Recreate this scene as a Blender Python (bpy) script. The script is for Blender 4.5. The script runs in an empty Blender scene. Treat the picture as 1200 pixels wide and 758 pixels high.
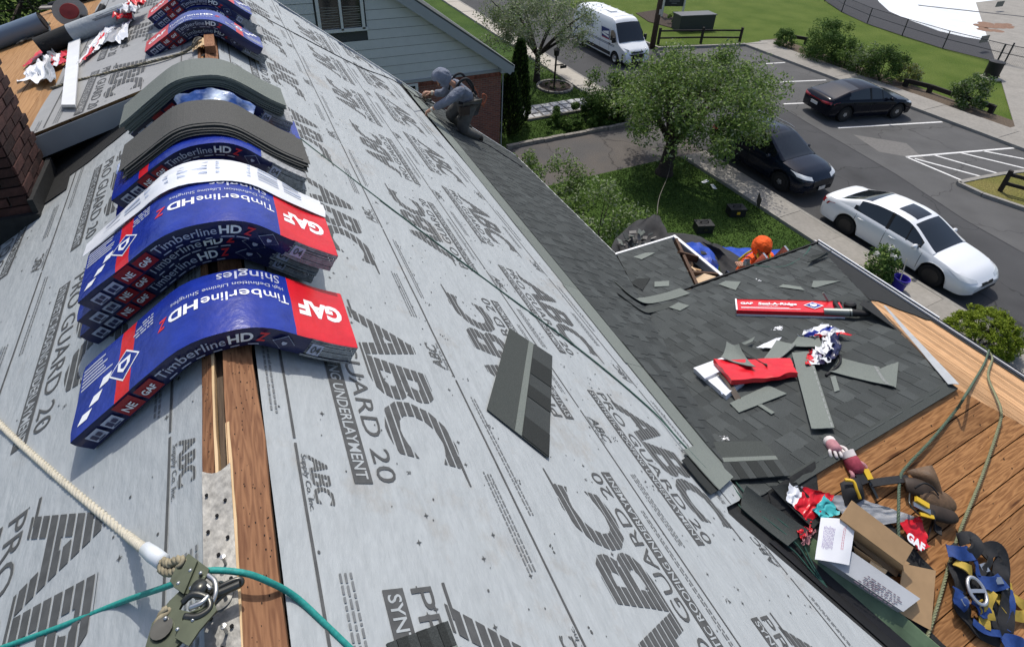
import bpy, bmesh, math, random
from math import sin, cos, tan, pi, radians, sqrt, atan2
from mathutils import Vector, Matrix, noise
random.seed(7)
SC = bpy.context.scene
COL = SC.collection
V = Vector

# ------------------------------------------------------------------ camera
CAM_F, CAM_CX, CAM_CY = 647.54, 606.9, 217.6      # pixels of the 1200 x 758 photograph
YAW, PITCH, ROLL = 0.48729, 0.54088, 0.04805
EYE = V((0.2478, 0.0, 1.5))
_f = V((sin(YAW) * cos(PITCH), cos(YAW) * cos(PITCH), -sin(PITCH)))
_r = V((cos(YAW), -sin(YAW), 0)); _u = _r.cross(_f)
CR = _r * cos(ROLL) + _u * sin(ROLL); CU = -_r * sin(ROLL) + _u * cos(ROLL)
cam = bpy.data.cameras.new('camera'); camo = bpy.data.objects.new('camera', cam); COL.objects.link(camo)
camo.matrix_world = Matrix(((CR.x, CU.x, -_f.x, EYE.x), (CR.y, CU.y, -_f.y, EYE.y), (CR.z, CU.z, -_f.z, EYE.z), (0, 0, 0, 1)))
cam.sensor_width = 36; cam.lens = CAM_F / 1200 * 36
cam.shift_x = (600 - CAM_CX) / 1200; cam.shift_y = -(379 - CAM_CY) / 1200
cam.clip_start = 0.05; cam.clip_end = 2000
SC.camera = camo
# ------------------------------------------------------------------ light
SUN_AZ, SUN_EL = radians(24), radians(60)          # azimuth from +Y towards +X
world = bpy.data.worlds.new('World'); SC.world = world; world.use_nodes = True
wn = world.node_tree.nodes; wl = world.node_tree.links
bg = wn['Background']; sky = wn.new('ShaderNodeTexSky'); sky.sky_type = 'NISHITA'; sky.sun_disc = False
sky.dust_density = 2.5; sky.air_density = 0.8; sky.ozone_density = 0.6; sky.sun_elevation = SUN_EL; sky.sun_rotation = SUN_AZ
wl.new(sky.outputs[0], bg.inputs[0]); bg.inputs[1].default_value = 0.15
sl = bpy.data.lights.new('sun', 'SUN'); sl.energy = 2.7; sl.angle = radians(0.6); sl.color = (1, 0.955, 0.89)
so = bpy.data.objects.new('sun', sl); COL.objects.link(so)
SUND = V((sin(SUN_AZ) * cos(SUN_EL), cos(SUN_AZ) * cos(SUN_EL), sin(SUN_EL)))
so.rotation_euler = SUND.to_track_quat('Z', 'Y').to_euler(); so.location = (0, 0, 30)
SC.view_settings.view_transform = 'Standard'; SC.view_settings.look = 'None'
SC.view_settings.exposure = 0.25; SC.view_settings.gamma = 1

# ------------------------------------------------------------------ survey: where a sight line meets a real plane
def ray(px, py):
    return CR * ((px - CAM_CX) / CAM_F) - CU * ((py - CAM_CY) / CAM_F) + _f
def hit(px, py, n, d):
    n = V(n); r = ray(px, py); return EYE + r * ((d - n.dot(EYE)) / n.dot(r))
G = -8.28                                              # street level
TP = 0.75; TL = 0.60; RP = math.atan(TP)              # main roof: right slope 9 in 12, left slope flatter
YR, ZR, WA = 0.993, -1.845, 0.39                       # wing ridge and its slope
DQ = 0.32                                              # dormer slope
def on_ground(px, py, z=G): return hit(px, py, (0, 0, 1), z)
def on_right(px, py, o=0): return hit(px, py, (TP, 0, 1), o * 1.25)
def on_left(px, py, o=0): return hit(px, py, (-TL, 0, 1), o * sqrt(1 + TL * TL))
def on_wing(px, py, o=0): return hit(px, py, (0, WA, 1), ZR + WA * YR + o)
def on_near(px, py, o=0): return hit(px, py, (0, -WA, 1), ZR - WA * YR + o)
def on_dorm(px, py, o=0): return hit(px, py, (-DQ, 0, 1), o)
def at_y(px, py, y): return hit(px, py, (0, 1, 0), y)
def at_x(px, py, x): return hit(px, py, (1, 0, 0), x)
BX0, BZ = 4.6, 0.48                                    # hip face of the wing
def on_hip(px, py, o=0): return hit(px, py, (BZ, 0, 1), ZR + 0.005 + BZ * BX0 + o)

# ------------------------------------------------------------------ materials
MATS = {}
def mat(name, col, rough=0.75, *, dirt=None, var=0.0, vscale=8.0, stretch=(1, 1, 1), bump=0.0, bscale=60.0, metal=0.0, rnd=0.0,
        spec=0.35, coat=0.0, trans=0.0, var2=0.0, v2scale=1.0, col2=None, coord='Object', detail=4, rot=None, bdist=0.01):
    m = bpy.data.materials.new(name); m.use_nodes = True; MATS[name] = m
    nt = m.node_tree; N = nt.nodes; L = nt.links; b = N['Principled BSDF']
    b.inputs['Roughness'].default_value = rough; b.inputs['Metallic'].default_value = metal
    b.inputs['Specular IOR Level'].default_value = spec
    if coat: b.inputs['Coat Weight'].default_value = coat; b.inputs['Coat Roughness'].default_value = 0.06
    tc = N.new('ShaderNodeTexCoord'); mp = N.new('ShaderNodeMapping'); mp.inputs['Scale'].default_value = stretch
    if rot: mp.inputs['Rotation'].default_value = rot
    L.new(tc.outputs[coord], mp.inputs[0])
    src = mp.outputs[0]
    c = N.new('ShaderNodeRGB'); c.outputs[0].default_value = (*col, 1); cur = c.outputs[0]
    def mul(cur, fac_out, lo, hi):
        mr = N.new('ShaderNodeMapRange'); mr.inputs[1].default_value = 0.25; mr.inputs[2].default_value = 0.75
        mr.inputs[3].default_value = lo; mr.inputs[4].default_value = hi; L.new(fac_out, mr.inputs[0])
        mx = N.new('ShaderNodeMix'); mx.data_type = 'RGBA'; mx.blend_type = 'MULTIPLY'; mx.inputs[0].default_value = 1
        L.new(cur, mx.inputs[6]); L.new(mr.outputs[0], mx.inputs[7]); return mx.outputs[2]
    def nz(scale, det):
        n = N.new('ShaderNodeTexNoise'); n.inputs['Scale'].default_value = scale; n.inputs['Detail'].default_value = det
        L.new(src, n.inputs['Vector']); return n
    if col2 is not None:
        n = nz(v2scale, 3); r = N.new('ShaderNodeMapRange'); r.inputs[1].default_value = 0.42; r.inputs[2].default_value = 0.6
        L.new(n.outputs[0], r.inputs[0]); mx = N.new('ShaderNodeMix'); mx.data_type = 'RGBA'
        L.new(r.outputs[0], mx.inputs[0]); L.new(cur, mx.inputs[6]); mx.inputs[7].default_value = (*col2, 1); cur = mx.outputs[2]
    if dirt:
        n = N.new('ShaderNodeTexNoise'); n.inputs['Scale'].default_value = dirt[1]; n.inputs['Detail'].default_value = 8; n.inputs['Roughness'].default_value = .72; L.new(tc.outputs[coord], n.inputs['Vector'])
        r = N.new('ShaderNodeMapRange'); r.inputs[1].default_value = 0.57; r.inputs[2].default_value = 0.76; r.inputs[4].default_value = .75; L.new(n.outputs[0], r.inputs[0])
        mx = N.new('ShaderNodeMix'); mx.data_type = 'RGBA'; L.new(r.outputs[0], mx.inputs[0]); L.new(cur, mx.inputs[6]); mx.inputs[7].default_value = (*dirt[0], 1); cur = mx.outputs[2]
    if var: cur = mul(cur, nz(vscale, detail).outputs[0], 1 - var, 1 + var)
    if var2: cur = mul(cur, nz(v2scale, 2).outputs[0], 1 - var2, 1 + var2)
    if rnd:
        oi = N.new('ShaderNodeObjectInfo'); mr = N.new('ShaderNodeMapRange')
        mr.inputs[3].default_value = 1 - rnd; mr.inputs[4].default_value = 1 + rnd; L.new(oi.outputs['Random'], mr.inputs[0])
        mx = N.new('ShaderNodeMix'); mx.data_type = 'RGBA'; mx.blend_type = 'MULTIPLY'; mx.inputs[0].default_value = 1
        L.new(cur, mx.inputs[6]); L.new(mr.outputs[0], mx.inputs[7]); cur = mx.outputs[2]
    L.new(cur, b.inputs['Base Color'])
    if bump:
        n = nz(bscale, 4); bp = N.new('ShaderNodeBump'); bp.inputs['Strength'].default_value = bump
        bp.inputs['Distance'].default_value = bdist; L.new(n.outputs[0], bp.inputs['Height']); L.new(bp.outputs[0], b.inputs['Normal'])
    if trans:
        t = N.new('ShaderNodeBsdfTranslucent'); L.new(cur, t.inputs[0]); ms = N.new('ShaderNodeMixShader'); ms.inputs[0].default_value = trans
        L.new(b.outputs[0], ms.inputs[1]); L.new(t.outputs[0], ms.inputs[2]); L.new(ms.outputs[0], N['Material Output'].inputs[0])
    return m

def wood(name, c1, c2, axis='X', scale=1.0, rough=0.7, knots=0.5, rnd=0.15):
    """grain along an object axis, moved about per object"""
    m = bpy.data.materials.new(name); m.use_nodes = True; MATS[name] = m
    N = m.node_tree.nodes; L = m.node_tree.links; b = N['Principled BSDF']; b.inputs['Roughness'].default_value = rough
    b.inputs['Specular IOR Level'].default_value = 0.2
    tc = N.new('ShaderNodeTexCoord'); oi = N.new('ShaderNodeObjectInfo')
    ad = N.new('ShaderNodeVectorMath'); ad.operation = 'MULTIPLY_ADD'; L.new(oi.outputs['Random'], ad.inputs[0]); ad.inputs[1].default_value = (17, 31, 23)
    L.new(tc.outputs['Object'], ad.inputs[2])
    mp = N.new('ShaderNodeMapping'); s = {'X': (0.9, 10, 10), 'Y': (10, 0.9, 10), 'Z': (10, 10, .9)}[axis]
    mp.inputs['Scale'].default_value = tuple(k * scale for k in s); L.new(ad.outputs[0], mp.inputs[0])
    n1 = N.new('ShaderNodeTexNoise'); n1.inputs['Scale'].default_value = 0.9; n1.inputs['Detail'].default_value = 2; L.new(mp.outputs[0], n1.inputs[0])
    ml = N.new('ShaderNodeMath'); ml.operation = 'MULTIPLY'; ml.inputs[1].default_value = 52; L.new(n1.outputs[0], ml.inputs[0])
    sn = N.new('ShaderNodeMath'); sn.operation = 'SINE'; L.new(ml.outputs[0], sn.inputs[0])
    n2 = N.new('ShaderNodeTexNoise'); n2.inputs['Scale'].default_value = 6; n2.inputs['Detail'].default_value = 5; L.new(mp.outputs[0], n2.inputs[0])
    mr = N.new('ShaderNodeMath'); mr.operation = 'MULTIPLY_ADD'; mr.inputs[1].default_value = 0.22; L.new(sn.outputs[0], mr.inputs[0]); L.new(n2.outputs[0], mr.inputs[2])
    mx = N.new('ShaderNodeMix'); mx.data_type = 'RGBA'; mx.inputs[6].default_value = (*c1, 1); mx.inputs[7].default_value = (*c2, 1); L.new(mr.outputs[0], mx.inputs[0])
    # knots
    vo = N.new('ShaderNodeTexVoronoi'); vo.inputs['Scale'].default_value = 0.7; L.new(mp.outputs[0], vo.inputs['Vector'])
    kr = N.new('ShaderNodeMapRange'); kr.inputs[1].default_value = 0.06; kr.inputs[2].default_value = 0.17; kr.inputs[3].default_value = knots; kr.inputs[4].default_value = 0
    L.new(vo.outputs[0], kr.inputs[0])
    mk = N.new('ShaderNodeMix'); mk.data_type = 'RGBA'; mk.inputs[7].default_value = (c1[0] * .35, c1[1] * .28, c1[2] * .25, 1); L.new(kr.outputs[0], mk.inputs[0]); L.new(mx.outputs[2], mk.inputs[6])
    rr = N.new('ShaderNodeMapRange'); rr.inputs[3].default_value = 1 - rnd; rr.inputs[4].default_value = 1 + rnd; L.new(oi.outputs['Random'], rr.inputs[0])
    mm = N.new('ShaderNodeMix'); mm.data_type = 'RGBA'; mm.blend_type = 'MULTIPLY'; mm.inputs[0].default_value = 1; L.new(mk.outputs[2], mm.inputs[6]); L.new(rr.outputs[0], mm.inputs[7])
    L.new(mm.outputs[2], b.inputs['Base Color'])
    bp = N.new('ShaderNodeBump'); bp.inputs['Strength'].default_value = 0.25; bp.inputs['Distance'].default_value = 0.004; L.new(mr.outputs[0], bp.inputs['Height']); L.new(bp.outputs[0], b.inputs['Normal'])
    return m

def lawn_mat(name, c1, c2):
    m = bpy.data.materials.new(name); m.use_nodes = True; MATS[name] = m
    N = m.node_tree.nodes; L = m.node_tree.links; b = N['Principled BSDF']; b.inputs['Roughness'].default_value = 0.9; b.inputs['Specular IOR Level'].default_value = 0.1
    tc = N.new('ShaderNodeTexCoord')
    def nz(s, d):
        n = N.new('ShaderNodeTexNoise'); n.inputs['Scale'].default_value = s; n.inputs['Detail'].default_value = d; L.new(tc.outputs['Object'], n.inputs[0]); return n
    a = nz(0.55, 5); c = nz(18, 4)
    mx = N.new('ShaderNodeMix'); mx.data_type = 'RGBA'; mx.inputs[6].default_value = (*c1, 1); mx.inputs[7].default_value = (*c2, 1)
    r = N.new('ShaderNodeMapRange'); r.inputs[1].default_value = .35; r.inputs[2].default_value = .65; L.new(a.outputs[0], r.inputs[0]); L.new(r.outputs[0], mx.inputs[0])
    r2 = N.new('ShaderNodeMapRange'); r2.inputs[1].default_value = .3; r2.inputs[2].default_value = .7; r2.inputs[3].default_value = .6; r2.inputs[4].default_value = 1.4; L.new(c.outputs[0], r2.inputs[0])
    mm = N.new('ShaderNodeMix'); mm.data_type = 'RGBA'; mm.blend_type = 'MULTIPLY'; mm.inputs[0].default_value = 1; L.new(mx.outputs[2], mm.inputs[6]); L.new(r2.outputs[0], mm.inputs[7])
    L.new(mm.outputs[2], b.inputs['Base Color'])
    bp = N.new('ShaderNodeBump'); bp.inputs['Strength'].default_value = .8; bp.inputs['Distance'].default_value = .05; L.new(c.outputs[0], bp.inputs['Height']); L.new(bp.outputs[0], b.inputs['Normal'])
    return m

def crack_mat(name):
    m = MATS[name]; N = m.node_tree.nodes; L = m.node_tree.links; b = N['Principled BSDF']; src = b.inputs['Base Color'].links[0].from_socket
    tc = N.new('ShaderNodeTexCoord'); n = N.new('ShaderNodeTexNoise'); n.inputs['Scale'].default_value = 1.3; n.inputs['Detail'].default_value = 5; L.new(tc.outputs['Object'], n.inputs[0])
    ad = N.new('ShaderNodeVectorMath'); ad.operation = 'MULTIPLY_ADD'; L.new(n.outputs['Color'], ad.inputs[0]); ad.inputs[1].default_value = (1.1, 1.1, 0); L.new(tc.outputs['Object'], ad.inputs[2])
    v = N.new('ShaderNodeTexVoronoi'); v.feature = 'DISTANCE_TO_EDGE'; v.inputs['Scale'].default_value = .27; L.new(ad.outputs[0], v.inputs['Vector'])
    r = N.new('ShaderNodeMapRange'); r.inputs[1].default_value = 0.002; r.inputs[2].default_value = 0.007; r.inputs[3].default_value = .55; r.inputs[4].default_value = 1; L.new(v.outputs[0], r.inputs[0])
    st = N.new('ShaderNodeTexNoise'); st.inputs['Scale'].default_value = .45; st.inputs['Detail'].default_value = 6; L.new(tc.outputs['Object'], st.inputs[0])
    r2 = N.new('ShaderNodeMapRange'); r2.inputs[1].default_value = .58; r2.inputs[2].default_value = .72; r2.inputs[3].default_value = 1; r2.inputs[4].default_value = .72; L.new(st.outputs[0], r2.inputs[0])
    mm = N.new('ShaderNodeMath'); mm.operation = 'MULTIPLY'; L.new(r.outputs[0], mm.inputs[0]); L.new(r2.outputs[0], mm.inputs[1])
    mx = N.new('ShaderNodeMix'); mx.data_type = 'RGBA'; mx.blend_type = 'MULTIPLY'; mx.inputs[0].default_value = 1; L.new(src, mx.inputs[6]); L.new(mm.outputs[0], mx.inputs[7]); L.new(mx.outputs[2], b.inputs['Base Color'])
def brick_mat(name, c1, c2, mortar, scale):
    m = bpy.data.materials.new(name); m.use_nodes = True; MATS[name] = m
    N = m.node_tree.nodes; L = m.node_tree.links; b = N['Principled BSDF']; b.inputs['Roughness'].default_value = 0.85
    tc = N.new('ShaderNodeTexCoord'); mp = N.new('ShaderNodeMapping'); mp.inputs['Rotation'].default_value = (pi / 2, 0, 0); L.new(tc.outputs['Object'], mp.inputs[0])
    t = N.new('ShaderNodeTexBrick'); L.new(mp.outputs[0], t.inputs[0]); t.inputs['Color1'].default_value = (*c1, 1); t.inputs['Color2'].default_value = (*c2, 1); t.inputs['Mortar'].default_value = (*mortar, 1)
    t.inputs['Scale'].default_value = 1; t.inputs['Brick Width'].default_value = 0.21; t.inputs['Row Height'].default_value = 0.075; t.inputs['Mortar Size'].default_value = 0.008
    L.new(t.outputs[0], b.inputs['Base Color'])
    bp = N.new('ShaderNodeBump'); bp.inputs['Strength'].default_value = .6; bp.inputs['Distance'].default_value = .01; bp.invert = True; L.new(t.outputs[1], bp.inputs['Height']); L.new(bp.outputs[0], b.inputs['Normal'])
    return m

# roof stuff
mat('underlay', (0.345, 0.372, 0.380), rough=0.66, var=0.05, vscale=5, bump=0.30, bscale=9, stretch=(2.2, 0.9, 2.2), var2=0.05, v2scale=26, spec=0.3, bdist=0.03, col2=None, dirt=((.26,.23,.19), 1.6))
mat('underlay_grey', (0.30, 0.305, 0.30), rough=0.7, var=0.06, vscale=6, bump=0.3, bscale=14)
mat('ink', (0.075, 0.078, 0.078), rough=0.7, var=0.22, vscale=30)
mat('ink_soft', (0.15, 0.16, 0.165), rough=0.7, var=0.2, vscale=40)
mat('stain', (0.25, 0.22, 0.19), rough=0.8, var=0.3, vscale=40)
for i, k in enumerate((0.046, 0.054, 0.063)):
    mat('shingle%d' % i, (k * 1.00, k * 1.12, k * 1.10), rough=0.92, var=0.35, vscale=240, bump=0.5, bscale=330, rnd=0.10, spec=0.25, bdist=0.004, var2=.12, v2scale=5)
mat('granule', (0.165, 0.185, 0.168), rough=0.93, var=0.3, vscale=260, bump=0.5, bscale=330, spec=0.2, bdist=0.004, rnd=.1)
mat('granule_brown', (0.088, 0.088, 0.082), rough=0.93, var=0.3, vscale=200, bump=0.6, bscale=260, spec=0.2, bdist=0.004)
mat('granule_dark', (0.026, 0.029, 0.028), rough=0.93, var=0.35, vscale=240, bump=0.5, bscale=330, spec=0.25, bdist=0.004)
mat('granule_mid', (0.055, 0.062, 0.058), rough=0.93, var=0.35, vscale=240, bump=0.5, bscale=330, spec=0.25, bdist=0.004)
mat('sealant', (0.22, 0.23, 0.225), rough=0.5, var=.3, vscale=60)
mat('felt', (0.018, 0.019, 0.019), rough=0.85, var=0.25, vscale=30, bump=.3, bscale=90)
wood('deck_wood', (0.165, 0.068, 0.023), (0.43, 0.215, 0.084), 'X', 2.1, knots=.9, rnd=.22)
wood('light_wood', (0.34, 0.175, 0.075), (0.62, 0.385, 0.205), 'Y', 2.6, knots=.35, rnd=.26)
wood('dorm_wood', (0.30, 0.155, 0.06), (0.44, 0.25, 0.11), 'X', 1.0, knots=.3, rnd=.12)
wood('ridge_wood', (0.13, 0.054, 0.026), (0.31, 0.155, 0.076), 'Y', 2.8, knots=.7)
wood('ridge_old', (0.055, 0.04, 0.03), (0.13, 0.095, 0.065), 'Y', 2.0)
wood('pine', (0.52, 0.36, 0.19), (0.66, 0.49, 0.29), 'Y', 1.4, knots=.1)
wood('ply', (0.55, 0.40, 0.25), (0.66, 0.51, 0.34), 'X', .6, knots=0)
wood('dark_timber', (0.05, 0.03, 0.02), (0.11, 0.065, 0.04), 'X', 1)
wood('fence_wood', (0.016, 0.014, 0.012), (0.04, 0.033, 0.028), 'X', 1)
wood('pole_wood', (0.045, 0.033, 0.025), (0.085, 0.062, 0.046), 'Z', 1)
mat('bark', (0.045, 0.035, 0.028), rough=.95, var=.4, vscale=14, stretch=(3, 3, 1), bump=.9, bscale=20, bdist=.03)
mat('galv', (0.25, 0.245, 0.225), rough=0.5, metal=0.35, var=0.35, vscale=60, bump=.15, bscale=50)
mat('flash_white', (0.36, 0.38, 0.39), rough=0.45, var=.12, vscale=12)
mat('drip', (0.75, 0.76, 0.75), rough=0.4, var=.05)
mat('gutter_green', (0.10, 0.15, 0.085), rough=0.5, var=.3, vscale=9)
mat('black_gloss', (0.010, 0.010, 0.011), rough=0.35)
mat('black', (0.012, 0.012, 0.013), rough=0.6)
mat('void', (0.006, 0.006, 0.006), rough=0.9)
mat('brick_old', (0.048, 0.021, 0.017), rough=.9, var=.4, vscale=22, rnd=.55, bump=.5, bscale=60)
mat('fascia_grey', (0.34, 0.36, 0.37), rough=.55, var=.06)
# wrappers
mat('wrap_blue', (0.010, 0.028, 0.25), rough=0.27, var=0.22, vscale=14, bump=.22, bscale=34, spec=.38, bdist=.012)
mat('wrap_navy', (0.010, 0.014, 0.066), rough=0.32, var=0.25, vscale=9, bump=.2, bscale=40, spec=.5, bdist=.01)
mat('wrap_red', (0.58, 0.012, 0.022), rough=0.30, var=0.12, vscale=14, bump=.2, bscale=34, spec=.38, bdist=.01)
mat('wrap_red_dark', (0.27, 0.010, 0.018), rough=0.38, var=0.1, vscale=9)
mat('wrap_white', (0.68, 0.70, 0.73), rough=0.4, var=0.05, vscale=9, bump=.3, bscale=18, spec=.5, bdist=.01)
mat('wrap_silver', (0.34, 0.35, 0.36), rough=0.34, metal=.25, var=0.25, vscale=14, bump=.5, bscale=18)
mat('wrap_teal', (0.06, 0.42, 0.45), rough=0.4)
mat('wrap_torn', (0.04, 0.10, 0.32), rough=0.3, var=.5, vscale=10, bump=.8, bscale=14, col2=(0.55, 0.62, 0.70), v2scale=6, bdist=.02)
mat('print_white', (0.80, 0.81, 0.82), rough=0.4)
mat('print_soft', (0.42, 0.45, 0.56), rough=0.4)
mat('print_red', (0.62, 0.03, 0.04), rough=0.4)
mat('end_grey', (0.30, 0.31, 0.315), rough=0.9, var=.35, vscale=50, bump=.6, bscale=80)
mat('paper', (0.74, 0.75, 0.77), rough=.7)
mat('print_violet', (0.30, 0.25, 0.42), rough=.6); mat('print_pinkred', (0.55, 0.18, 0.24), rough=.6)
mat('card', (0.42, 0.27, 0.14), rough=.8, var=.08, vscale=14); mat('card_in', (0.36, 0.24, 0.13), rough=.8, var=.1)
mat('silver_box', (0.40, 0.42, 0.44), rough=.55, var=.06)
mat('cardprint', (0.13, 0.10, 0.13), rough=.7)
# ropes and gear
mat('rope_white', (0.50, 0.47, 0.38), rough=.85, var=.18, vscale=90)
mat('rope_dark', (0.11, 0.10, 0.08), rough=.9)
mat('rope_tan', (0.27, 0.235, 0.155), rough=.9, var=.35, vscale=70)
mat('rope_teal', (0.020, 0.25, 0.22), rough=.6, var=.25, vscale=120)
mat('rope_green', (0.025, 0.075, 0.058), rough=.7, var=.2, vscale=60)
mat('rope_olive', (0.20, 0.21, 0.12), rough=.8, var=.3, vscale=90); mat('rope_grgreen', (0.085, 0.125, 0.085), rough=.8, var=.3, vscale=90)
mat('cable', (0.02, 0.021, 0.023), rough=.6)
mat('tape', (0.62, 0.66, 0.68), rough=.4, var=.1)
mat('grab_green', (0.072, 0.084, 0.056), rough=.38, metal=.55, var=.2, vscale=30)
mat('steel_dark', (0.09, 0.09, 0.08), rough=.33, metal=.85, var=.2, vscale=25); mat('steel', (0.50, 0.50, 0.48), rough=.3, metal=.9)
mat('strap_blue', (0.012, 0.042, 0.17), rough=.7, var=.2, vscale=60); mat('strap_yellow', (0.40, 0.28, 0.045), rough=.7, var=.15, vscale=50)
mat('strap_black', (0.014, 0.015, 0.017), rough=.75, var=.3, vscale=40)
mat('leather', (0.115, 0.070, 0.038), rough=.6, var=.3, vscale=20, bump=.4, bscale=40); mat('leather_dark', (0.04, 0.028, 0.02), rough=.6, var=.3, vscale=20)
mat('glove_pink', (0.42, 0.20, 0.22), rough=.85, var=.3, vscale=30); mat('glove_white', (0.62, 0.57, 0.55), rough=.85); mat('glove_red', (0.30, 0.045, 0.07), rough=.8, var=.3, vscale=40)
mat('tool_yellow', (0.65, 0.42, 0.03), rough=.45)
mat('tarp_blue', (0.012, 0.055, 0.36), rough=.42, var=.2, vscale=5, bump=.5, bscale=5, bdist=.05)
mat('net_grey', (0.030, 0.030, 0.030), rough=.85, var=.25, vscale=5, bump=.4, bscale=6, bdist=.05)
mat('debris', (0.14, 0.135, 0.125), rough=.9, rnd=0, var=.5, vscale=5)
# ground
mat('asphalt', (0.058, 0.059, 0.060), rough=.95, var=.16, vscale=60, var2=.18, v2scale=.6, bump=.3, bscale=200)
mat('asphalt_old', (0.092, 0.092, 0.090), rough=.95, var=.18, vscale=50, var2=.14, v2scale=.9, bump=.3, bscale=200)
mat('asphalt_drive', (0.088, 0.085, 0.082), rough=.95, var=.30, vscale=26, var2=.16, v2scale=.5, col2=(0.098, 0.088, 0.078), bump=.3, bscale=140)
crack_mat('asphalt_old'); crack_mat('asphalt_drive'); crack_mat('asphalt')
mat('asphalt_court', (0.055, 0.056, 0.06), rough=.95, var=.1, vscale=20)
mat('concrete', (0.27, 0.255, 0.225), rough=.9, var=.12, vscale=9, var2=.10, v2scale=1.2, bump=.2, bscale=90, rnd=.07)
mat('concrete_light', (0.40, 0.37, 0.315), rough=.9, var=.10, vscale=9, bump=.2, bscale=90, rnd=.06)
mat('concrete_dark', (0.16, 0.155, 0.145), rough=.9, var=.15, vscale=9, rnd=.08)
mat('kerb', (0.25, 0.24, 0.215), rough=.9, var=.16, vscale=7)
mat('paint_line', (0.62, 0.62, 0.60), rough=.8, var=.18, vscale=14)
mat('pad_white', (0.74, 0.77, 0.78), rough=.8, var=.05, vscale=3, col2=(0.62, 0.66, 0.68), v2scale=.5)
mat('soil', (0.10, 0.075, 0.052), rough=.95, var=.35, vscale=16, bump=.6, bscale=30)
mat('mulch', (0.05, 0.036, 0.026), rough=.95, var=.4, vscale=20, bump=.8, bscale=26, bdist=.04)
mat('pave_white', (0.46, 0.46, 0.45), rough=.85, var=.3, vscale=4)
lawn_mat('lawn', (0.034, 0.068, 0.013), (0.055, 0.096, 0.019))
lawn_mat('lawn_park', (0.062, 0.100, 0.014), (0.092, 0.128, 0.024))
mat('blade', (0.044, 0.084, 0.015), rough=.7, trans=.3)
# plants
for nm, c in dict(leaf_a=(0.135, 0.215, 0.046), leaf_b=(0.22, 0.31, 0.085), leaf_c=(0.078, 0.135, 0.030), leaf_silver=(0.24, 0.28, 0.17), leaf_silver2=(0.34, 0.36, 0.26),
                  leaf_box=(0.20, 0.26, 0.025), leaf_box2=(0.13, 0.18, 0.018), leaf_dark=(0.016, 0.031, 0.012), leaf_dark2=(0.026, 0.046, 0.016), leaf_yellow=(0.22, 0.22, 0.06),
                  leaf_bush=(0.048, 0.098, 0.022), leaf_bush2=(0.080, 0.140, 0.034), petal=(0.72, 0.72, 0.70), leaf_jun=(0.075, 0.13, 0.026), leaf_jun2=(0.05, 0.092, 0.02)).items():
    mat(nm, c, rough=.6, trans=.30, spec=.12)
# houses, vehicles
brick_mat('brick_wall', (0.235, 0.080, 0.052), (0.145, 0.052, 0.040), (0.20, 0.155, 0.13), 1)
mat('brick', (0.18, 0.062, 0.042), rough=.88, var=.3, vscale=22, rnd=.30, bump=.5, bscale=60); mat('mortar', (0.06, 0.054, 0.05), rough=.95, var=.3, vscale=30)
mat('siding', (0.50, 0.515, 0.51), rough=.6, var=.04, vscale=4, rnd=.03); mat('trim', (0.30, 0.315, 0.325), rough=.5); mat('trim_white', (0.55, 0.56, 0.55), rough=.5)
mat('glass_dark', (0.012, 0.014, 0.016), rough=.06, spec=.6); mat('blind', (0.20, 0.19, 0.17), rough=.6)
mat('car_glass', (0.010, 0.013, 0.015), rough=.04, spec=.7)
mat('car_white', (0.76, 0.78, 0.79), rough=.28, coat=.8, spec=.5); mat('car_navy', (0.005, 0.009, 0.019), rough=.2, coat=.22, spec=.22); mat('car_black', (0.003, 0.005, 0.011), rough=.16, coat=.1, spec=.16)
mat('van_white', (0.75, 0.77, 0.78), rough=.35, coat=.4); mat('van_grey', (0.27, 0.28, 0.29), rough=.5)
mat('tyre', (0.013, 0.013, 0.013), rough=.85); mat('rim', (0.42, 0.43, 0.44), rough=.3, metal=.8); mat('rim_dark', (0.02, 0.02, 0.021), rough=.4)
mat('lamp_glass', (0.62, 0.65, 0.66), rough=.12, spec=.7); mat('tail_red', (0.28, 0.008, 0.012), rough=.15, spec=.7); mat('plate', (0.55, 0.55, 0.52), rough=.5)
mat('postal_blue', (0.012, 0.03, 0.165), rough=.4); mat('postal_red', (0.45, 0.02, 0.03), rough=.4)
mat('sign_dark', (0.03, 0.032, 0.03), rough=.5); mat('bronze', (0.13, 0.14, 0.12), rough=.5); mat('cabinet', (0.04, 0.044, 0.043), rough=.5)
mat('bucket', (0.045, 0.028, 0.31), rough=.4); mat('toolbox', (0.016, 0.017, 0.018), rough=.5); mat('pale_stick', (0.50, 0.46, 0.38), rough=.7)
mat('chain', (0.045, 0.047, 0.05), rough=.5, metal=.6); mat('stonework', (0.22, 0.205, 0.18), rough=.9, var=.3, vscale=8)
# people
mat('skin', (0.42, 0.23, 0.15), rough=.55); mat('hoodie_grey', (0.15, 0.17, 0.215), rough=.9, var=.28, vscale=9, bump=.9, bscale=11, bdist=.05)
mat('trousers', (0.095, 0.092, 0.085), rough=.9, var=.2, vscale=12, bump=.4, bscale=18, bdist=.02); mat('boot', (0.02, 0.018, 0.016), rough=.6)
mat('orange', (0.80, 0.105, 0.012), rough=.8, var=.18, vscale=9, bump=.9, bscale=11, bdist=.05); mat('hivis', (0.70, 0.62, 0.06), rough=.6); mat('jeans', (0.03, 0.045, 0.08), rough=.9)
mat('alu', (0.55, 0.56, 0.56), rough=.35, metal=.8)

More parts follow.
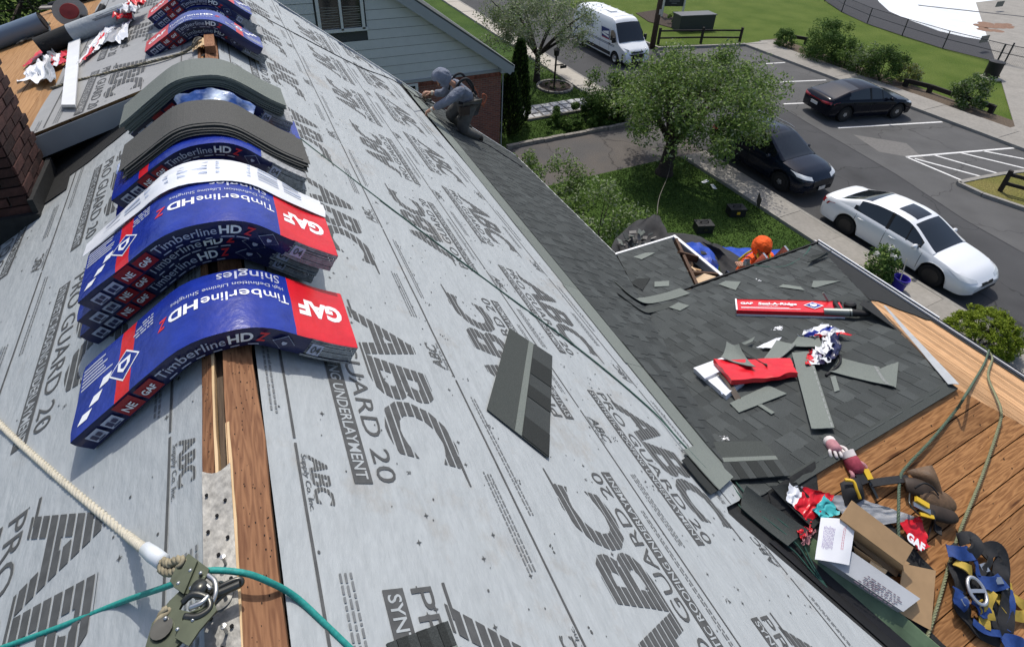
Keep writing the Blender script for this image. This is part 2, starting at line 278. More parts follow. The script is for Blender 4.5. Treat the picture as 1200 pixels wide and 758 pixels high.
mat('gap_shade', (.05, .055, .057), rough=.8)  # dark backing colour paints the shadow lines between the clapboards
mat('cream', (.62, .60, .50), rough=.6); mat('sign_pale', (.16, .16, .145), rough=.6); mat('cabinet_top', (.10, .105, .105), rough=.5)
mat('rust', (.22, .13, .085), rough=.9, var=.3); mat('print_faint', (.40, .45, .56), rough=.4); mat('gun_grey', (.22, .24, .22), rough=.4, metal=.4)
mat('saw_red', (.23, .03, .025), rough=.5, var=.2); mat('pipe_grey', (.135, .18, .235), rough=.4); mat('chrome_dark', (.06, .062, .065), rough=.3, metal=.7)
mat('lip', (.30, .12, .09), rough=.5); mat('lanyard', (.32, .10, .05), rough=.8); lawn_mat('island_grass', (.12, .125, .03), (.17, .15, .05))
# ------------------------------------------------------------------ building helpers
WM = {}                                               # world matrices of things, known before the depsgraph is
def tag(o, label=None, cat=None, group=None, kind=None):
    if label: o['label'] = label
    if cat: o['category'] = cat
    if group: o['group'] = group
    if kind: o['kind'] = kind
    return o
def thing(name, label, cat, loc=(0, 0, 0), rz=0.0, group=None, rot=None, scale=1.0):
    o = bpy.data.objects.new(name, None); COL.objects.link(o); o.empty_display_size = .2
    o.location = loc; o.rotation_euler = rot if rot else (0, 0, rz); o.scale = (scale,) * 3
    WM[o] = Matrix.Translation(loc) @ o.rotation_euler.to_matrix().to_4x4() @ Matrix.Diagonal((scale,) * 3 + (1,))
    return tag(o, label, cat, group)

class MB:
    def __init__(s): s.v = []; s.f = []; s.m = []; s.mats = []
    def mi(s, m):
        if m not in s.mats: s.mats.append(m)
        return s.mats.index(m)
    def add(s, vs, fs, m):
        b = len(s.v); k = s.mi(m); s.v += [V(p) for p in vs]
        for f in fs: s.f.append([b + i for i in f]); s.m.append(k)
    def poly(s, pts, m): s.add(pts, [list(range(len(pts)))], m)
    def box(s, c, size, m, M=None):
        x, y, z = size[0] / 2, size[1] / 2, size[2] / 2
        vs = [V((a, b, d)) for a in (-x, x) for b in (-y, y) for d in (-z, z)]
        if M is not None: vs = [M @ p for p in vs]
        c = V(c); s.add([p + c for p in vs], [(0, 1, 3, 2), (4, 6, 7, 5), (0, 4, 5, 1), (2, 3, 7, 6), (0, 2, 6, 4), (1, 5, 7, 3)], m)
    def prism(s, pts, n, th, m, bottom=True, side=None):
        """polygon pts (3d) extruded by th along n (top is pts + n*th)"""
        n = V(n); k = len(pts); lo = [V(p) for p in pts]; hi = [p + n * th for p in lo]
        s.add(hi, [list(range(k))], m)
        if bottom: s.add(lo, [list(range(k))[::-1]], m)
        s.add(lo + hi, [(i, (i + 1) % k, k + (i + 1) % k, k + i) for i in range(k)], side or m)
    def bar(s, a, b, w, h, m, up=(0, 0, 1)):
        a = V(a); b = V(b); d = (b - a); L = d.length; d = d / L; up = V(up); x = d.cross(up)
        if x.length < 1e-4: x = d.cross(V((0, 1, 0)))
        x.normalize(); u = x.cross(d)
        vs = [p + x * (sx * w / 2) + u * (sz * h / 2) for p in (a, b) for sx, sz in ((-1, -1), (1, -1), (1, 1), (-1, 1))]
        s.add(vs, [(0, 1, 2, 3), (7, 6, 5, 4), (0, 4, 5, 1), (1, 5, 6, 2), (2, 6, 7, 3), (3, 7, 4, 0)], m)
    def tube(s, pts, r, m, n=8, cap=True, rr=None):
        pts = [V(p) for p in pts]; k = len(pts); vs = []; prev = None
        for i, p in enumerate(pts):
            t = (pts[min(i + 1, k - 1)] - pts[max(i - 1, 0)]);
            t = t.normalized() if t.length > 1e-9 else V((0, 0, 1))
            if prev is None:
                a = t.cross(V((0, 0, 1)));
                if a.length < .05: a = t.cross(V((1, 0, 0)))
            else: a = prev - t * prev.dot(t)
            a.normalize(); prev = a; b = t.cross(a); q = rr[i] if rr else r
            vs += [p + (a * cos(2 * pi * j / n) + b * sin(2 * pi * j / n)) * q for j in range(n)]
        fs = [(i * n + j, i * n + (j + 1) % n, (i + 1) * n + (j + 1) % n, (i + 1) * n + j) for i in range(k - 1) for j in range(n)]
        if cap: fs += [tuple(range(n))[::-1], tuple((k - 1) * n + j for j in range(n))]
        s.add(vs, fs, m)
    def lathe(s, prof, m, n=16, M=None):
        """prof: (radius, height) about z"""
        vs = [V((r * cos(2 * pi * j / n), r * sin(2 * pi * j / n), z)) for r, z in prof for j in range(n)]
        if M is not None: vs = [M @ p for p in vs]
        k = len(prof); fs = [(i * n + j, i * n + (j + 1) % n, (i + 1) * n + (j + 1) % n, (i + 1) * n + j) for i in range(k - 1) for j in range(n)]
        if prof[0][0] > 1e-4: fs.append(tuple(range(n))[::-1])
        if prof[-1][0] > 1e-4: fs.append(tuple((k - 1) * n + j for j in range(n)))
        s.add(vs, fs, m)
    def grid(s, fn, nu, nv, m, th=0.0, wrap=False):
        """fn(u,v)->point, optional thickness below along the local normal"""
        vs = [V(fn(i / nu, j / nv)) for j in range(nv + 1) for i in range(nu + 1)]
        w = nu + 1; fs = [(j * w + i, j * w + i + 1, (j + 1) * w + i + 1, (j + 1) * w + i) for j in range(nv) for i in range(nu)]
        s.add(vs, fs, m)
        if th:
            def nrm(i, j):
                a = vs[j * w + min(i + 1, nu)] - vs[j * w + max(i - 1, 0)]; b = vs[min(j + 1, nv) * w + i] - vs[max(j - 1, 0) * w + i]
                q = a.cross(b); return q.normalized() if q.length > 1e-12 else V((0, 0, 1))
            lo = [vs[j * w + i] - nrm(i, j) * th for j in range(nv + 1) for i in range(nu + 1)]
            s.add(lo, [f[::-1] for f in fs], m)
            edge = [i for i in range(nu)] + [j * w + nu for j in range(nv)] + [nv * w + i for i in range(nu, 0, -1)] + [j * w for j in range(nv, 0, -1)]
            k = len(edge); s.add([vs[e] for e in edge] + [lo[e] for e in edge], [(i, k + i, k + (i + 1) % k, (i + 1) % k) for i in range(k)], m)
    def build(s, name, parent=None, smooth=False, world=True, label=None, kind=None, cat=None, group=None, auto=None):
        me = bpy.data.meshes.new(name)
        vs = s.v; Mi = None; loc = V((0, 0, 0))
        if parent is not None:
            if world: Mi = chain(parent).inverted(); vs = [Mi @ p for p in vs]
        elif vs and world:
            n = len(vs); xs = [p.x for p in vs]; ys = [p.y for p in vs]; zs = [p.z for p in vs]
            loc = V(((min(xs) + max(xs)) / 2, (min(ys) + max(ys)) / 2, min(zs))); vs = [p - loc for p in vs]
        me.from_pydata([tuple(p) for p in vs], [], s.f)
        for m in s.mats: me.materials.append(MATS[m])
        me.polygons.foreach_set('material_index', s.m)
        if smooth: me.polygons.foreach_set('use_smooth', [True] * len(me.polygons))
        me.update()
        if smooth and auto:
            try: me.set_sharp_from_angle(angle=radians(auto))
            except Exception: pass
        o = bpy.data.objects.new(name, me); COL.objects.link(o); o.location = loc
        if parent is not None: o.parent = parent
        WM[o] = (WM[parent] if parent is not None else Matrix()) @ Matrix.Translation(loc)
        tag(o, label, cat, group, kind); return o
def chain(p): return WM[p]

def copy_tree(o, loc=None, rz=None, label=None, parent=None, M=None):
    c = o.copy(); COL.objects.link(c); c.parent = parent
    if parent is None:
        if loc is not None: c.location = loc
        if rz is not None: c.rotation_euler = (0, 0, rz)
        if label: c['label'] = label
    for ch in [k for k in bpy.data.objects if k.parent == o]: copy_tree(ch, parent=c)
    return c

def clip_poly(pts, a, b):
    """keep the part of a 2d polygon left of the line a->b"""
    out = []; n = len(pts)
    def side(p): return (b[0] - a[0]) * (p[1] - a[1]) - (b[1] - a[1]) * (p[0] - a[0])
    for i in range(n):
        p, q = pts[i], pts[(i + 1) % n]; sp, sq = side(p), side(q)
        if sp >= 0: out.append(p)
        if (sp > 0 and sq < 0) or (sp < 0 and sq > 0):
            t = sp / (sp - sq); out.append((p[0] + (q[0] - p[0]) * t, p[1] + (q[1] - p[1]) * t))
    return out
def clip_region(pts, region):
    for i in range(len(region)):
        pts = clip_poly(pts, region[i], region[(i + 1) % len(region)])
        if len(pts) < 3: return []
    return pts
def area2(p): return sum(p[i][0] * p[(i + 1) % len(p)][1] - p[(i + 1) % len(p)][0] * p[i][1] for i in range(len(p))) / 2

_txt = {}
def text_polys(s, size=1.0, heavy=0.0, shear=0.0, width=None, align='LEFT'):
    """triangles of a line of lettering, baseline at y = 0, cap height = size"""
    key = (s, heavy, shear)
    if key not in _txt:
        cu = bpy.data.curves.new('t', 'FONT'); cu.body = s; cu.size = 1; cu.offset = heavy; cu.shear = shear; cu.resolution_u = 3
        ob = bpy.data.objects.new('t', cu); COL.objects.link(ob); dg = bpy.context.evaluated_depsgraph_get(); ev = ob.evaluated_get(dg); me = ev.to_mesh()
        me.calc_loop_triangles(); P = [(v.co.x, v.co.y) for v in me.vertices]; T = [[P[i] for i in t.vertices] for t in me.loop_triangles]
        ev.to_mesh_clear(); bpy.data.objects.remove(ob); bpy.data.curves.remove(cu)
        T = [t if area2(t) > 0 else t[::-1] for t in T if abs(area2(t)) > 1e-9]
        _txt[key] = T
    T = _txt[key]; xs = [p[0] for t in T for p in t]; x0, x1 = min(xs), max(xs)
    k = size / 0.70; kx = (width / (x1 - x0)) if width else k
    dx = {'LEFT': -x0, 'CENTER': -(x0 + x1) / 2, 'RIGHT': -x1}[align]
    return [[((p[0] + dx) * kx, p[1] * k) for p in t] for t in T]
def stripes(polys, y0, y1, n, gap):
    """cut horizontal gaps through lettering"""
    out = []; h = (y1 - y0) / n
    for t in polys:
        for i in range(-1, n + 1):
            a, b = y0 + i * h + gap / 2, y0 + (i + 1) * h - gap / 2
            q = clip_poly(clip_poly(t, (0, a), (1, a)), (1, b), (0, b))
            if len(q) >= 3: out.append(q)
    return out
def bands(polys, step):
    """split along x so that pieces follow a bent surface"""
    out = []
    for t in polys:
        x0 = min(p[0] for p in t); x1 = max(p[0] for p in t); i = math.floor(x0 / step)
        while i * step < x1:
            q = clip_poly(clip_poly(t, (i * step, 1), (i * step, 0)), ((i + 1) * step, 0), ((i + 1) * step, 1))
            if len(q) >= 3: out.append(q)
            i += 1
    return out
def rect(x0, y0, x1, y1): return [(x0, y0), (x1, y0), (x1, y1), (x0, y1)]
def xf(polys, ox, oy, ang=0.0, s=1.0):
    c, d = cos(ang) * s, sin(ang) * s
    return [[(ox + p[0] * c - p[1] * d, oy + p[0] * d + p[1] * c) for p in t] for t in polys]
def smoothpath(pts, n=6):
    pts = [V(p) for p in pts]; out = []
    for i in range(len(pts) - 1):
        p0 = pts[max(i - 1, 0)]; p1 = pts[i]; p2 = pts[i + 1]; p3 = pts[min(i + 2, len(pts) - 1)]
        for k in range(n):
            t = k / n; out.append(0.5 * ((2 * p1) + (p2 - p0) * t + (2 * p0 - 5 * p1 + 4 * p2 - p3) * t * t + (3 * p1 - p0 - 3 * p2 + p3) * t ** 3))
    return out + [pts[-1]]
def twist_rope(mb, path, r, m, strands=3, pitch=0.07, n=5, m2=None):
    path = [V(p) for p in path]; P = []; 
    for i in range(len(path) - 1):
        L = (path[i + 1] - path[i]).length; k = max(1, int(L / (pitch / 6)))
        P += [path[i].lerp(path[i + 1], j / k) for j in range(k)]
    P.append(path[-1]); acc = 0; prev = None; rings = [[] for _ in range(strands)]
    for i, p in enumerate(P):
        t = (P[min(i + 1, len(P) - 1)] - P[max(i - 1, 0)]).normalized()
        a = t.cross(V((0, 0, 1))) if prev is None else prev - t * prev.dot(t); a.normalize(); prev = a; b = t.cross(a)
        if i: acc += (P[i] - P[i - 1]).length
        for k in range(strands):
            w = 2 * pi * (acc / (pitch * strands / 2) + k / strands); rings[k].append(p + (a * cos(w) + b * sin(w)) * r * .5)
    for k in range(strands): mb.tube(rings[k], r * .56, m2 if (m2 and k == 0) else m, n)
# ================================================================== OUR HOUSE
house = thing('house', 'house being reroofed, grey underlayment and dark shingles seen from its ridge', 'house', (0, 4, G))
CL_ = 1 / sqrt(1 + TL * TL)
NR = V((0.6, 0, 0.8)); NL = V((-TL * CL_, 0, CL_))
def Rp(y, s, o=0.0): return V((s * .8, y, -s * .6)) + NR * o
def Lp(y, s, o=0.0): return V((-s * CL_, y, -s * TL * CL_)) + NL * o
def Dp(y, s, o=0.0):
    c = 1 / sqrt(1 + DQ * DQ); return V((-s * c, y, -s * DQ * c)) + V((-DQ * c, 0, c)) * o
CW = 1 / sqrt(1 + WA * WA); NA = V((0, WA * CW, CW)); NN = V((0, -WA * CW, CW))
def Ap(x, d, o=0.0): return V((x, YR + d * CW, ZR - d * WA * CW)) + NA * o      # d: metres down the far slope of the wing
def Np(x, d, o=0.0): return V((x, YR - d * CW, ZR - d * WA * CW)) + NN * o
CB = 1 / sqrt(1 + BZ * BZ); NB = V((BZ * CB, 0, CB))
def Bp(y, d, o=0.0): return V((BX0 + d * CB, y, ZR - 0.003 - d * BZ * CB)) + NB * o
def rake_y(x): return 10.13 - 0.48 * x
def wr(y, s, k=0):
    n = noise.noise((y * .8 + s * .5, s * 7.0 - y * .6, k + 11)); n2 = noise.noise((y * 1.6 + 9, s * 15.0 + y * 1.5, k + 3))
    return .0060 * max(0, n) ** 1.5 + .0022 * max(0, n2) ** 1.5 + 0.0018 * noise.noise((y * 1.1, s * 5.0 + k, k)) + 0.0012 * noise.noise((y * 3, s * 13, k + 5))

# decks, walls
b = MB(); b.prism([Rp(-1.6, .02, -.05), Rp(-1.6, 5.45, -.05), Rp(rake_y(4.36), 5.45, -.05), Rp(10.1, .02, -.05)], NR, .03, 'felt'); b.build('roof_deck', house)
b = MB(); b.prism([Lp(-1.6, .02, -.05), Lp(10, .02, -.05), Lp(10, 5.2, -.05), Lp(-1.6, 5.2, -.05)][::-1], NL, .03, 'ridge_old'); b.build('roof_deck', house)
b = MB(); b.box((0, 3.3, (G - 3.3) / 2 - 0.2), (8.0, 9.2, -G - 3.3 - .1), 'siding'); b.build('wall', house)
b = MB(); b.box((5.0, 2.1, (G - 3.0) / 2), (2.7, 2.4, -G - 3.0 - .1), 'siding'); b.build('wall', house)
b = MB(); pts = [V((-3.9, 7.88, -3.4)), V((4.0, 7.88, -3.4)), V((0, 7.88, -.3))]; b.prism(pts, (0, -1, 0), .1, 'siding'); b.build('gable_wall', house)
# rake board on far gable, eave drip edge
b = MB(); b.bar(Rp(rake_y(0) , 0.02, -.05), Rp(rake_y(4.4), 5.5, -.05), .03, .16, 'trim_white', up=NR); b.build('rake_board', house)
b = MB(); a0, a1 = Rp(rake_y(4.43), 5.53, .012), Rp(4.90, 5.53, .012)
b.prism([Rp(4.86, 5.50, .006), Rp(4.86, 5.575, .012), Rp(rake_y(4.43), 5.575, .012), Rp(rake_y(4.43), 5.50, .006)], NR, .006, 'drip')
b.box((a0 + a1) / 2 + V((0.008, 0, -.045)), (.012, abs(a0.y - a1.y), .085), 'drip'); b.build('drip_edge', house)

# --- underlayment sheets with their print
def near_s(y): return 3.13 if y > 1.05 else 2.72 + (0.98 - y) * .72 if y < .98 else 2.72 + (y - .98) / .07 * .41
def sheet(name, P, s0, s1f, y0, y1f, o, m='underlay', nu=260, nv=50, k=0):
    b = MB()
    def fn(u, v):
        s1 = s1f; y = y0 + u * ((y1f((s0 + (s1f if not callable(s1f) else 3)) / 2 * .8) if callable(y1f) else y1f) - y0)
        s = s0 + v * ((s1f(y) if callable(s1f) else s1f) - s0); return P(y, s, o + wr(y, s, k))
    if P is Lp: b.grid(lambda u, v: fn(1 - u, v), nu, nv, m)
    else: b.grid(fn, nu, nv, m)
    return b.build(name, house, smooth=True)
sh1 = sheet('underlayment_sheet', Rp, .098, 1.16, -1.4, rake_y, .010, k=1)
sh2 = sheet('underlayment_sheet', Rp, 1.10, 2.12, -1.4, rake_y, .007, k=2)
sh3 = sheet('underlayment_sheet', Rp, 2.06, near_s, -1.2, rake_y, .004, k=3)
sl1 = sheet('underlayment_sheet', Lp, .085, 1.20, -1.4, 5.0, .010, k=4)
sl2 = sheet('underlayment_sheet', Lp, 1.16, 2.12, -1.4, 5.0, .007, k=5)
sl3 = sheet('underlayment_sheet', Lp, 2.06, 3.2, -1.4, 5.0, .004, k=6)

PER = 1.31
def logo_row(b, place, light='underlay'):
    """one repeat of the printed row; place(list of 2d polys, material, lift); x reads along, y is up, band foot at 0"""
    place([rect(0, 0, .985, .068)], 'ink', 0)
    place(xf(text_polys('SYNTHETIC ROOFING UNDERLAYMENT', .043, .012, 0, .955), .015, .012), light, .0012)
    place(xf(text_polys('PRO GUARD 20', .074, .0, .0, .975), .005, .092), 'ink', 0)
    big = text_polys('ABC', .285, .034, .22, .86)
    big = stripes([[(p[0], p[1]) for p in t] for t in big], 0, .285, 8, .0085)
    place(xf(big, .055, .205), 'ink', 0)
    place([rect(0, .205, .10, .216)], 'ink', 0)
    place([[(.86, .474), (.99, .482), (.99, .490), (.86, .49)]], 'ink', 0)
    place(xf(text_polys('R', .018, .0, 0), .935, .215), 'ink', 0)
def line_row(place, x):
    """heavy rule with the supplier's small mark and fine print beside it"""
    place([rect(x + .010, -.0045, x + PER - .008, .0045)], 'ink', 0)
    q = stripes(text_polys('ABC', .062, .03, .2, .175), 0, .062, 6, .0028)
    place(xf(q, x + .05, .034), 'ink', 0)
    place(xf(text_polys('Supply Co. Inc.', .017, .004, .15, .19), x + .05, .012), 'ink', 0)
    rng = random.Random(int(x * 100))
    for r in range(3):
        u = x + .42
        while u < x + .80:
            w = rng.uniform(.006, .028); place([rect(u, .06 + r * .016, u + w, .067 + r * .016)], 'ink_soft', 0); u += w + .006
    for r in range(2):
        u = x + .62
        while u < x + 1.2:
            w = rng.uniform(.006, .03); place([rect(u, -.05 - r * .016, u + w, -.043 - r * .016)], 'ink_soft', 0); u += w + .006
def star(place, x, y, r=.011):
    pts = []
    for i in range(8):
        q = r if i % 2 == 0 else r * .32; a = i * pi / 4; pts.append((x + q * cos(a), y + q * sin(a)))
    for i in range(0, 8, 2): place([[(x, y), pts[i], pts[i + 1]]], 'ink', 0); place([[(x, y), pts[i - 1], pts[i]]], 'ink', 0)
def placer(b, to, ok, k, P, o):
    def place(polys, m, lift):
        for t in bands(polys, .042):
            for q in bands([[(p[1], p[0]) for p in t]], .042):
                q = [(p[1], p[0]) for p in q]; pts = []
                ys = [to(p) for p in q]
                if not all(ok(y, s) for y, s in ys): continue
                w = [P(y, s, o + .0026 + lift + wr(y, s, k)) for y, s in ys]
                b.poly(w, m)
    return place
def type1(y0, s0): return lambda p: (y0 - p[0], s0 + p[1])
def type2(y0, s0): return lambda p: (y0 + p[0], s0 - p[1])
def typeL1(y0, s0): return lambda p: (y0 - p[0], s0 - p[1])        # left slope, tops towards the ridge
def typeL2(y0, s0): return lambda p: (y0 + p[0], s0 + p[1])
def okr(y, s): return -1.2 < y < rake_y(s * .8) - .05 and s < near_s(y) - .01
def okl(y, s): return -1.2 < y < 4.9
for sheet_o, rows, lines, k, o in ((sh1, [(1, 2.08, .367)], [(1, 1.245, .19), (2, 1.66, 1.047)], 1, .010), (sh2, [(2, .20, 1.815)], [(1, 1.60, 1.935)], 2, .007), (sh3, [(1, 1.78, 2.165)], [(2, 1.9, 2.865)], 3, .004)):
    b = MB()
    for ty, y0, s0 in rows:
        for i in range(-3, 9):
            y = y0 + i * PER
            logo_row(b, placer(b, (type1 if ty == 1 else type2)(y, s0), okr, k, Rp, o))
    for ty, y0, s0 in lines:
        for i in range(-3, 9): line_row(placer(b, (type1 if ty == 1 else type2)(y0 + i * PER, s0), okr, k, Rp, o), 0)
    rng = random.Random(k)
    for i in range(70):
        y, s = rng.uniform(-.5, 5), {1: rng.uniform(.12, 1.0), 2: rng.uniform(1.15, 2.1), 3: rng.uniform(2.1, 3.0)}[k]
        star(placer(b, lambda p: (p[0], p[1]), okr, k, Rp, o), y, s)
    b.build('printed_lettering', sheet_o)
for sheet_o, rows, lines, k, o in ((sl1, [(1, 1.57, .925)], [(1, 1.42, .208), (2, .60, 1.11)], 4, .010), (sl2, [(2, .90, 1.42)], [(1, 1.1, 2.02)], 5, .007)):
    b = MB()
    for ty, y0, s0 in rows:
        for i in range(-2, 4): logo_row(b, placer(b, (typeL1 if ty == 1 else typeL2)(y0 + i * PER, s0), okl, k, Lp, o))
    for ty, y0, s0 in lines:
        for i in range(-2, 4): line_row(placer(b, (typeL1 if ty == 1 else typeL2)(y0 + i * PER, s0), okl, k, Lp, o), 0)
    rng = random.Random(k)
    for i in range(40): star(placer(b, lambda p: (p[0], p[1]), okl, k, Lp, o), rng.uniform(-.5, 4), {4: rng.uniform(.1, 1.0), 5: rng.uniform(1.1, 2.0)}[k])
    b.build('printed_lettering', sheet_o)
b = MB(); rng = random.Random(41)                       # fasteners and specks of grit on the sheets
for i in range(900):
    y = rng.uniform(.2, 7.5)
    if i % 3 == 0: y, s = round(y / .28) * .28 + rng.uniform(-.02, .02), rng.choice((1.12, 2.08)) + rng.uniform(-.02, .02)
    else: s = rng.uniform(.12, 2.95)
    if not okr(y, s): continue
    r = rng.uniform(.002, .0055); kk, oo = (1, .010) if s < 1.16 else (2, .007) if s < 2.12 else (3, .004); c = Rp(y, s, oo + .0022 + wr(y, s, kk)); ey = V((0, 1, 0)); es = V((.8, 0, -.6))
    b.poly([c + ey * r * cos(a) + es * r * sin(a) * rng.uniform(.6, 1.1) for a in [pi / 3 * k for k in range(6)]], 'ink')
for i in range(160):
    y, s = rng.uniform(.2, 3.6), rng.uniform(.12, 2.0); r = rng.uniform(.002, .005); kk, oo = (4, .010) if s < 1.2 else (5, .007); c = Lp(y, s, oo + .0022 + wr(y, s, kk)); es = V((-CL_, 0, -TL * CL_))
    b.poly([c + V((0, 1, 0)) * r * cos(a) + es * r * sin(a) for a in [-pi / 3 * k for k in range(6)]], 'ink')
b.build('grit', house, kind='stuff')
# --- bare ridge boards with a gap between
def board_strip(name, x0, x1, z0, z1, y0, y1, m, wob=0.004, n=60, zs=-.03):
    b = MB(); rng = random.Random(name + str(x0))
    ph = rng.random() * 9
    def e(y, x, q): return x + wob * noise.noise((y * 3 + ph, q, 0)) + wob * .6 * noise.noise((y * 11 + ph, q, 3))
    vs = []
    for i in range(n + 1):
        y = y0 + (y1 - y0) * i / n; a, c = e(y, x0, 1), e(y, x1, 7); vs += [V((a, y, zs)), V((a, y, z0)), V((c, y, z1)), V((c, y, zs))]
    fs = [(i * 4 + j, i * 4 + j + 1, i * 4 + j + 5, i * 4 + j + 4) for i in range(n) for j in range(3)] + [(3, 2, 1, 0), (n * 4, n * 4 + 1, n * 4 + 2, n * 4 + 3)]
    b.add(vs, fs, m); return b.build(name, house)
board_strip('ridge_board', -.078, -.044, -.022, .004, -1.4, 9.9, 'ridge_wood', .006)
board_strip('ridge_board', -.0435, -.036, .0045, .0055, -1.4, 1.62, 'pine', .004)
board_strip('ridge_board', -.008, .078, .012, -.030, -1.4, 9.9, 'ridge_wood', .010, zs=-.06)
board_strip('ridge_board', -.011, .001, .0105, .0125, -1.4, 1.30, 'pine', .003)
board_strip('ridge_beam', -.036, -.012, -.034, -.034, -1.4, 9.9, 'ridge_old', .003, zs=-.2)

b = MB(); rng = random.Random(31)                       # old nail holes in the boards
for i in range(260):
    y = rng.uniform(.3, 2.4); x = rng.choice((rng.uniform(.0, .072), rng.uniform(.0, .072), rng.uniform(-.074, -.05))); z = (.012 - .042 * (x + .008) / .086 if x > 0 else .004) + .0008
    r = rng.uniform(.0008, .0022); b.poly([V((x + r * cos(a), y + r * 1.6 * sin(a), z)) for a in [pi / 3 * k for k in range(6)]], 'void')
b.build('nail_hole', house, kind='stuff')
# --- felt and rubbish by the open left slope; its black also paints dormer shade
pts = [on_left(*p, .014) for p in ((-60, 300), (0, 271), (40, 247), (78, 222), (82, 206), (104, 190), (128, 170), (150, 152))]
far = [V((-.15, 5.0, -.15 * TL + .02)), V((-3.0, 5.0, -3.0 * TL + .02))]
b = MB(); b.prism((pts + far)[::-1], NL, .003, 'felt'); b.build('felt_and_shade', house)
b = MB(); b.prism([V((0, 5.02, 0.0)), V((-4.2, 5.02, -4.2 * TL - .02)), V((-4.2, 5.02, -4.2 * DQ - .03))], (0, 1, 0), .05, 'felt'); b.build('dormer_cheek', house)

# --- shed dormer on the left slope
dorm = house
b = MB(); b.prism([Dp(4.80, .02, -.045), Dp(10.0, .02, -.045), Dp(10.0, 4.4, -.045), Dp(4.80, 4.4, -.045)][::-1], V((-DQ, 0, 1)).normalized(), .02, 'void'); b.build('dormer_deck', house)
for i in range(22):                                    # its deck boards run along the eave
    s = .03 + i * .20; b = MB(); y0, y1 = 4.80 + random.uniform(-.01, .01), 9.95
    if i < 6: y0 = 4.79
    vs = [Dp(y0, s, -.022), Dp(y1, s, -.022), Dp(y1, s + .193, -.022), Dp(y0, s + .193, -.022)]
    b.prism(vs[::-1], V((-DQ, 0, 1)).normalized(), .02 + random.uniform(0, .003), 'dorm_wood'); b.build('deck_board', house)
MATS['dorm_wood'].node_tree.nodes['Mapping'].inputs['Scale'].default_value = (10, .9, 10)
b = MB()
def ue(u): return 1.32 + .03 * noise.noise((u * 7, 2, 0))
def dsheet(u, v):
    y = 9.9 - u * (9.9 - 4.765); s = .06 + v * (ue(u) - .06); return Dp(y, s, .006 + wr(y, s, 8) * 1.2)
b.grid(dsheet, 110, 10, 'underlay_grey'); ds = b.build('underlayment_sheet', house, smooth=True)
b = MB()
for i in range(-1, 5):
    pl = placer(b, lambda p, i=i: (5.78 + i * PER - p[0], .99 - p[1]), lambda y, s: 4.78 < y < 9.8, 8, Dp, .007); logo_row(b, pl, 'underlay_grey')
    line_row(placer(b, lambda p, i=i: (5.6 + i * PER - p[0], 1.2 - p[1]), lambda y, s: 4.78 < y < 9.8, 8, Dp, .007), 0)
    line_row(placer(b, lambda p, i=i: (5.5 + i * PER - p[0], .2 - p[1]), lambda y, s: 4.78 < y < 9.8, 8, Dp, .007), 0)
b.build('printed_lettering', ds)
b = MB(); b.bar(Dp(4.757, .04, -.095), Dp(4.757, 4.4, -.095), .018, .155, 'fascia_grey', up=(DQ, 0, 1)); b.build('rake_fascia', house)
b = MB(); b.prism([Dp(4.77, .05, -.17), Dp(5.02, .05, -.17), Dp(5.02, 4.4, -.17), Dp(4.77, 4.4, -.17)][::-1], (0, 0, 1), .01, 'fascia_grey'); b.build('soffit', house)

# ------------------------------------------------------------------ shingles, one by one
def shingle(P, u0, v0, region, rng, o0, L=1.0, E=.143, name='shingle', vdir=1, parent=house, tilt=.010):
    """laminated shingle: backing plus raised tabs; u along the course, v downslope, butt at v0 + E"""
    b = MB(); n = 0
    def piece(u0, u1, va, vb, lift, th, m):
        q = clip_region(rect(u0, va, u1, vb), region)
        if len(q) < 3 or abs(area2(q)) < 2e-5: return 0
        top = [P(p[0], p[1], o0 + lift + th + tilt * (p[1] - va) / .2) for p in q]; lo = [P(p[0], p[1], o0 + lift - .004) for p in q]
        k = len(q); a = (top[1] - top[0]).cross(top[2] - top[0]); up = P(u0, va, 1) - P(u0, va, 0)
        if a.dot(up) < 0: top = top[::-1]; lo = lo[::-1]
        b.add(top + lo, [tuple(range(k))] + [(i, k + i, k + (i + 1) % k, (i + 1) % k) for i in range(k)], m); return 1
    n += piece(u0, u0 + L - .003, v0 - .05, v0 + E, 0, .004, 'shingle%d' % rng.choice((0, 0, 1)))
    u = u0 + rng.uniform(0, .05)
    while u < u0 + L - .04:
        w = rng.uniform(.07, .17); e = min(u + w, u0 + L - .004); n += piece(u, e, v0 - .012, v0 + E + .004, .0045, .0045, 'shingle%d' % rng.choice((0, 1, 1, 2))); u = e + rng.uniform(.04, .11)
    if n: return b.build(name, parent)
rng = random.Random(3)
# wing, far slope (u = x, v = distance down from the ridge)
dE = (3.45 - YR) / CW; dF = (4.86 - YR) / CW
xv = lambda d: 2.462 + WA / TP * d * CW              # valley line with the main roof
regA1 = [(xv(0) - .02, 0.0), (4.58, 0.0), (6.60, dE), (xv(dE), dE)]
regA2 = [(xv(dE), dE - .002), (4.5, dE - .002), (5.47, dF), (xv(dF), dF)]
regN = [(2.9, -.0), (4.62, 0)]
i = 0; d = dF - .143
while d > -.14:
    u = 2.2 + rng.uniform(0, .3) - .35 * (i % 3)
    while u < 6.7:
        big = regA1 if d + .10 < dE else regA2
        if not (big is regA1 and u > 4.6 + (d / dE) * 2.0 + .2): shingle(Ap, u, d, big, rng, .006)
        u += 1.0
    d -= .143; i += 1
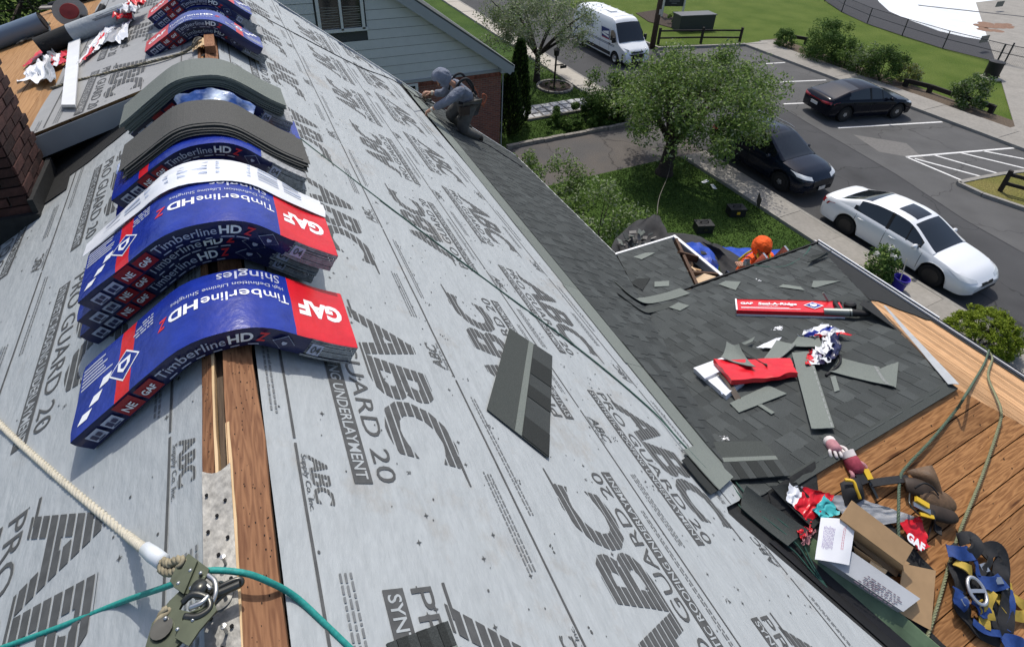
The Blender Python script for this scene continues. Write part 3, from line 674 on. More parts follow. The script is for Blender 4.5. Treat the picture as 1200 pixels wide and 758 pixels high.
# main right slope (u = y, v = s); stepped upper edge against the underlayment
def s_top(y): return 3.05 + .035 * (y - 2.5) if y < 9 else 3.3
regR = [(1.02, 3.00), (1.42, 2.98), (4.86, 5.52), (rake_y(4.41), 5.52), (rake_y(2.66) - .02, 3.32)]
regR = [(1.42, 3.19), (rake_y(2.66) - .02, 3.50), (rake_y(4.41), 5.52), (4.86, 5.52), (1.10, 3.22)]
if area2(regR) < 0: regR = regR[::-1]
s = 5.52 - .143; i = 0
while s > 2.95:
    u = .8 + rng.uniform(0, .3) - .3 * (i % 3)
    while u < 9.0:
        shingle(Rp, u, s, regR, rng, .010); u += 1.0
    s -= .143; i += 1
# headlap of the top course left bare along the working edge
b = MB()
y = 1.18
while y < 8.9:
    e = min(y + 1.0, 8.92); q = .02 * rng.random()
    s0, s1 = s_top(y) - q - .02, s_top(e) - q - .02
    b = MB(); m = 'granule'
    b.prism([Rp(y, s0, .010), Rp(y, s0 + .26, .010), Rp(e - .004, s1 + .26, .010), Rp(e - .004, s1, .010)], NR, .004, m); b.build('shingle', house); y = e
# dark cap strips bent through the valley and loose off-cuts come later
# wing decks under the shingles, near slope boards, hip boards
b = MB(); b.prism([Ap(p[0], p[1], -.03) for p in regA1], NA, .025, 'ridge_old'); b.build('roof_deck', house)
b = MB(); b.prism([Ap(p[0], p[1], -.03) for p in regA2], NA, .025, 'ridge_old'); b.build('roof_deck', house)
hipx = lambda y: BX0 + (WA / BZ) * (YR - y)            # near hip
def reg_near(): 
    return [(xv(0) , 0), (4.60, 0), (hipx(YR - 2.2 * CW), 2.2), (xv(0) + WA / TP * 2.2 * CW, 2.2)]
vn_ = lambda d: xv(0) + WA / TP * d * CW + .3
rn = reg_near(); W = .148; i = 0; d = .035
while d < 2.2:                                        # boards parallel to the ridge
    q = clip_region(rect(2.0, d, 6.2, d + W - .008), rn)
    cut = 3.2 + rng.uniform(.3, 1.6)
    for a, c in ((2.0, 7.0),):
        q2 = clip_region(rect(a, d, c, d + W - .008), rn)
        if len(q2) >= 3:
            b = MB(); pts = [Np(p[0], p[1], -.02) for p in q2]
            if (pts[1] - pts[0]).cross(pts[2] - pts[0]).dot(NN) < 0: pts = pts[::-1]
            b.prism(pts, NN, .02 + rng.uniform(0, .0035), 'deck_wood'); b.build('deck_board', house)
    d += W; i += 1
b = MB(); b.prism([Np(p[0], p[1], -.06) for p in rn][::-1], NN, .035, 'void'); b.build('roof_deck', house)
b = MB(); rng = random.Random(17)
for i in range(15):
    for j in range(9):
        for k in (.04, .105):
            x, d_ = 2.9 + j * .41 + rng.uniform(-.03, .03), .035 + i * .148 + k
            if x > vn_(d_) and x < hipx(YR - d_ * CW) - .03:
                c = Np(x, d_, .0055); r = rng.uniform(.003, .006); b.poly([c + V((1, 0, 0)) * r * cos(a) + V((0, CW, WA * CW)) * r * sin(a) for a in [pi / 3 * q for q in range(6)]], 'void')
b.build('nail_hole', house, kind='stuff')
# hip face: light boards running along the gutter, black sheet near the far corner
def hx_far(d): return YR + (BZ / WA) * d * CB          # y of the far hip at distance d down the hip face
def hx_near(d): return YR - (BZ / WA) * d * CB
dB = 2.06 / CB
d = .0; i = 0
while d < dB - .05:
    e = min(d + .118, dB); q = [(hx_near(d), d), (hx_near(e - .009), e - .009), (min(hx_far(e), 2.16 + .1 * noise.noise((e * 3, 0, 0))), e - .009), (min(hx_far(d), 2.16 + .1 * noise.noise((d * 3, 0, 0))), d)]
    b = MB(); b.prism([Bp(p[0], p[1], -.018) for p in q], NB, .018 + rng.uniform(0, .003), 'light_wood'); b.build('deck_board', house); d = e; i += 1
b = MB(); b.prism([Bp(p[0], p[1], -.06) for p in ((hx_near(0), 0), (hx_near(dB), dB), (hx_far(dB), dB), (hx_far(0), 0))], NB, .038, 'void'); b.build('roof_deck', house)
b = MB(); b.grid(lambda u, v: Bp((2.02 + .12 * sin(v * 5) + .06 * noise.noise((v * 9, 1, 1))) * (1 - u) + u * hx_far(.55 + v * (dB - .55)), .55 + v * (dB - .55), .008 + .012 * noise.noise((u * 5, v * 5, 2)) ** 2), 14, 12, 'felt', th=.004); b.build('black_sheet', house, smooth=True)
b = MB(); b.grid(lambda u, v: Bp(2.15 - u * 4.3, dB - .13 + v * .13 + .012 * noise.noise((u * 9, 0, v)), .01), 30, 2, 'felt', th=.003); b.build('eave_felt', house)
# pale metal strip along the hip
m0, m1 = on_wing(1034, 361, .014), on_wing(1119, 453, .014)
b = MB(); ax = (m1 - m0); sd = ax.cross(NA).normalized()
b.grid(lambda u, v: m0 + ax * u + sd * (-.02 + v * (.018 + .055 * u)) + V((0, 0, .030 - abs(v - .5) * .012 + .003 * noise.noise((u * 4, v, 0)))), 16, 4, 'flash_white', th=.003); b.build('hip_flashing', house)
b = MB()
for k in range(9):                                    # ridge edge: metal strip between shingles and boards
    pass
r0, r1 = V((2.75, YR - .005, ZR + .012)), V((4.60, YR - .005, ZR + .012))
b.bar(r0, r1, .075, .012, 'granule_mid'); b.build('ridge_strip', house)
# gutters
gx = 6.66
def gutter(name, y0, y1, x, z, m_in, m_out, w=.12):
    b = MB(); pr = [(0, 0.0), (0, -.10), (w * .75, -.10), (w, -.03), (w, .0), (w + .012, .0), (w + .012, -.035), (w * .78, -.112), (-.01, -.112), (-.01, 0)]
    k = len(pr)
    for i in range(k):
        a, c = pr[i], pr[(i + 1) % k]; b.poly([V((x + a[0], y0, z + a[1])), V((x + c[0], y0, z + c[1])), V((x + c[0], y1, z + c[1])), V((x + a[0], y1, z + a[1]))], m_in if i < 4 else m_out)
    return b.build(name, house)
gutter('gutter', -1.3, 3.50, 6.60, -2.82, 'black_gloss', 'black_gloss')
b = MB(); b.bar((6.655, -.2 + 1.0, -2.80), (6.655, 3.50, -2.80), .010, .022, 'drip'); b.bar((6.735, 1.9, -2.812), (6.735, 3.5, -2.812), .016, .02, 'drip'); b.build('gutter_lip', house)
# far eave of the wing and the lower piece with the open corner
b = MB(); b.bar(Ap(4.45, dE, -.02), Ap(6.64, dE, -.02), .02, .11, 'felt'); b.build('eave_fascia', house)
ze = -3.350
b = MB(); b.bar((4.44, 4.885, ze + .012), (5.52, 4.885, ze + .012), .03, .022, 'drip'); b.bar((4.44, 4.875, ze - .06), (5.52, 4.875, ze - .06), .016, .12, 'drip'); b.build('drip_edge', house)
b = MB(); b.bar((5.535, 4.90, ze + .012), (5.535, 2.6, ze + .012), .050, .03, 'drip'); b.bar((5.53, 4.90, ze - .07), (5.53, 2.6, ze - .07), .018, .14, 'trim_white'); b.build('eave_board', house)
b = MB(); b.bar((4.6, 3.42, -2.96), (5.5, 4.80, ze - .02), .04, .12, 'dark_timber'); b.build('hip_rafter', house)
for (y, x) in ((4.35, 5.1), (3.95, 4.85), (3.55, 4.6)):
    b = MB(); b.bar((x, y, -3.15 + (4.35 - y) * .1), (5.52, y, ze - .03), .04, .10, 'dark_timber'); b.build('rafter', house)
b = MB(); b.prism([V((4.5, 3.30, -3.45)), V((5.50, 3.30, -3.45)), V((5.50, 4.86, -3.45)), V((4.5, 4.86, -3.45))], (0, 0, -1), .03, 'void'); b.build('dark_backing', house)  # near-black sheet paints the dark inside of the open corner
c0 = [hit(*p, (0, 0, 1), -3.22) for p in ((806, 324), (812, 336), (839, 325))] + [hit(817, 319, (0, 0, 1), -3.22)]
b = MB(); b.prism(c0, (0, 0, 1), .012, 'ply'); b.build('sheathing_panel', house)
b = MB()
for k in range(9):
    p = hit(797 + k * 2.6 + random.uniform(-2, 2), 299 + k * 2.4 + random.uniform(-1, 4), (0, 0, 1), -3.38); b.bar(p, p + V((random.uniform(-.12, .12), random.uniform(-.12, .12), .03)), .03, .012, random.choice(('ply', 'wrap_white', 'dark_timber', 'card')))
b.build('scrap', house, kind='stuff')
# near valley: felt, green metal trough, dark edge of the main roof
def vn(d): return xv(0) + WA / TP * d * CW
b = MB(); b.grid(lambda u, v: V((0, 0, .012)) + Np(vn(u * 2.0) + (-.02) * (1 - v) + v * (.20 + .04 * noise.noise((u * 9, 0, 0)) - .04 * u), u * 2.0, .004), 24, 5, 'felt', th=.003); b.build('valley_felt', house)
b = MB()
prof = ((-.17, .10), (-.055, .014), (.0, .012), (.045, .03), (.10, .045), (.108, .040))
for i in range(len(prof) - 1):
    a, c = prof[i], prof[i + 1]
    q = [V((vn(d) + e[0], YR - d * CW, ZR - d * WA * CW + e[1] + .012)) for d, e in ((.22, a), (.22, c), (2.1, c), (2.1, a))]
    b.poly(q, 'black' if i < 2 else 'gutter_green')
b.build('valley_metal', house)
print('house done', len(bpy.data.objects))
# ================================================================== SHINGLE BUNDLES BENT OVER THE RIDGE
class Bend:
    def __init__(s, z0, r=.16, endflat=.18, la=.63, ra=.72):
        """centre line of a bent bundle; a = distance along it, 0 above the ridge"""
        s.ds = .01; A = RP if ra is None else ra; B = math.atan(TL) if la is None else la; s.z0 = z0
        def th(a):
            if a >= 0:
                t = min(a / r, 1); t = t * t * (3 - 2 * t); v = -A * t
                if a > .30: v += endflat * min((a - .30) / .2, 1.4)
            else:
                t = min(-a / r, 1); t = t * t * (3 - 2 * t); v = B * t
                pass
            return v
        s.p = {0: (0.0, z0, 0.0)}
        x, z = 0.0, z0
        for i in range(1, 90):
            m = th((i - .5) * s.ds); x += cos(m) * s.ds; z += sin(m) * s.ds; s.p[i] = (x, z, th(i * s.ds))
        x, z = 0.0, z0
        for i in range(-1, -90, -1):
            m = th((i + .5) * s.ds); x -= cos(m) * s.ds; z -= sin(m) * s.ds; s.p[i] = (x, z, th(i * s.ds))
    def at(s, a, t):
        i = math.floor(a / s.ds); f = a / s.ds - i; p, q = s.p[i], s.p[i + 1]
        x, z, m = (p[k] + (q[k] - p[k]) * f for k in range(3)); return x - sin(m) * t, z + cos(m) * t
BW, BT = .337, .080
class Slab:
    def __init__(s, z0, yf, k=0.0, shift=0.0, T=BT, L=1.0, W=BW, r=.16, endflat=.18):
        s.c = Bend(z0, r, endflat); s.yf = yf; s.k = k; s.sh = shift; s.T = T; s.L = L; s.W = W
    def P(s, a, w, t):
        x, z = s.c.at(a + s.sh, t); return V((x, s.yf + w + s.k * a, z))
def bundle(label, slab, flip=False, group='wrapped shingle bundles bent over the ridge', top=True, front=True, seed=0, endlabel='04'):
    P, T, L, W = slab.P, slab.T, slab.L, slab.W; rng = random.Random(seed)
    t = thing('shingle_bundle', label, 'shingle bundle', slab.P(0, W / 2, 0), group=group)
    fa = (lambda a: -a) if flip else (lambda a: a); fw = (lambda w: W - w) if flip else (lambda w: w)
    def puff(a, w): return .004 * noise.noise((a * 6 + seed, w * 9, seed)) - .003 * (max(0, abs(w / W - .5) - .44) / .06) ** 2
    # body: closed wrapper, coloured panel by panel
    cuts = [-.5, -.315, -.25, .235, .5]; cols = ['wrap_blue', 'wrap_red', 'wrap_blue', 'wrap_red' if top else 'end_grey']
    b = MB()
    for i in range(4):
        n = max(2, int((cuts[i + 1] - cuts[i]) / .03))
        b.grid(lambda u, v, i=i: P(fa(cuts[i] + (cuts[i + 1] - cuts[i]) * u), fw(v * W), T + puff(fa(cuts[i] + (cuts[i + 1] - cuts[i]) * u), fw(v * W))), n, 10, cols[i])
    b.build('wrapper_top', t, smooth=True)
    b = MB(); e = .30 if not flip else .5
    fl, fr = -.5, e
    def fside(u, v): a = fl + (fr - fl) * u; return P(a, 0 + .006 * noise.noise((a * 7, v * 2, seed)) - .005 * sin(pi * v), T * v + (puff(a, 0) if v > .99 else 0))
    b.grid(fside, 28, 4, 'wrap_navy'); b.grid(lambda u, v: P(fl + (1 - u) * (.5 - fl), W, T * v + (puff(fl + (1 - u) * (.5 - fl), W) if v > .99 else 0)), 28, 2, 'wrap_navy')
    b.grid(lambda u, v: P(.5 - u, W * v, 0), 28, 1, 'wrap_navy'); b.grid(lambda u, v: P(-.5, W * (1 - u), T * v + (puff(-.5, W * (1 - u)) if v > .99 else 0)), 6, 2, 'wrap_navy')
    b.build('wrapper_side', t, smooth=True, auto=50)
    # shingle ends bare at the right
    b = MB(); k = 8
    for i in range(k):
        z0, z1 = T * i / k, T * (i + .86) / k; q = rng.uniform(-.004, .004)
        for (a0, w0, a1, w1) in ((e - .01, q - .001, .5 + q, q - .001), (.5 + q, q, .5 + q, W - .004)):
            n = 6; b.grid(lambda u, v: P(a0 + (a1 - a0) * u, w0 + (w1 - w0) * u, z0 + (z1 - z0) * v - .001), n, 1, 'end_grey')
    b.grid(lambda u, v: P(e - .01 + (.508 - e) * u, .003 + v * (W - .006), T * .93), 6, 4, 'end_grey')
    b.build('shingle_end', t)
    # print
    b = MB()
    def top_place(polys, m, lift=.0012):
        for q in bands(polys, .03):
            pts = []
            for p in q:
                a, w = fa(p[0]), fw(p[1]); pts.append(P(a, w, T + puff(a, w) + lift))
            if (pts[1] - pts[0]).cross(pts[2] - pts[0]).z < 0: pts = pts[::-1]
            b.poly(pts, m)
    def up(polys, ax, w): return [[(ax - p[0], w - p[1]) for p in q] for q in polys]      # seen upside down from the near side
    if top:
        top_place(up(text_polys('GAF', .085, .05, 0, .20), .465, .215), 'print_white')
        top_place(up(text_polys('Timberline', .050, .004, 0, .235), .222, .205), 'print_white')
        top_place(up(text_polys('HD', .050, .035, 0, .075), -.020, .205), 'print_white'); top_place(up(text_polys('Z', .050, .03, .2, .035), -.100, .205), 'print_red')
        top_place(up(text_polys('High Definition Lifetime Shingles', .020, .006, 0, .30), .21, .255), 'print_soft')
        top_place(up(text_polys('Shingles', .046, .006, 0, .17), .20, .322), 'print_soft')
        for r in range(4):
            u = -.16
            while u > -.245 + .01 * r: wd = rng.uniform(.01, .03); top_place([rect(u - wd, .235 + r * .016, u, .243 + r * .016)], 'print_soft'); u -= wd + .005
        for r in range(6):
            wd = rng.uniform(.09, .15); top_place([rect(-.49, .20 + r * .018, -.49 + wd, .209 + r * .018)], 'print_soft')
        for r in range(3): top_place([[(-.47 + r * .038, .035 + r * .05), (-.43 + r * .038, .035 + r * .05), (-.415 + r * .038, .070 + r * .05), (-.455 + r * .038, .070 + r * .05)]], 'print_white', .0016)
        cx, cy, q = -.283, .145, .068                                                     # lozenge shield on the red stripe
        top_place([[(cx - q, cy), (cx, cy - q * 1.1), (cx + q, cy), (cx, cy + q * 1.1)]], 'print_white', .0010)
        q2 = q * .88; top_place([[(cx - q2, cy), (cx, cy - q2 * 1.1), (cx + q2, cy), (cx, cy + q2 * 1.1)]], 'wrap_blue', .0018)
        q3 = q * .40; top_place([[(cx - q3, cy + q3), (cx - q3, cy - q3 * .4), (cx, cy - q3 * 1.3), (cx + q3, cy - q3 * .4), (cx + q3, cy + q3)]], 'print_white', .0026)
        q3 = q * .2; top_place([[(cx - q3, cy + q3), (cx - q3, cy - q3 * .4), (cx, cy - q3 * 1.3), (cx + q3, cy - q3 * .4), (cx + q3, cy + q3)]], 'wrap_blue', .0034)
    def front_place(polys, m, lift=.004):
        for q in bands(polys, .03):
            pts = [P(p[0], -.005 * sin(pi * min(max(p[1] / T, 0), 1)) - .004 - lift, p[1]) for p in q]
            if (pts[1] - pts[0]).cross(pts[2] - pts[0]).y > 0: pts = pts[::-1]
            b.poly(pts, m)
    if top and b.f: b.build('top_print', t); b = MB()
    if front:
        turn = (lambda pl, ax, w: [[(ax - p[0], T - .02 - p[1] + .012) for p in q] for q in pl]) if flip == 2 else (lambda pl, ax, w: [[(ax + p[0], w + p[1]) for p in q] for q in pl])
        if flip == 2:
            front_place(turn(text_polys('Timberline', .030, .003, 0, .17), .24, 0), 'print_soft'); front_place(turn(text_polys('HD', .030, .03, 0, .055), .06, 0), 'print_white')
            front_place([rect(.30, .012, .42, .070)], 'wrap_red_dark'); front_place(turn(text_polys('GAF', .026, .03, 0, .07), .395, 0), 'print_white', .006)
        else:
            front_place(turn(text_polys('Timberline', .034, .003, 0, .20), -.16, .030), 'print_soft'); front_place(turn(text_polys('HD', .034, .03, 0, .062), .048, .030), 'print_white')
            front_place(turn(text_polys('Z', .034, .03, .2, .03), .118, .030), 'print_red')
            for r in range(6): front_place([rect(-.15 + r * .05, .012, -.15 + r * .05 + rng.uniform(.02, .045), .017)], 'print_soft')
            front_place([rect(-.245, .012, -.175, .068)], 'wrap_red_dark'); front_place(turn(text_polys('GAF', .022, .03, 0, .05), -.235, .029), 'print_white', .006)
            front_place([rect(-.33, .010, -.258, .074)], 'wrap_red_dark'); front_place(turn(text_polys('NE', .026, .02, 0, .042), -.315, .026), 'print_white', .006)
            for x in (-.46, -.395):
                front_place([rect(x, .016, x + .05, .060)], 'print_soft'); front_place([rect(x + .008, .026, x + .022, .05), rect(x + .028, .03, x + .043, .048), rect(x + .012, .019, x + .04, .023)], 'wrap_navy', .006)
            q = .030; cx, cy = .205, .040
            if e < .45:
                front_place([[(cx - q * 1.4, cy), (cx, cy - q), (cx + q * 1.4, cy), (cx, cy + q)]], 'print_soft'); q *= .93; front_place([[(cx - q * 1.4, cy), (cx, cy - q), (cx + q * 1.4, cy), (cx, cy + q)]], 'wrap_navy', .006)
                front_place([[(cx - .009, cy + .006), (cx - .009, cy - .003), (cx, cy - .010), (cx + .009, cy - .003), (cx + .009, cy + .006)]], 'print_soft', .0075)
        if b.f: b.build('side_print', t); b = MB()
        if endlabel and e < .45:
            front_place([rect(e + .005, .018, e + .055, .066)], 'print_soft', .005); front_place(turn(text_polys(endlabel, .030, .012, 0, .036), e + .012, .028), 'ink', .007)
    if b.f: b.build('end_mark', t)
    return t
def bare_pile(label, slab, n=9, m='granule_brown', seed=0, fan=.012, group='unwrapped shingle piles bent over the ridge'):
    t = thing('shingle_pile', label, 'shingle pile', slab.P(0, slab.W / 2, 0), group=group); rng = random.Random(seed)
    for i in range(n):
        z0 = slab.T * i / n; da = rng.uniform(-fan, fan); dw = rng.uniform(-fan, fan) * .7 + (i * .006 if fan > .015 else 0); b = MB()
        b.grid(lambda u, v: slab.P(-.5 + u + da, dw + v * slab.W + .003 * noise.noise((u * 8, i, 0)), z0 + slab.T / n * .8 + .002 * noise.noise((u * 7, v * 5, i))), 34, 3, m, th=slab.T / n * .72)
        b.build('shingle', t)
    return t
S_ = Slab
bundle('blue wrapped bundle nearest the camera, alone across the bare ridge boards', S_(.016, 1.60, .0, -.03, r=.16), seed=1)
bundle('lowest wrapped bundle in the front stack of three', S_(.016, 2.13, -.09, -.105, r=.16), top=False, seed=2)
bundle('middle wrapped bundle in the front stack of three', S_(.098, 2.10, -.09, -.075, r=.16), top=False, seed=3)
s3 = S_(.182, 2.035, -.10, -.01, r=.185)
t3 = bundle('top wrapped bundle of the front stack, white plastic peeled open behind it', s3, seed=4)
b = MB()
def plast(u, v):
    a = -.52 + u * 1.02; w = BW - .03 + v * .30
    q = s3.P(a, w, BT + .010 + .012 * sin(v * pi) + .012 * noise.noise((a * 5, v * 3, 2)) + .016 * noise.noise((a * 2, v * 5, 7)) * v)
    return q + V((0, -.05 * abs(a) * v, -.045 * v - .08 * abs(a) ** 1.5 * v))
b.grid(plast, 40, 10, 'wrap_white', th=.0015)
for r in range(5):
    for c in range(7):
        u0 = .10 + c * .115; v0 = .30 + r * .11
        if random.random() < .75: b.poly([V(plast(u0, v0)) + V((0, -.001, .003)), V(plast(u0 + .09, v0)) + V((0, -.001, .003)), V(plast(u0 + .09, v0 + .05)) + V((0, -.001, .003)), V(plast(u0, v0 + .05)) + V((0, -.001, .003))], 'print_faint')
b.build('opened_wrapper', t3, smooth=True)
bundle('lower wrapped bundle beneath the brown shingle pile with the fanned edge', S_(.016, 2.93, -.14, -.03, r=.16), top=False, seed=5)
bundle('upper wrapped bundle beneath the brown shingle pile with the fanned edge', S_(.098, 2.93, -.16, -.02, r=.175), top=False, seed=6)
bare_pile('unwrapped brown shingle pile with fanned edges just behind the white plastic', S_(.186, 3.00, -.17, .03, T=.045, r=.195), n=11, fan=.022, seed=1)
bundle('upside down wrapped bundle lying under the tall grey shingle pile', S_(.016, 3.62, -.08, .05, r=.16), flip=2, top=False, seed=7)
tt = bundle('torn blue bundle held down by the tall grey shingle pile', S_(.098, 3.72, -.10, .02, r=.175), flip=False, top=False, seed=8)
b = MB(); st = S_(.185, 3.60, -.06, 0, r=.185)
b.grid(lambda u, v: st.P(-.16 + u * .46, .04 - .14 * v + .03 * noise.noise((u * 6, v, 3)), .02 - .10 * v + .02 * noise.noise((u * 8, v * 4, 0))), 22, 8, 'wrap_torn', th=.001); b.build('torn_wrapper', tt, smooth=True)
bare_pile('unwrapped grey shingle pile, tallest on the ridge, draped past both sides', S_(.195, 3.70, -.04, -.01, T=.08, r=.20), n=12, m='granule', fan=.012, seed=2)
b = MB()                                               # crumpled wrapper tail at its left end
for k in range(3):
    c0 = S_(.15, 3.62 - k * .03, -.04, 0).P(-.52 - .02 * k, 0, 0)
    b.grid(lambda u, v: c0 + V((-.05 + .10 * u + .03 * noise.noise((u * 5, v * 5, k)), -.04 + .10 * noise.noise((u * 4, v * 3, k + 4)), -.02 - .16 * v + .04 * noise.noise((u * 6, v * 6, k + 8)))), 8, 10, ('wrap_white', 'wrap_red', 'wrap_torn')[k], th=.001)
tag(b.build('plastic_scrap', smooth=True), 'crumpled white and red wrapper tail hanging off the grey pile', 'plastic scrap')
bundle('lower wrapped bundle of the far pair behind the wooden ridge block', S_(.016, 5.52, -.16, .02, r=.16), flip=False, top=False, seed=9)
bundle('top wrapped bundle of the far pair, its red end to the left', S_(.098, 5.46, -.22, -.02, r=.175), flip=True, seed=10)
for i, lb in enumerate(('bottom bundle of the farthest stack at the top edge', 'second bundle from the bottom in the farthest stack', 'topmost bundle of the farthest stack at the top edge')):
    bundle(lb, S_(.016 + .082 * i, 6.28 + .03 * i, -.22, .05 - .04 * i, r=.16), top=(i == 2), flip=(i == 2), seed=11 + i)
b = MB(); c0 = on_dorm(152, 22, .05)
for k in range(4):
    q = c0 + V((.05 * k - .05, .10 * (k % 2), .04 * k)); b.grid(lambda u, v: q + V((.16 * (u - .5) + .05 * noise.noise((u * 4, v * 4, k)), .30 * (v - .5), .08 * noise.noise((u * 5, v * 5, k * 3)) + .05)), 8, 10, ('wrap_red', 'wrap_blue', 'wrap_white', 'wrap_red')[k], th=.001)
tag(b.build('torn_wrapper', smooth=True), 'torn red and blue wrapper bunched at the left of the far bundles', 'torn wrapper')

# single shingle lying on the underlayment, another at the bottom edge
def flat_shingle(label, P4, name='loose_shingle', lam=True, group=None, lift=.016, seed=0):
    """P4: corners, first edge = butt edge with dark tabs"""
    A, B, C, D = [V(p) for p in P4]; n = (B - A).cross(D - A).normalized(); n = n if n.z > 0 else -n
    f = lambda u, v: A.lerp(B, u).lerp(D.lerp(C, u), v)
    t = thing(name, label, 'shingle', f(.5, .5), group=group); b = MB()
    def pc(u0, v0, u1, v1, z, m, th=.004):
        q = [f(u0, v0) + n * z, f(u1, v0) + n * z, f(u1, v1) + n * z, f(u0, v1) + n * z]
        if (q[1] - q[0]).cross(q[2] - q[0]).dot(n) < 0: q = q[::-1]
        b.prism(q, n, th, m)
    pc(0, 0, 1, 1, lift, 'granule_mid'); b.build('backing', t)
    b = MB(); pc(0, .44, 1, .55, lift + .004, 'granule', .002); b.build('nail_line', t)
    rng = random.Random(seed); u = .0; k = 0
    while u < .99:
        e = min(u + rng.uniform(.12, .2), 1.0); b = MB(); pc(u, 0, e - .004, .43, lift + .004, 'granule_dark' if k % 2 else 'shingle0', .004 if k % 2 else .002); b.build('tab', t); u = e; k += 1
    return t
mid = [on_right(*p) for p in ((645, 420), (640, 540), (568, 483), (595, 387))]
flat_shingle('single charcoal shingle lying flat in the middle of the grey underlayment', mid, seed=2)
c = [on_right(*p) for p in ((448, 760), (520, 733), (545, 800), (470, 830))]
flat_shingle('dark shingle corner poking in at the bottom edge of the underlayment', c, seed=3)
# ================================================================== ROPES AND GEAR ON THE RIDGE
t = thing('anchor_plate', 'perforated galvanised roof anchor plate screwed along the bare ridge', 'roof anchor', (-.03, .8, 0))
b = MB(); zz = .0145
b.grid(lambda u, v: V((-.074 + u * .070, -.5 + v * 1.66 - .02 * sin(u * 3) * (v > .9), zz + .003 * noise.noise((u * 2, v * 9, 0)))), 6, 40, 'galv', th=.003); b.build('plate', t, smooth=True, auto=40)
b = MB(); rng = random.Random(4)
for i in range(46):
    y = -.45 + i * .034; x = (-.062, -.040, -.018)[i % 3] + rng.uniform(-.003, .003)
    b.lathe([(.0, zz + .0062), (.0042, zz + .0062), (.0043, zz + .003)], 'void', 8, Matrix.Translation((x, y, 0)))
b.build('hole', t, kind='stuff')
for (px, py) in ((263, 657), (264, 738)):
    p = hit(px, py, (0, 0, 1), .03); b = MB(); b.tube([p + V((0, 0, -.02)), p + V((0, 0, .02))], .0035, 'steel', 8); b.lathe([(0, .022), (.006, .021), (.006, .017)], 'steel', 10, Matrix.Translation(p)); b.build('nail', t)
c = hit(258, 700, (0, 0, 1), zz)
b = MB(); b.lathe([(.028, zz + .001), (.028, zz + .005), (.022, zz + .007), (0, zz + .007)], 'galv', 24, Matrix.Translation((c.x, c.y, 0)))
b.tube(smoothpath([c + V((-.018, -.01, .02)), c + V((-.012, .014, .028)), c + V((.010, .016, .028)), c + V((.016, -.008, .02))], 5), .004, 'steel', 8); b.build('ring_base', t, smooth=True, auto=40)
# ring of the anchor and the snap hook through it
H = lambda px, py, z: hit(px, py, (0, 0, 1), z)
t = thing('rope_grab', 'green grey steel rope grab clipped on the teal rope at the anchor', 'rope grab', H(225, 690, .05))
def plate3(pts, z, th, m, b):
    q = [H(*p, z) for p in pts]
    if (q[1] - q[0]).cross(q[2] - q[0]).z < 0: q = q[::-1]
    b.prism(q, (0, 0, 1), th, m)
b = MB(); plate3(((200, 682), (208, 664), (222, 650), (246, 668), (243, 676), (228, 697), (215, 697)), .075, .007, 'grab_green', b); b.build('cam_plate', t)
b = MB(); plate3(((204, 688), (222, 652), (232, 658), (216, 697)), .084, .006, 'grab_green', b); b.build('cam_lever', t)
b = MB(); plate3(((172, 760), (180, 732), (200, 706), (222, 685), (226, 690), (211, 716), (224, 719), (250, 708), (254, 714), (228, 738), (206, 762)), .070, .010, 'grab_green', b); b.build('shackle_body', t)
b = MB(); plate3(((206, 748), (216, 727), (252, 708), (255, 716), (234, 740), (222, 758)), .083, .006, 'grab_green', b); b.build('gate', t)
for (px, py) in ((209, 683), (223, 668), (235, 671), (194, 724), (208, 737), (226, 726)):
    b = MB(); p = H(px, py, .089); b.lathe([(.0042, -.006), (.0042, .001), (.003, .003), (0, .0035)], 'steel', 10, Matrix.Translation(p)); b.build('rivet', t, smooth=True)
b = MB(); b.tube(smoothpath([H(240, 672, .075), H(251, 680, .08), H(253, 693, .08), H(248, 707, .075), H(238, 716, .07)], 5), .0055, 'steel', 8); b.tube(smoothpath([H(222, 690, .088), H(236, 682, .09), H(247, 690, .088)], 5), .0045, 'steel', 8); b.build('hook_bar', t, smooth=True)
b = MB(); b.tube(smoothpath([H(214, 706, .086), H(226, 696, .092), H(242, 700, .09), H(246, 712, .088), H(232, 722, .088), H(216, 722, .086)], 5), .007, 'steel_dark', 8); b.build('hook_bar', t, smooth=True)
b = MB(); b.tube(smoothpath([H(222, 712, .094), H(236, 706, .097), H(244, 698, .094)], 5), .0055, 'steel', 8); b.build('spring_bar', t, smooth=True)
b = MB(); b.lathe([(.016, -.012), (.018, 0), (.016, .012)], 'steel_dark', 14, Matrix.Translation(H(234, 690, .085))); b.build('roller', t, smooth=True)
b = MB(); b.lathe([(.012, 0), (.021, .0), (.021, .006), (.012, .006)], 'steel_dark', 16, Matrix.Translation(H(190, 737, .081))); b.build('eyelet', t, smooth=True, auto=40)
t = thing('carabiner', 'dark steel carabiner with a screw gate beside the rope grab', 'carabiner', H(262, 690, .05))
b = MB(); b.tube(smoothpath([H(244, 697, .066), H(262, 685, .07), H(280, 678, .068), H(283, 684, .06), H(270, 690, .055), H(252, 706, .055), H(240, 724, .06), H(232, 722, .07), H(236, 706, .072), H(244, 697, .066)], 5), .0055, 'steel_dark', 8); b.build('body', t, smooth=True)
b = MB(); b.tube([H(251, 697, .068), H(281, 684, .068)], .0085, 'steel_dark', 12); b.build('screw_gate', t, smooth=True, auto=50)

def rope(name, label, pts, r, m, twist=True, group=None, m2=None, pitch=.05, cat='rope', n=6, smooth=8):
    b = MB(); P = smoothpath(pts, smooth)
    if twist: twist_rope(b, P, r, m, pitch=pitch, n=5, m2=m2)
    else: b.tube(P, r, m, n)
    return tag(b.build(name, smooth=True), label, cat, group)
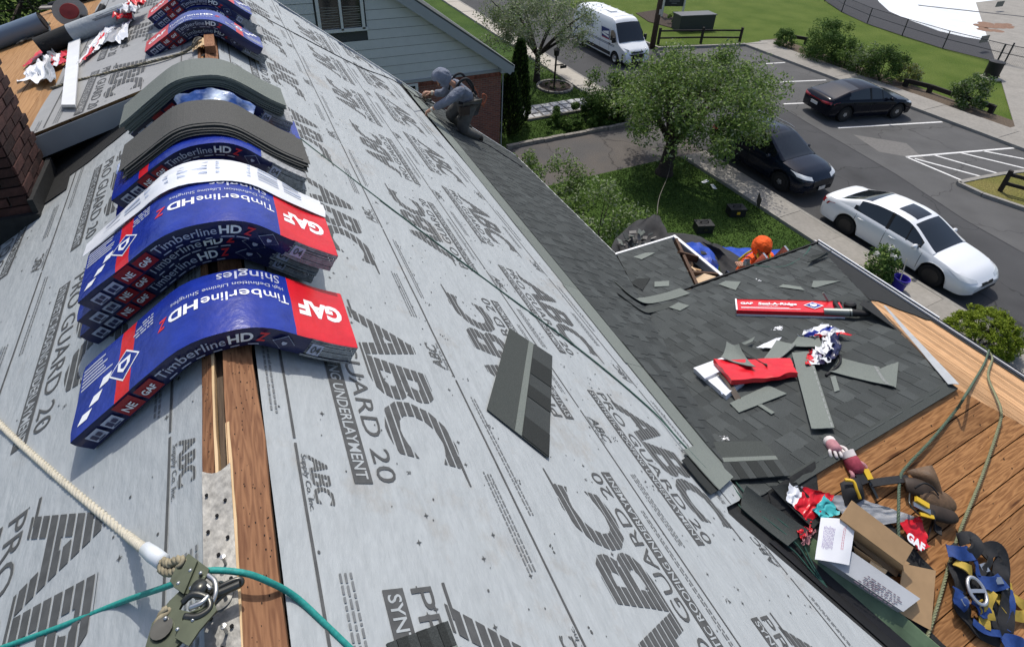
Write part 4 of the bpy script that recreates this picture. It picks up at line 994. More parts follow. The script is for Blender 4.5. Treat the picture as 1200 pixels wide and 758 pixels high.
# white laid rope with a taped splice
P0 = [on_left(-40, 452, .02), on_left(0, 497, .014), on_left(60, 552, .012), on_left(120, 603, .012), on_left(150, 628, .016), H(172, 645, .02)]
t = thing('rope', 'thick white twisted rope running up the left slope to the rope grab', 'rope', P0[3])
b = MB(); P = smoothpath(P0, 8); twist_rope(b, P, .0112, 'rope_white', pitch=.046, n=6); b.build('laid_strands', t, smooth=True)
b = MB(); b.tube([H(170, 642, .025), H(180, 650, .032), H(191, 658, .04)], .015, 'tape', 12, rr=[.0145, .017, .0165]); b.build('tape_splice', t, smooth=True)
b = MB(); twist_rope(b, smoothpath([H(188, 656, .04), H(200, 660, .06), H(206, 656, .075), H(214, 657, .085), H(208, 668, .07), H(196, 670, .05), H(188, 664, .04)], 6), .010, 'rope_tan', pitch=.03, n=5); b.build('eye_loop', t, smooth=True)
b = MB(); twist_rope(b, smoothpath([H(196, 712, .08), H(188, 728, .075), H(182, 745, .07), H(176, 775, .06)], 6), .012, 'rope_tan', pitch=.03, n=5); tag(b.build('rope_tail', smooth=True), 'frayed tan rope end coming out below the rope grab', 'rope')
rope('rope', 'teal rope passing through the rope grab across the ridge', [on_left(-30, 770, .012), on_left(60, 738, .012), on_left(140, 706, .014), H(200, 685, .05), H(225, 673, .066), H(250, 668, .066), H(285, 671, .055), H(312, 680, .02), on_right(345, 698, .02), on_right(380, 730, .014), on_right(415, 764, .012), on_right(450, 800, .012)], .0068, 'rope_teal', twist=False, n=10)
# long lifelines on the right slope
rope('lifeline', 'dark green lifeline running diagonally down the underlayment to the valley', [on_right(334, 142, .03), on_right(345, 157, .012), on_right(450, 238, .012), on_right(560, 321, .012), on_right(680, 410, .012), on_right(760, 477, .014), on_right(800, 520, .03), on_right(845, 568, .02)], .0062, 'rope_green', twist=False)
rope('cable', 'thin dark cable crossing the far underlayment towards the kneeling worker', [on_right(262, -14, .02), on_right(300, 15, .012), on_right(350, 42, .012), on_right(420, 78, .012), on_right(462, 95, .012), on_right(500, 122, .06)], .008, 'cable', twist=False)
for k, dx in enumerate((0, 7, 13)):
    rope('lifeline', ('green rope slack along the valley flashing, upper of three', 'green rope slack along the valley flashing, middle of three', 'green rope slack along the valley flashing, lower of three')[k],
         [on_wing(838 + dx * .5, 545 - dx * .3, .03), on_wing(866 + dx, 592 - dx * .6, .03), on_near(900 + dx, 622 - dx, .05), on_near(930 + dx * .6, 645 - dx, .05), on_near(950 + dx * .2, 668 - dx * .5, .06), on_near(970, 690, .06)], .005, 'rope_green', twist=False, group='green ropes along the valley')
# ridge block and tan rope by the far bundles
t = thing('ridge_block', 'short reddish wooden block strapped over the ridge before the far bundles', 'wood block', (0, 5.2, 0))
b = MB(); b.box((.035, 5.22, .03), (.075, .36, .06), 'ridge_wood'); b.build('block', t); b = MB(); b.grid(lambda u, v: V((-.10 + .10 * u, 5.10 + .22 * v, .055 + .01 * noise.noise((u * 4, v * 4, 0)) - .05 * (1 - u) ** 2)), 6, 8, 'pine', th=.003); b.build('strap_plate', t)
b = MB()
for k in range(2): b.tube(smoothpath([V((-.09, 5.14 + .1 * k, .03)), V((-.05, 5.17 + .05 * k, .075)), V((-.02, 5.22, .08)), V((-.06, 5.26, .07)), V((-.09, 5.2, .04))], 5), .009, 'rope_dark', 6)
b.build('knot', t, smooth=True)
rope('rope', 'tan rope lying across the dormer underlayment from the ridge block', [V((-.05, 5.2, .06)), on_dorm(215, 62, .02), on_dorm(180, 72, .03), on_dorm(140, 82, .016), on_dorm(110, 90, .012), on_dorm(85, 96, .014), on_dorm(60, 104, .02)], .013, 'rope_tan', pitch=.06, m2='rope_dark')

# ================================================================== THINGS ON THE DORMER
def Dq(px, py, o=0): return on_dorm(px, py, o)
p = [Dq(73, 126, .03), Dq(89, 126, .03), Dq(95, 44, .03), Dq(82, 44, .03)]
b = MB(); q = [V(x) for x in p]; n = (q[1] - q[0]).cross(q[2] - q[0]).normalized(); b.prism(q if n.z > 0 else q[::-1], (0, 0, 1), .022, 'drip'); tag(b.build('white_board'), 'long white trim board lying across the dormer underlayment', 'board')
a0, a1 = Dq(-20, 52, .12), Dq(50, 26, .12)
t = thing('pipe', 'blue grey plastic drain pipe lying on the dormer deck', 'pipe', a0)
b = MB(); b.tube([a0, a1], .115, 'pipe_grey', 20, cap=False); b.build('pipe_wall', t, smooth=True); b = MB(); b.tube([a1, a0 + (a1 - a0) * .2], .098, 'void', 20, cap=True); b.tube([a1 + (a1 - a0).normalized() * .0, a1 + (a1 - a0).normalized() * .012], .117, 'pipe_grey', 20, cap=False); b.build('bore', t, smooth=True)
a0, a1, a2 = Dq(46, 56, .10), Dq(84, 40, .10), Dq(152, 14, .10)
t = thing('underlayment_roll', 'part used underlayment roll with black core end on the dormer', 'roll', a0)
b = MB(); b.tube([a0, a1], .10, 'felt', 18); b.build('black_wrap', t, smooth=True, auto=50); b = MB(); b.tube([a1, a2], .104, 'underlay', 18); b.build('grey_wrap', t, smooth=True, auto=50)
b = MB(); ax = (a2 - a1); 
for k in range(22):
    f = .1 + .75 * random.random(); ang = random.uniform(.4, 2.2); d = ax.normalized(); s = d.cross(V((0, 0, 1))).normalized(); c = a1 + ax * f + (s * cos(ang) + V((0, 0, 1)) * sin(ang)) * .1065; b.bar(c, c + d * random.uniform(.05, .2), .012, .001, 'ink_soft', up=(s * cos(ang) + V((0, 0, 1)) * sin(ang)))
b.build('roll_print', t)
t = thing('circular_saw', 'circular saw with a red round guard and black handle on the dormer deck', 'saw', Dq(84, 14))
c = Dq(82, 14, .13); b = MB(); M = Matrix.Translation(c) @ Matrix.Rotation(radians(60), 4, 'X') @ Matrix.Rotation(.3, 4, 'Z')
b.lathe([(0, .035), (.09, .03), (.11, .0), (.10, -.02), (0, -.02)], 'saw_red', 24, M); b.build('blade_guard', t, smooth=True, auto=40)
b = MB(); b.lathe([(.115, -.03), (.17, -.03), (.17, .02), (.115, .02)], 'concrete', 24, M); b.box(M @ V((-.12, .12, -.05)), (.28, .10, .02), 'concrete'); b.build('shoe', t, smooth=True, auto=40)
b = MB(); b.tube(smoothpath([M @ V((.08, -.1, .0)), M @ V((.16, -.16, .05)), M @ V((.26, -.14, .06)), M @ V((.34, -.06, .02))], 5), .035, 'black', 10); b.build('handle', t, smooth=True)
a0, a1 = Dq(60, 8, .06), Dq(130, -12, .06); b = MB(); b.tube([a0, a0.lerp(a1, .5), a1], .055, 'black', 14); b.tube([a0 + V((-.10, -.02, 0)), a0], .03, 'black', 10); tag(b.build('black_tube', smooth=True, auto=50), 'short black plastic tube at the upper left of the dormer', 'tube')
def crumple(name, label, cat, quad, mats, amp=.05, nu=14, nv=12, seed=0, th=.0012, on=None, lift=.02, group=None):
    A, B, C, D = [V(p) for p in quad]; b = MB(); k = len(mats)
    for i, m in enumerate(mats):
        def f(u, v):
            uu = (i + u) / k; p = A.lerp(B, uu).lerp(D.lerp(C, uu), v); e = 1
            n1 = noise.noise((uu * 6 + seed, v * 5, seed)); n2 = noise.noise((uu * 14, v * 12 + seed, seed + 3)); n3 = noise.noise((uu * 3, v * 3, seed + 9))
            return p + V((amp * n3 * .8, amp * noise.noise((v * 4, uu * 4, seed + 20)) * .8, lift + amp * (1 - abs(n1) * 2) * .45 + amp * .10 * n2 + amp * .25 * (1 - abs(noise.noise((uu * 7 + v * 3, v * 2, seed + 31))) * 3)))
        b.grid(f, nu, nv, m, th=th)
    return tag(b.build(name, smooth=True), label, cat, group)
crumple('torn_wrapper', 'red printed wrapper strip spread beside the underlayment roll', 'torn wrapper', [Dq(92, 82), Dq(112, 66), Dq(146, 24), Dq(120, 40)], ['wrap_white', 'wrap_red', 'wrap_red', 'wrap_white'], .05, seed=3, nu=6)
crumple('torn_wrapper', 'silvery crumpled wrapper left of the far bundles', 'torn wrapper', [Dq(106, 62), Dq(150, 52), Dq(156, 26), Dq(134, 30)], ['wrap_white', 'wrap_silver', 'wrap_white'], .07, seed=5, nu=8)
crumple('torn_wrapper', 'white crumpled wrapper by the chimney top', 'torn wrapper', [Dq(24, 104), Dq(68, 102), Dq(64, 66), Dq(48, 78)], ['wrap_white', 'wrap_white', 'wrap_silver'], .09, seed=7, nu=10)
crumple('torn_wrapper', 'red crumpled wrapper piece left of the white board', 'torn wrapper', [Dq(58, 84), Dq(78, 80), Dq(80, 66), Dq(62, 70)], ['wrap_red', 'wrap_white', 'wrap_red'], .06, seed=11, nu=6)
crumple('torn_wrapper', 'dark felt scrap with a red edge on the dormer boards', 'torn wrapper', [Dq(28, 82), Dq(56, 72), Dq(72, 58), Dq(50, 60)], ['wrap_red', 'felt', 'felt'], .03, seed=13, nu=6)
t = thing('hose_coupling', 'pale hose coupling and tangled cord beside the blue grey pipe', 'hose', Dq(48, 36))
b = MB(); b.tube([Dq(32, 44, .03), Dq(48, 33, .03)], .03, 'pale_stick', 10); b.tube([Dq(48, 33, .03), Dq(58, 27, .04)], .02, 'rope_tan', 8); b.build('coupling', t, smooth=True)
b = MB(); b.tube(smoothpath([Dq(20, 52, .02), Dq(28, 46, .03), Dq(24, 50, .03), Dq(34, 43, .03), Dq(30, 47, .02), Dq(40, 44, .02)], 5), .012, 'rope_dark', 6); b.build('cord', t, smooth=True)

# chimney, brick by brick on the two faces in view
ch = thing('brick_chimney', 'weathered red brick chimney at the left edge beside the dormer', 'chimney', (-1.7, 4.4, -1.0))
X1, Y0, X0, Y1, Z0, Z1 = -1.18, 4.10, -2.0, 4.66, -1.9, .55
b = MB(); b.box(((X0 + X1) / 2 - .006, (Y0 + Y1) / 2 + .006, (Z0 + Z1) / 2), (X1 - X0 - .012, Y1 - Y0 - .012, Z1 - Z0), 'mortar'); b.build('mortar_core', ch)
base = {}
def bk(L, W_):
    if (L, W_) not in base:
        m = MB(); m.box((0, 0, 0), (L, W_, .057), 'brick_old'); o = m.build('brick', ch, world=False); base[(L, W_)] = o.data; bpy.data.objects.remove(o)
    return base[(L, W_)]
rng = random.Random(9); z = Z0; row = 0
while z < Z1 - .05:
    for face in (0, 1):
        ln = (X1 - X0) if face == 0 else (Y1 - Y0); u = -.105 if row % 2 else 0
        while u < ln - .03:
            a, c = max(u, 0), min(u + .198, ln)
            if c - a > .04 and (z > -1.3):
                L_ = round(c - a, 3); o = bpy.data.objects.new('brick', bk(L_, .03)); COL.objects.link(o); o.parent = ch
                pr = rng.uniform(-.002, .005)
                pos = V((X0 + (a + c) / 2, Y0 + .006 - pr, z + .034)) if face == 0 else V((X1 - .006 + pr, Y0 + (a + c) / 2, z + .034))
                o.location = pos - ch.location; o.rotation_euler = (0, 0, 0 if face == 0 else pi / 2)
            u += .21
    z += .069; row += 1
b = MB(); b.box((X1 + .02, Y0 + .28, -.86), (.03, .62, .62), 'felt'); b.box(((X0 + X1) / 2, Y0 - .03, -.95), (.9, .04, .6), 'felt'); b.build('base_cover', ch)  # black boxes over the chimney's lower faces
print('gear done', len(bpy.data.objects))
# ================================================================== THINGS ON THE WING ROOF
def quadbox(b, P, px, h, m, up, top=None):
    """box standing on a roof plane: px = 4 photograph corners of its footprint"""
    q = [V(P(*p, .012)) for p in px]
    if (q[1] - q[0]).cross(q[2] - q[0]).dot(up) < 0: q = q[::-1]
    b.prism(q, up, h, m, side=m); return q
# red ridge-cap bundle
A0 = on_wing(863, 370, .02); A1 = on_wing(968, 373, .02); ax = A1 - A0; ln = ax.length; ax.normalize(); ay = NA.cross(ax).normalized()
t = thing('ridge_cap_bundle', 'red wrapped ridge cap bundle lying whole on the dark wing roof', 'shingle bundle', A0)
Wd = .27; Hh = .062; ln = .98
F = lambda x, y, z: A0 + ax * x + ay * y + NA * z
b = MB(); b.grid(lambda u, v: F(u * ln, v * Wd, Hh + .004 * noise.noise((u * 5, v * 4, 0)) - .006 * (abs(v - .5) > .45)), 24, 8, 'wrap_red'); b.build('wrapper_top', t, smooth=True)
b = MB(); b.grid(lambda u, v: F(u * ln, 0, Hh * v), 4, 1, 'wrap_red'); b.grid(lambda u, v: F((1 - u) * ln, Wd, Hh * v), 4, 1, 'wrap_red'); b.grid(lambda u, v: F(0, Wd * (1 - u), Hh * v), 1, 1, 'wrap_white'); b.grid(lambda u, v: F(ln, Wd * u, Hh * v), 1, 1, 'wrap_white'); b.build('wrapper_side', t)
b = MB(); b.poly([F(0, -.001, .0), F(ln, -.001, .0), F(ln, -.001, .022), F(0, -.001, .022)], 'wrap_white'); b.poly([F(.0, .0, Hh + .006), F(.015, 0, Hh + .006), F(.015, Wd, Hh + .006), F(.0, Wd, Hh + .006)], 'print_white')
def pl(polys, m, z=.0075):
    for q in bands(polys, .08): b.poly([F(p[0], p[1], Hh + z) for p in q], m)
pl(xf(text_polys('GAF', .045, .05, 0, .12), .05, .135), 'print_white'); pl(xf(text_polys('Seal-A-Ridge', .050, .035, .1, .36), .22, .135), 'print_white'); pl(xf(text_polys('Protective Ridge Cap Shingles', .018, .004, 0, .18), .22, .105), 'print_white')
for r in range(2): pl([rect(.05, .04 + r * .022, .05 + .55 - .1 * r, .048 + r * .022)], 'print_white')
pl([[(.64, .14), (.73, .06), (.82, .14), (.73, .22)]], 'print_white'); pl([[(.655, .14), (.73, .073), (.805, .14), (.73, .207)]], 'wrap_blue', .009); pl([[(.70, .165), (.70, .13), (.73, .105), (.76, .13), (.76, .165)]], 'print_white', .0105)
b.build('wrapper_print', t)
# nail gun
g0 = on_wing(974, 372, .02); t = thing('nail_gun', 'grey and black pneumatic coil nail gun beside the red ridge cap bundle', 'nail gun', g0)
Gf = lambda x, y, z: g0 + (ax * x + ay * y + NA * z) * 1.25
b = MB(); b.tube([Gf(-.05, .0, .05), Gf(.14, -.01, .05)], .036, 'gun_grey', 14, rr=[.034, .040]); b.build('body', t, smooth=True, auto=40)
b = MB(); b.tube([Gf(.12, -.01, .05), Gf(.22, -.01, .045), Gf(.26, -.005, .04)], .035, 'black', 12, rr=[.04, .03, .018]); b.build('nose', t, smooth=True, auto=40)
b = MB(); b.tube(smoothpath([Gf(.06, .02, .06), Gf(.05, .08, .07), Gf(.06, .17, .05), Gf(.10, .20, .03)], 5), .022, 'black', 10); b.build('handle', t, smooth=True)
b = MB(); M = Matrix.Translation(Gf(.15, .10, .05)) @ NA.to_track_quat('Z', 'Y').to_matrix().to_4x4(); b.lathe([(.055, -.04), (.055, .03), (.04, .045), (0, .045)], 'black', 18, M); b.build('magazine', t, smooth=True, auto=40)
b = MB(); b.tube([Gf(.02, .19, .04), Gf(-.02, .2, .12)], .012, 'gun_grey', 8); b.build('air_fitting', t)
# open red carton of caps with a white carton under it
t = thing('white_carton', 'white printed carton half under the torn red ridge cap wrapper', 'carton', on_wing(840, 440))
b = MB(); quadbox(b, on_wing, ((813, 437), (851, 470), (872, 452), (848, 424)), .05, 'wrap_white', NA); quadbox(b, lambda x, y, o: on_wing(x, y, .07), ((815, 435), (846, 423), (856, 432), (826, 446)), .022, 'wrap_white', NA); b.build('shell', t)
b = MB(); q = [on_wing(*p, .064) for p in ((836, 441), (864, 431), (868, 446), (846, 462))]; b.poly(q if (q[1] - q[0]).cross(q[2] - q[0]).z > 0 else q[::-1], 'print_faint'); b.build('carton_print', t)
t = thing('ridge_cap_bundle', 'torn open red ridge cap bundle among loose grey strips', 'shingle bundle', on_wing(880, 445))
A, B_, C_, D_ = (on_wing(836, 434, .03), on_wing(857, 460, .02), on_wing(934, 446, .02), on_wing(926, 428, .03))
b = MB(); f = lambda u, v: A.lerp(D_, u).lerp(B_.lerp(C_, u), v) + NA * (.06 - .030 * u + .05 * max(0, .25 - u) + .012 * noise.noise((u * 5, v * 5, 1)))
b.grid(f, 22, 10, 'wrap_red', th=.04); b.build('wrapper', t, smooth=True, auto=50)
b = MB(); b.grid(lambda u, v: f(u * .45, .02 + .04 * v) + NA * .004, 8, 1, 'wrap_white', th=.001); b.grid(lambda u, v: f(.02 + .03 * u, .05 + .9 * v) + NA * .004, 1, 8, 'wrap_white', th=.001); b.build('wrapper_edge', t)
def onf(polys, m, z=.004):
    for q0_ in bands(polys, .06):
        for q in bands([[(p[1], p[0]) for p in q0_]], .12): b.poly([f(p[1], p[0]) + NA * (z + .006) for p in q], m)
b = MB(); onf([[(.33, .30), (.42, .10), (.52, .32), (.42, .56)]], 'print_white'); onf([[(.35, .31), (.42, .15), (.50, .33), (.42, .51)]], 'wrap_blue', .0055); onf([rect(.02, .78, .9, .83), rect(.04, .68, .3, .71)], 'wrap_white', .004); b.build('wrapper_print', t)
b = MB(); b.grid(lambda u, v: on_wing(840, 437, .09).lerp(on_wing(862, 470, .02), u) + ax * (.05 * v) + NA * (.03 * sin(u * 3)), 8, 1, 'leather_dark', th=.004); b.build('strap', t, smooth=True)
# loose strips and off-cuts, each its own
def strip(label, px, m='granule', lift=.030, P=on_wing, n=None, group='loose grey shingle strips on the wing roof', curl=0.0, seal=True, name='shingle_strip', edge=None, up=NA):
    q = [V(P(*p, lift)) for p in px]; A, B, C, D = q; b = MB()
    f = lambda u, v: A.lerp(B, u).lerp(D.lerp(C, u), v) + up * (curl * (2 * v - 1) ** 2 + curl * .5 * (2 * u - 1) ** 2 + .003 * noise.noise((u * 4, v * 4, px[0][0])))
    nn = (B - A).cross(D - A).dot(up) > 0
    if not nn: A, B, C, D = B, A, D, C
    t = thing(name, label, 'shingle', f(.5, .5) - up * lift, group=group)
    b.grid(f, 8, 10, m, th=.005); b.build('mat', t, smooth=True, auto=40)
    if seal:
        b = MB()
        if edge is None:
            for k in range(14): b.grid(lambda u, v: f(.88 + .06 * u, (k + .1 + .7 * v) / 14) + up * .0015, 1, 1, 'sealant')
        b.build('sealant_dashes', t) if b.f else None
    return t
strip('long pale grey strip lying lengthwise with a dashed white edge', ((951, 503), (978, 502), (949, 412), (928, 414)), lift=.06, curl=.006)
strip('grey strip at the right with its far corner folded over', ((972, 437), (1048, 455), (1030, 432), (982, 420)), lift=.03, curl=.012)
strip('narrow grey triangle off-cut under the folded strip', ((1012, 441), (1050, 454), (1053, 424), (1040, 428)), lift=.034, seal=False)
strip('long grey strip behind the torn red wrapper, on top of the heap', ((893, 424), (905, 428), (933, 405), (910, 400)), lift=.06, curl=.01)
strip('curled grey strip leaning over the torn red bundle', ((845, 424), (886, 436), (866, 410), (852, 406)), lift=.11, curl=.035, seal=False)
strip('bent dark grey strip between two pale strips of the heap', ((868, 411), (900, 432), (893, 414), (866, 404)), m='granule_mid', lift=.10, curl=.02, seal=False)
strip('upper grey strip of the heap, pointing to the white paper', ((853, 412), (880, 402), (885, 396), (862, 406)), lift=.07, curl=.01, seal=False)
strip('flat grey off-cut in front of the torn red bundle', ((855, 472), (866, 483), (922, 461), (900, 451)), lift=.034, seal=False)
strip('thin grey sliver lying below the flat off-cut', ((887, 474), (891, 472), (908, 483), (904, 485)), lift=.032, seal=False)
strip('short grey sliver with a dashed edge right of the long strip', ((973, 441), (979, 440), (984, 457), (978, 459)), lift=.034)
strip('grey strip under the torn wrapper at the top of the heap', ((925, 407), (965, 408), (960, 397), (935, 396)), lift=.05, curl=.012, seal=False)
strip('small grey rectangle off-cut near the wing ridge cap', ((842, 333), (862, 340), (868, 330), (850, 329)), lift=.032, seal=False)
strip('grey triangle off-cut under the green rope', ((912, 336), (943, 340), (938, 336), (918, 333)), lift=.032, seal=False)
strip('long thin grey triangle beyond the red bundle', ((951, 336), (953, 329), (985, 329), (955, 337)), lift=.032, seal=False)
strip('dark grey shingle bent up at the far corner of the wing', ((945, 311), (968, 300), (975, 297), (952, 303)), m='granule_mid', lift=.05, curl=.03, seal=False)
strip('small square off-cut on the lower far roof', ((767, 336), (784, 335), (784, 329), (767, 330)), lift=.032, seal=False)
strip('pale off-cut below the bent valley strip', ((784, 360), (797, 364), (808, 358), (795, 354)), lift=.032, seal=False)
strip('grey strip near the far drip edge', ((742, 301), (752, 304), (768, 296), (757, 296)), lift=.032, seal=False)
strip('dark diamond off-cut beside the bent valley strip', ((738, 331), (753, 340), (762, 326), (748, 326)), m='granule_dark', lift=.032, seal=False)
flat_shingle('whole shingle lying in the near valley with its tabs towards the boards', [on_wing(*p, .03) for p in ((858, 566), (926, 561), (896, 520), (829, 521))], seed=9, lift=.02)
# bent strip across the far valley
c1, c2, c3 = on_right(720, 330, .03), on_right(751, 352, .03), on_wing(803, 341, .03); b = MB()
pth = smoothpath([c1, on_right(738, 346, .028), (c2 + on_wing(757, 353, .04)) / 2, on_wing(780, 348, .03), c3], 6)
vs = []; wv = V((-.05, -.15, .05))
b.grid(lambda u, v: pth[min(int(u * (len(pth) - 1)), len(pth) - 1)] + V((.0, -.16, .05)) * (v - .5) * (.25 + .75 * min(1, u * 3)), len(pth) - 1, 2, 'granule', th=.005)
tag(b.build('shingle_strip', smooth=True), 'long grey strip bent through the far valley', 'shingle', 'loose grey shingle strips on the wing roof')
b = MB(); pth2 = smoothpath([on_right(722, 343, .02), on_right(748, 362, .02), on_wing(762, 364, .03), on_wing(790, 356, .02)], 6)
b.grid(lambda u, v: pth2[min(int(u * (len(pth2) - 1)), len(pth2) - 1)] + V((0, -.10, .035)) * (v - .5), len(pth2) - 1, 2, 'granule_mid', th=.005)
tag(b.build('shingle_strip', smooth=True), 'dark strip following the bent one through the far valley', 'shingle', 'loose grey shingle strips on the wing roof')
# flaps at the valley foot on the main side
strip('dark green grey flap hanging over the foot of the valley', ((866, 596), (920, 640), (945, 622), (872, 570)), m='granule_mid', lift=.05, P=on_near, up=NN, curl=.02, seal=False)
strip('pale green grey strip beside the underlayment edge at the valley', ((800, 528), (842, 575), (858, 560), (818, 520)), lift=.03, P=on_right, up=NR, curl=.008, seal=False)
strip('dark flap at the edge of the underlayment above the valley', ((798, 540), (832, 580), (846, 572), (806, 534)), m='granule_dark', lift=.022, P=on_right, up=NR, curl=.006, seal=False)
strip('black flap lying over the valley felt by the red wrapper', ((900, 570), (950, 620), (968, 604), (930, 566)), m='granule_dark', lift=.03, P=on_near, up=NN, curl=.02, seal=False)
# torn wrappers on the wing
crumple('torn_wrapper', 'blue and white torn wrapper at the top of the shingle heap', 'torn wrapper', [on_wing(930, 400), on_wing(960, 402), on_wing(998, 400), on_wing(960, 387)], ['wrap_white', 'wrap_blue', 'wrap_white', 'wrap_red'], .07, seed=21, nu=6, lift=.05)
crumple('torn_wrapper', 'white torn wrapper standing up by the long strip', 'torn wrapper', [on_wing(952, 432), on_wing(974, 430), on_wing(978, 402), on_wing(962, 402)], ['wrap_white', 'wrap_white', 'wrap_navy'], .10, seed=23, nu=6, lift=.07)
crumple('torn_wrapper', 'red and violet torn wrapper under the long strip', 'torn wrapper', [on_wing(942, 436), on_wing(962, 432), on_wing(958, 416), on_wing(944, 418)], ['wrap_red', 'wrap_white', 'print_violet'], .06, seed=25, nu=5, lift=.05)
crumple('torn_wrapper', 'white triangular paper under the grey heap', 'torn wrapper', [on_wing(884, 412), on_wing(904, 413), on_wing(914, 400), on_wing(908, 401)], ['wrap_white', 'wrap_white'], .01, seed=27, nu=5, lift=.05)
crumple('torn_wrapper', 'small white scraps below the red ridge cap bundle', 'torn wrapper', [on_wing(902, 389), on_wing(916, 388), on_wing(916, 384), on_wing(908, 385)], ['wrap_white', 'wrap_white'], .02, seed=29, nu=5, lift=.012)
crumple('torn_wrapper', 'tiny white scrap near the green rope on the wing', 'torn wrapper', [on_wing(885, 331), on_wing(892, 331), on_wing(892, 328), on_wing(886, 328)], ['wrap_white'], .015, seed=30, nu=5, lift=.012)
crumple('torn_wrapper', 'shiny clear scrap above the valley shingle', 'torn wrapper', [on_wing(838, 518), on_wing(854, 518), on_wing(852, 512), on_wing(842, 513)], ['wrap_silver'], .015, seed=31, nu=6, lift=.012)
b = MB(); b.tube(smoothpath([on_wing(980, 388, .02), on_wing(960, 392, .02), on_wing(985, 420, .05), on_wing(968, 440, .03)], 6), .012, 'black', 6); tag(b.build('hose', smooth=True), 'black hose end lying across the torn wrappers', 'hose')
# ropes of the wing
rope('rope', 'green rope from the man in orange to the red bundle', [on_wing(884, 311, .03), on_wing(900, 313, .012), on_wing(921, 312, .012), on_wing(942, 300, .012), on_wing(950, 289, .02)], .011, 'rope_green', twist=False)
rope('rope', 'dark rope branching down to the nail gun', [on_wing(921, 313, .014), on_wing(935, 330, .012), on_wing(950, 345, .012), on_wing(962, 355, .012), on_wing(975, 365, .03)], .009, 'cable', twist=False)
# ---------------- on the near slope boards
rope('rope', 'green grey rope running down the boards to the tool belt', [on_hip(1159, 410, .06), on_hip(1154, 425, .03), on_hip(1142, 446, .03), on_hip(1131, 464, .03), on_near(1119, 482, .03), on_near(1092, 515, .03), on_near(1064, 545, .035), on_near(1055, 560, .05), on_near(1053, 595, .10), on_near(1053, 630, .08)], .0095, 'rope_grgreen', pitch=.04)
rope('rope', 'olive rope running down the boards past the cardboard box', [on_hip(1159, 412, .05), on_hip(1163, 420, .03), on_hip(1158, 440, .03), on_hip(1168, 466, .03), on_hip(1173, 480, .03), on_near(1171, 498, .03), on_near(1150, 560, .025), on_near(1122, 630, .025), on_near(1100, 705, .025), on_near(1086, 748, .025)], .0095, 'rope_olive', pitch=.04)
# gloves
def glove(label, P, px, py, ang, m1, m2, up, lift=.012, s=1.0):
    c = V(P(px, py, lift)); e = V((1, 0, 0)) - up * up.x; e.normalize(); q = up.cross(e)
    X = e * cos(ang) + q * sin(ang); Y = up.cross(X); t = thing('glove', label, 'glove', c, group='work gloves on the wing roof')
    f = lambda x, y, z: c + (X * x + Y * y) * s + up * z * s
    b = MB(); b.tube([f(-.045, 0, .022), f(-.02, 0, .024), f(.03, 0, .024), f(.05, 0, .02)], .04, m1, 12, rr=[.040 * s, .046 * s, .048 * s, .030 * s]); b.build('palm', t, smooth=True)
    for i, (y, l) in enumerate(((-.040, .045), (-.014, .058), (.013, .055), (.038, .040))):
        b = MB(); b.tube(smoothpath([f(.03, y, .02), f(.03 + l * .5, y * 1.3, .032 - .006 * i), f(.03 + l * .85, y * 1.35, .014), f(.03 + l * .9, y * 1.3, .004)], 4), .012 * s, m2, 8); b.build('finger', t, smooth=True)
    b = MB(); b.tube(smoothpath([f(-.01, .04, .02), f(.02, .07, .024), f(.05, .075, .012)], 4), .0125 * s, m2, 8); b.build('thumb', t, smooth=True)
    b = MB(); b.tube([f(-.068, 0, .02), f(-.055, 0, .022), f(-.038, 0, .022)], .038, 'glove_white', 12, rr=[.047 * s, .044 * s, .044 * s]); b.build('cuff', t, smooth=True, auto=50)
glove('pale pink work glove lying on the dark shingles at the board edge', on_wing, 977, 527, radians(-120), 'glove_pink', 'glove_white', NA, s=.9)
glove('dark pink work glove lying on the first wooden board', on_near, 997, 545, radians(-100), 'glove_red', 'glove_pink', NN, s=1.1)
# tool belt: two pouches, belt, tools
c = on_near(1085, 585, .02); t = thing('tool_belt', 'brown leather tool belt with pouches on the wooden boards', 'tool belt', c)
def NF(px, py, z): return on_near(px, py, z)
b = MB(); b.grid(lambda u, v: NF(1062, 552, .04).lerp(NF(1092, 545, .12), u).lerp(NF(1078, 565, .05).lerp(NF(1104, 580, .10), u), v) + NN * (.05 * sin(u * 3) * sin(v * 3)), 10, 10, 'leather', th=.006); b.build('flap', t, smooth=True)
for k, (p, r, m) in enumerate((((1080, 574), .058, 'leather_dark'), ((1096, 586), .068, 'leather'), ((1099, 601), .055, 'leather_dark'))):
    b = MB(); q = NF(*p, .05); ax_ = (V((.75, -.55, -.1))).normalized()
    b.tube(smoothpath([q - ax_ * .12 + NN * .02, q - ax_ * .04 + NN * .03, q + ax_ * .06 + NN * .02, q + ax_ * .12], 4), r, m, 14, rr=[r * f for f in (.75, .82, .9, .96, 1, 1, 1, .98, .93, .82, .7, .55, .4)][:13]); b.v = [p - NN * ((p - q).dot(NN)) * .42 for p in b.v]; b.build('pouch', t, smooth=True)
b = MB(); b.grid(lambda u, v: NF(1018, 566, .03).lerp(NF(1066, 560, .05), u) + NN * (.02 * sin(u * 3)) + V((.0, .05, .0)) * (v - .5), 14, 2, 'strap_black', th=.008); b.build('belt', t, smooth=True)
b = MB(); b.grid(lambda u, v: NF(1086, 598, .09).lerp(NF(1105, 622, .05), u) + V((.05, .03, .0)) * (v - .5) + NN * .03 * sin(u * 6), 12, 2, 'strap_black', th=.008); b.grid(lambda u, v: NF(1094, 610, .03).lerp(NF(1085, 636, .03), u) + V((.07, .03, 0)) * (v - .5), 10, 2, 'leather_dark', th=.008); b.build('strap', t, smooth=True)
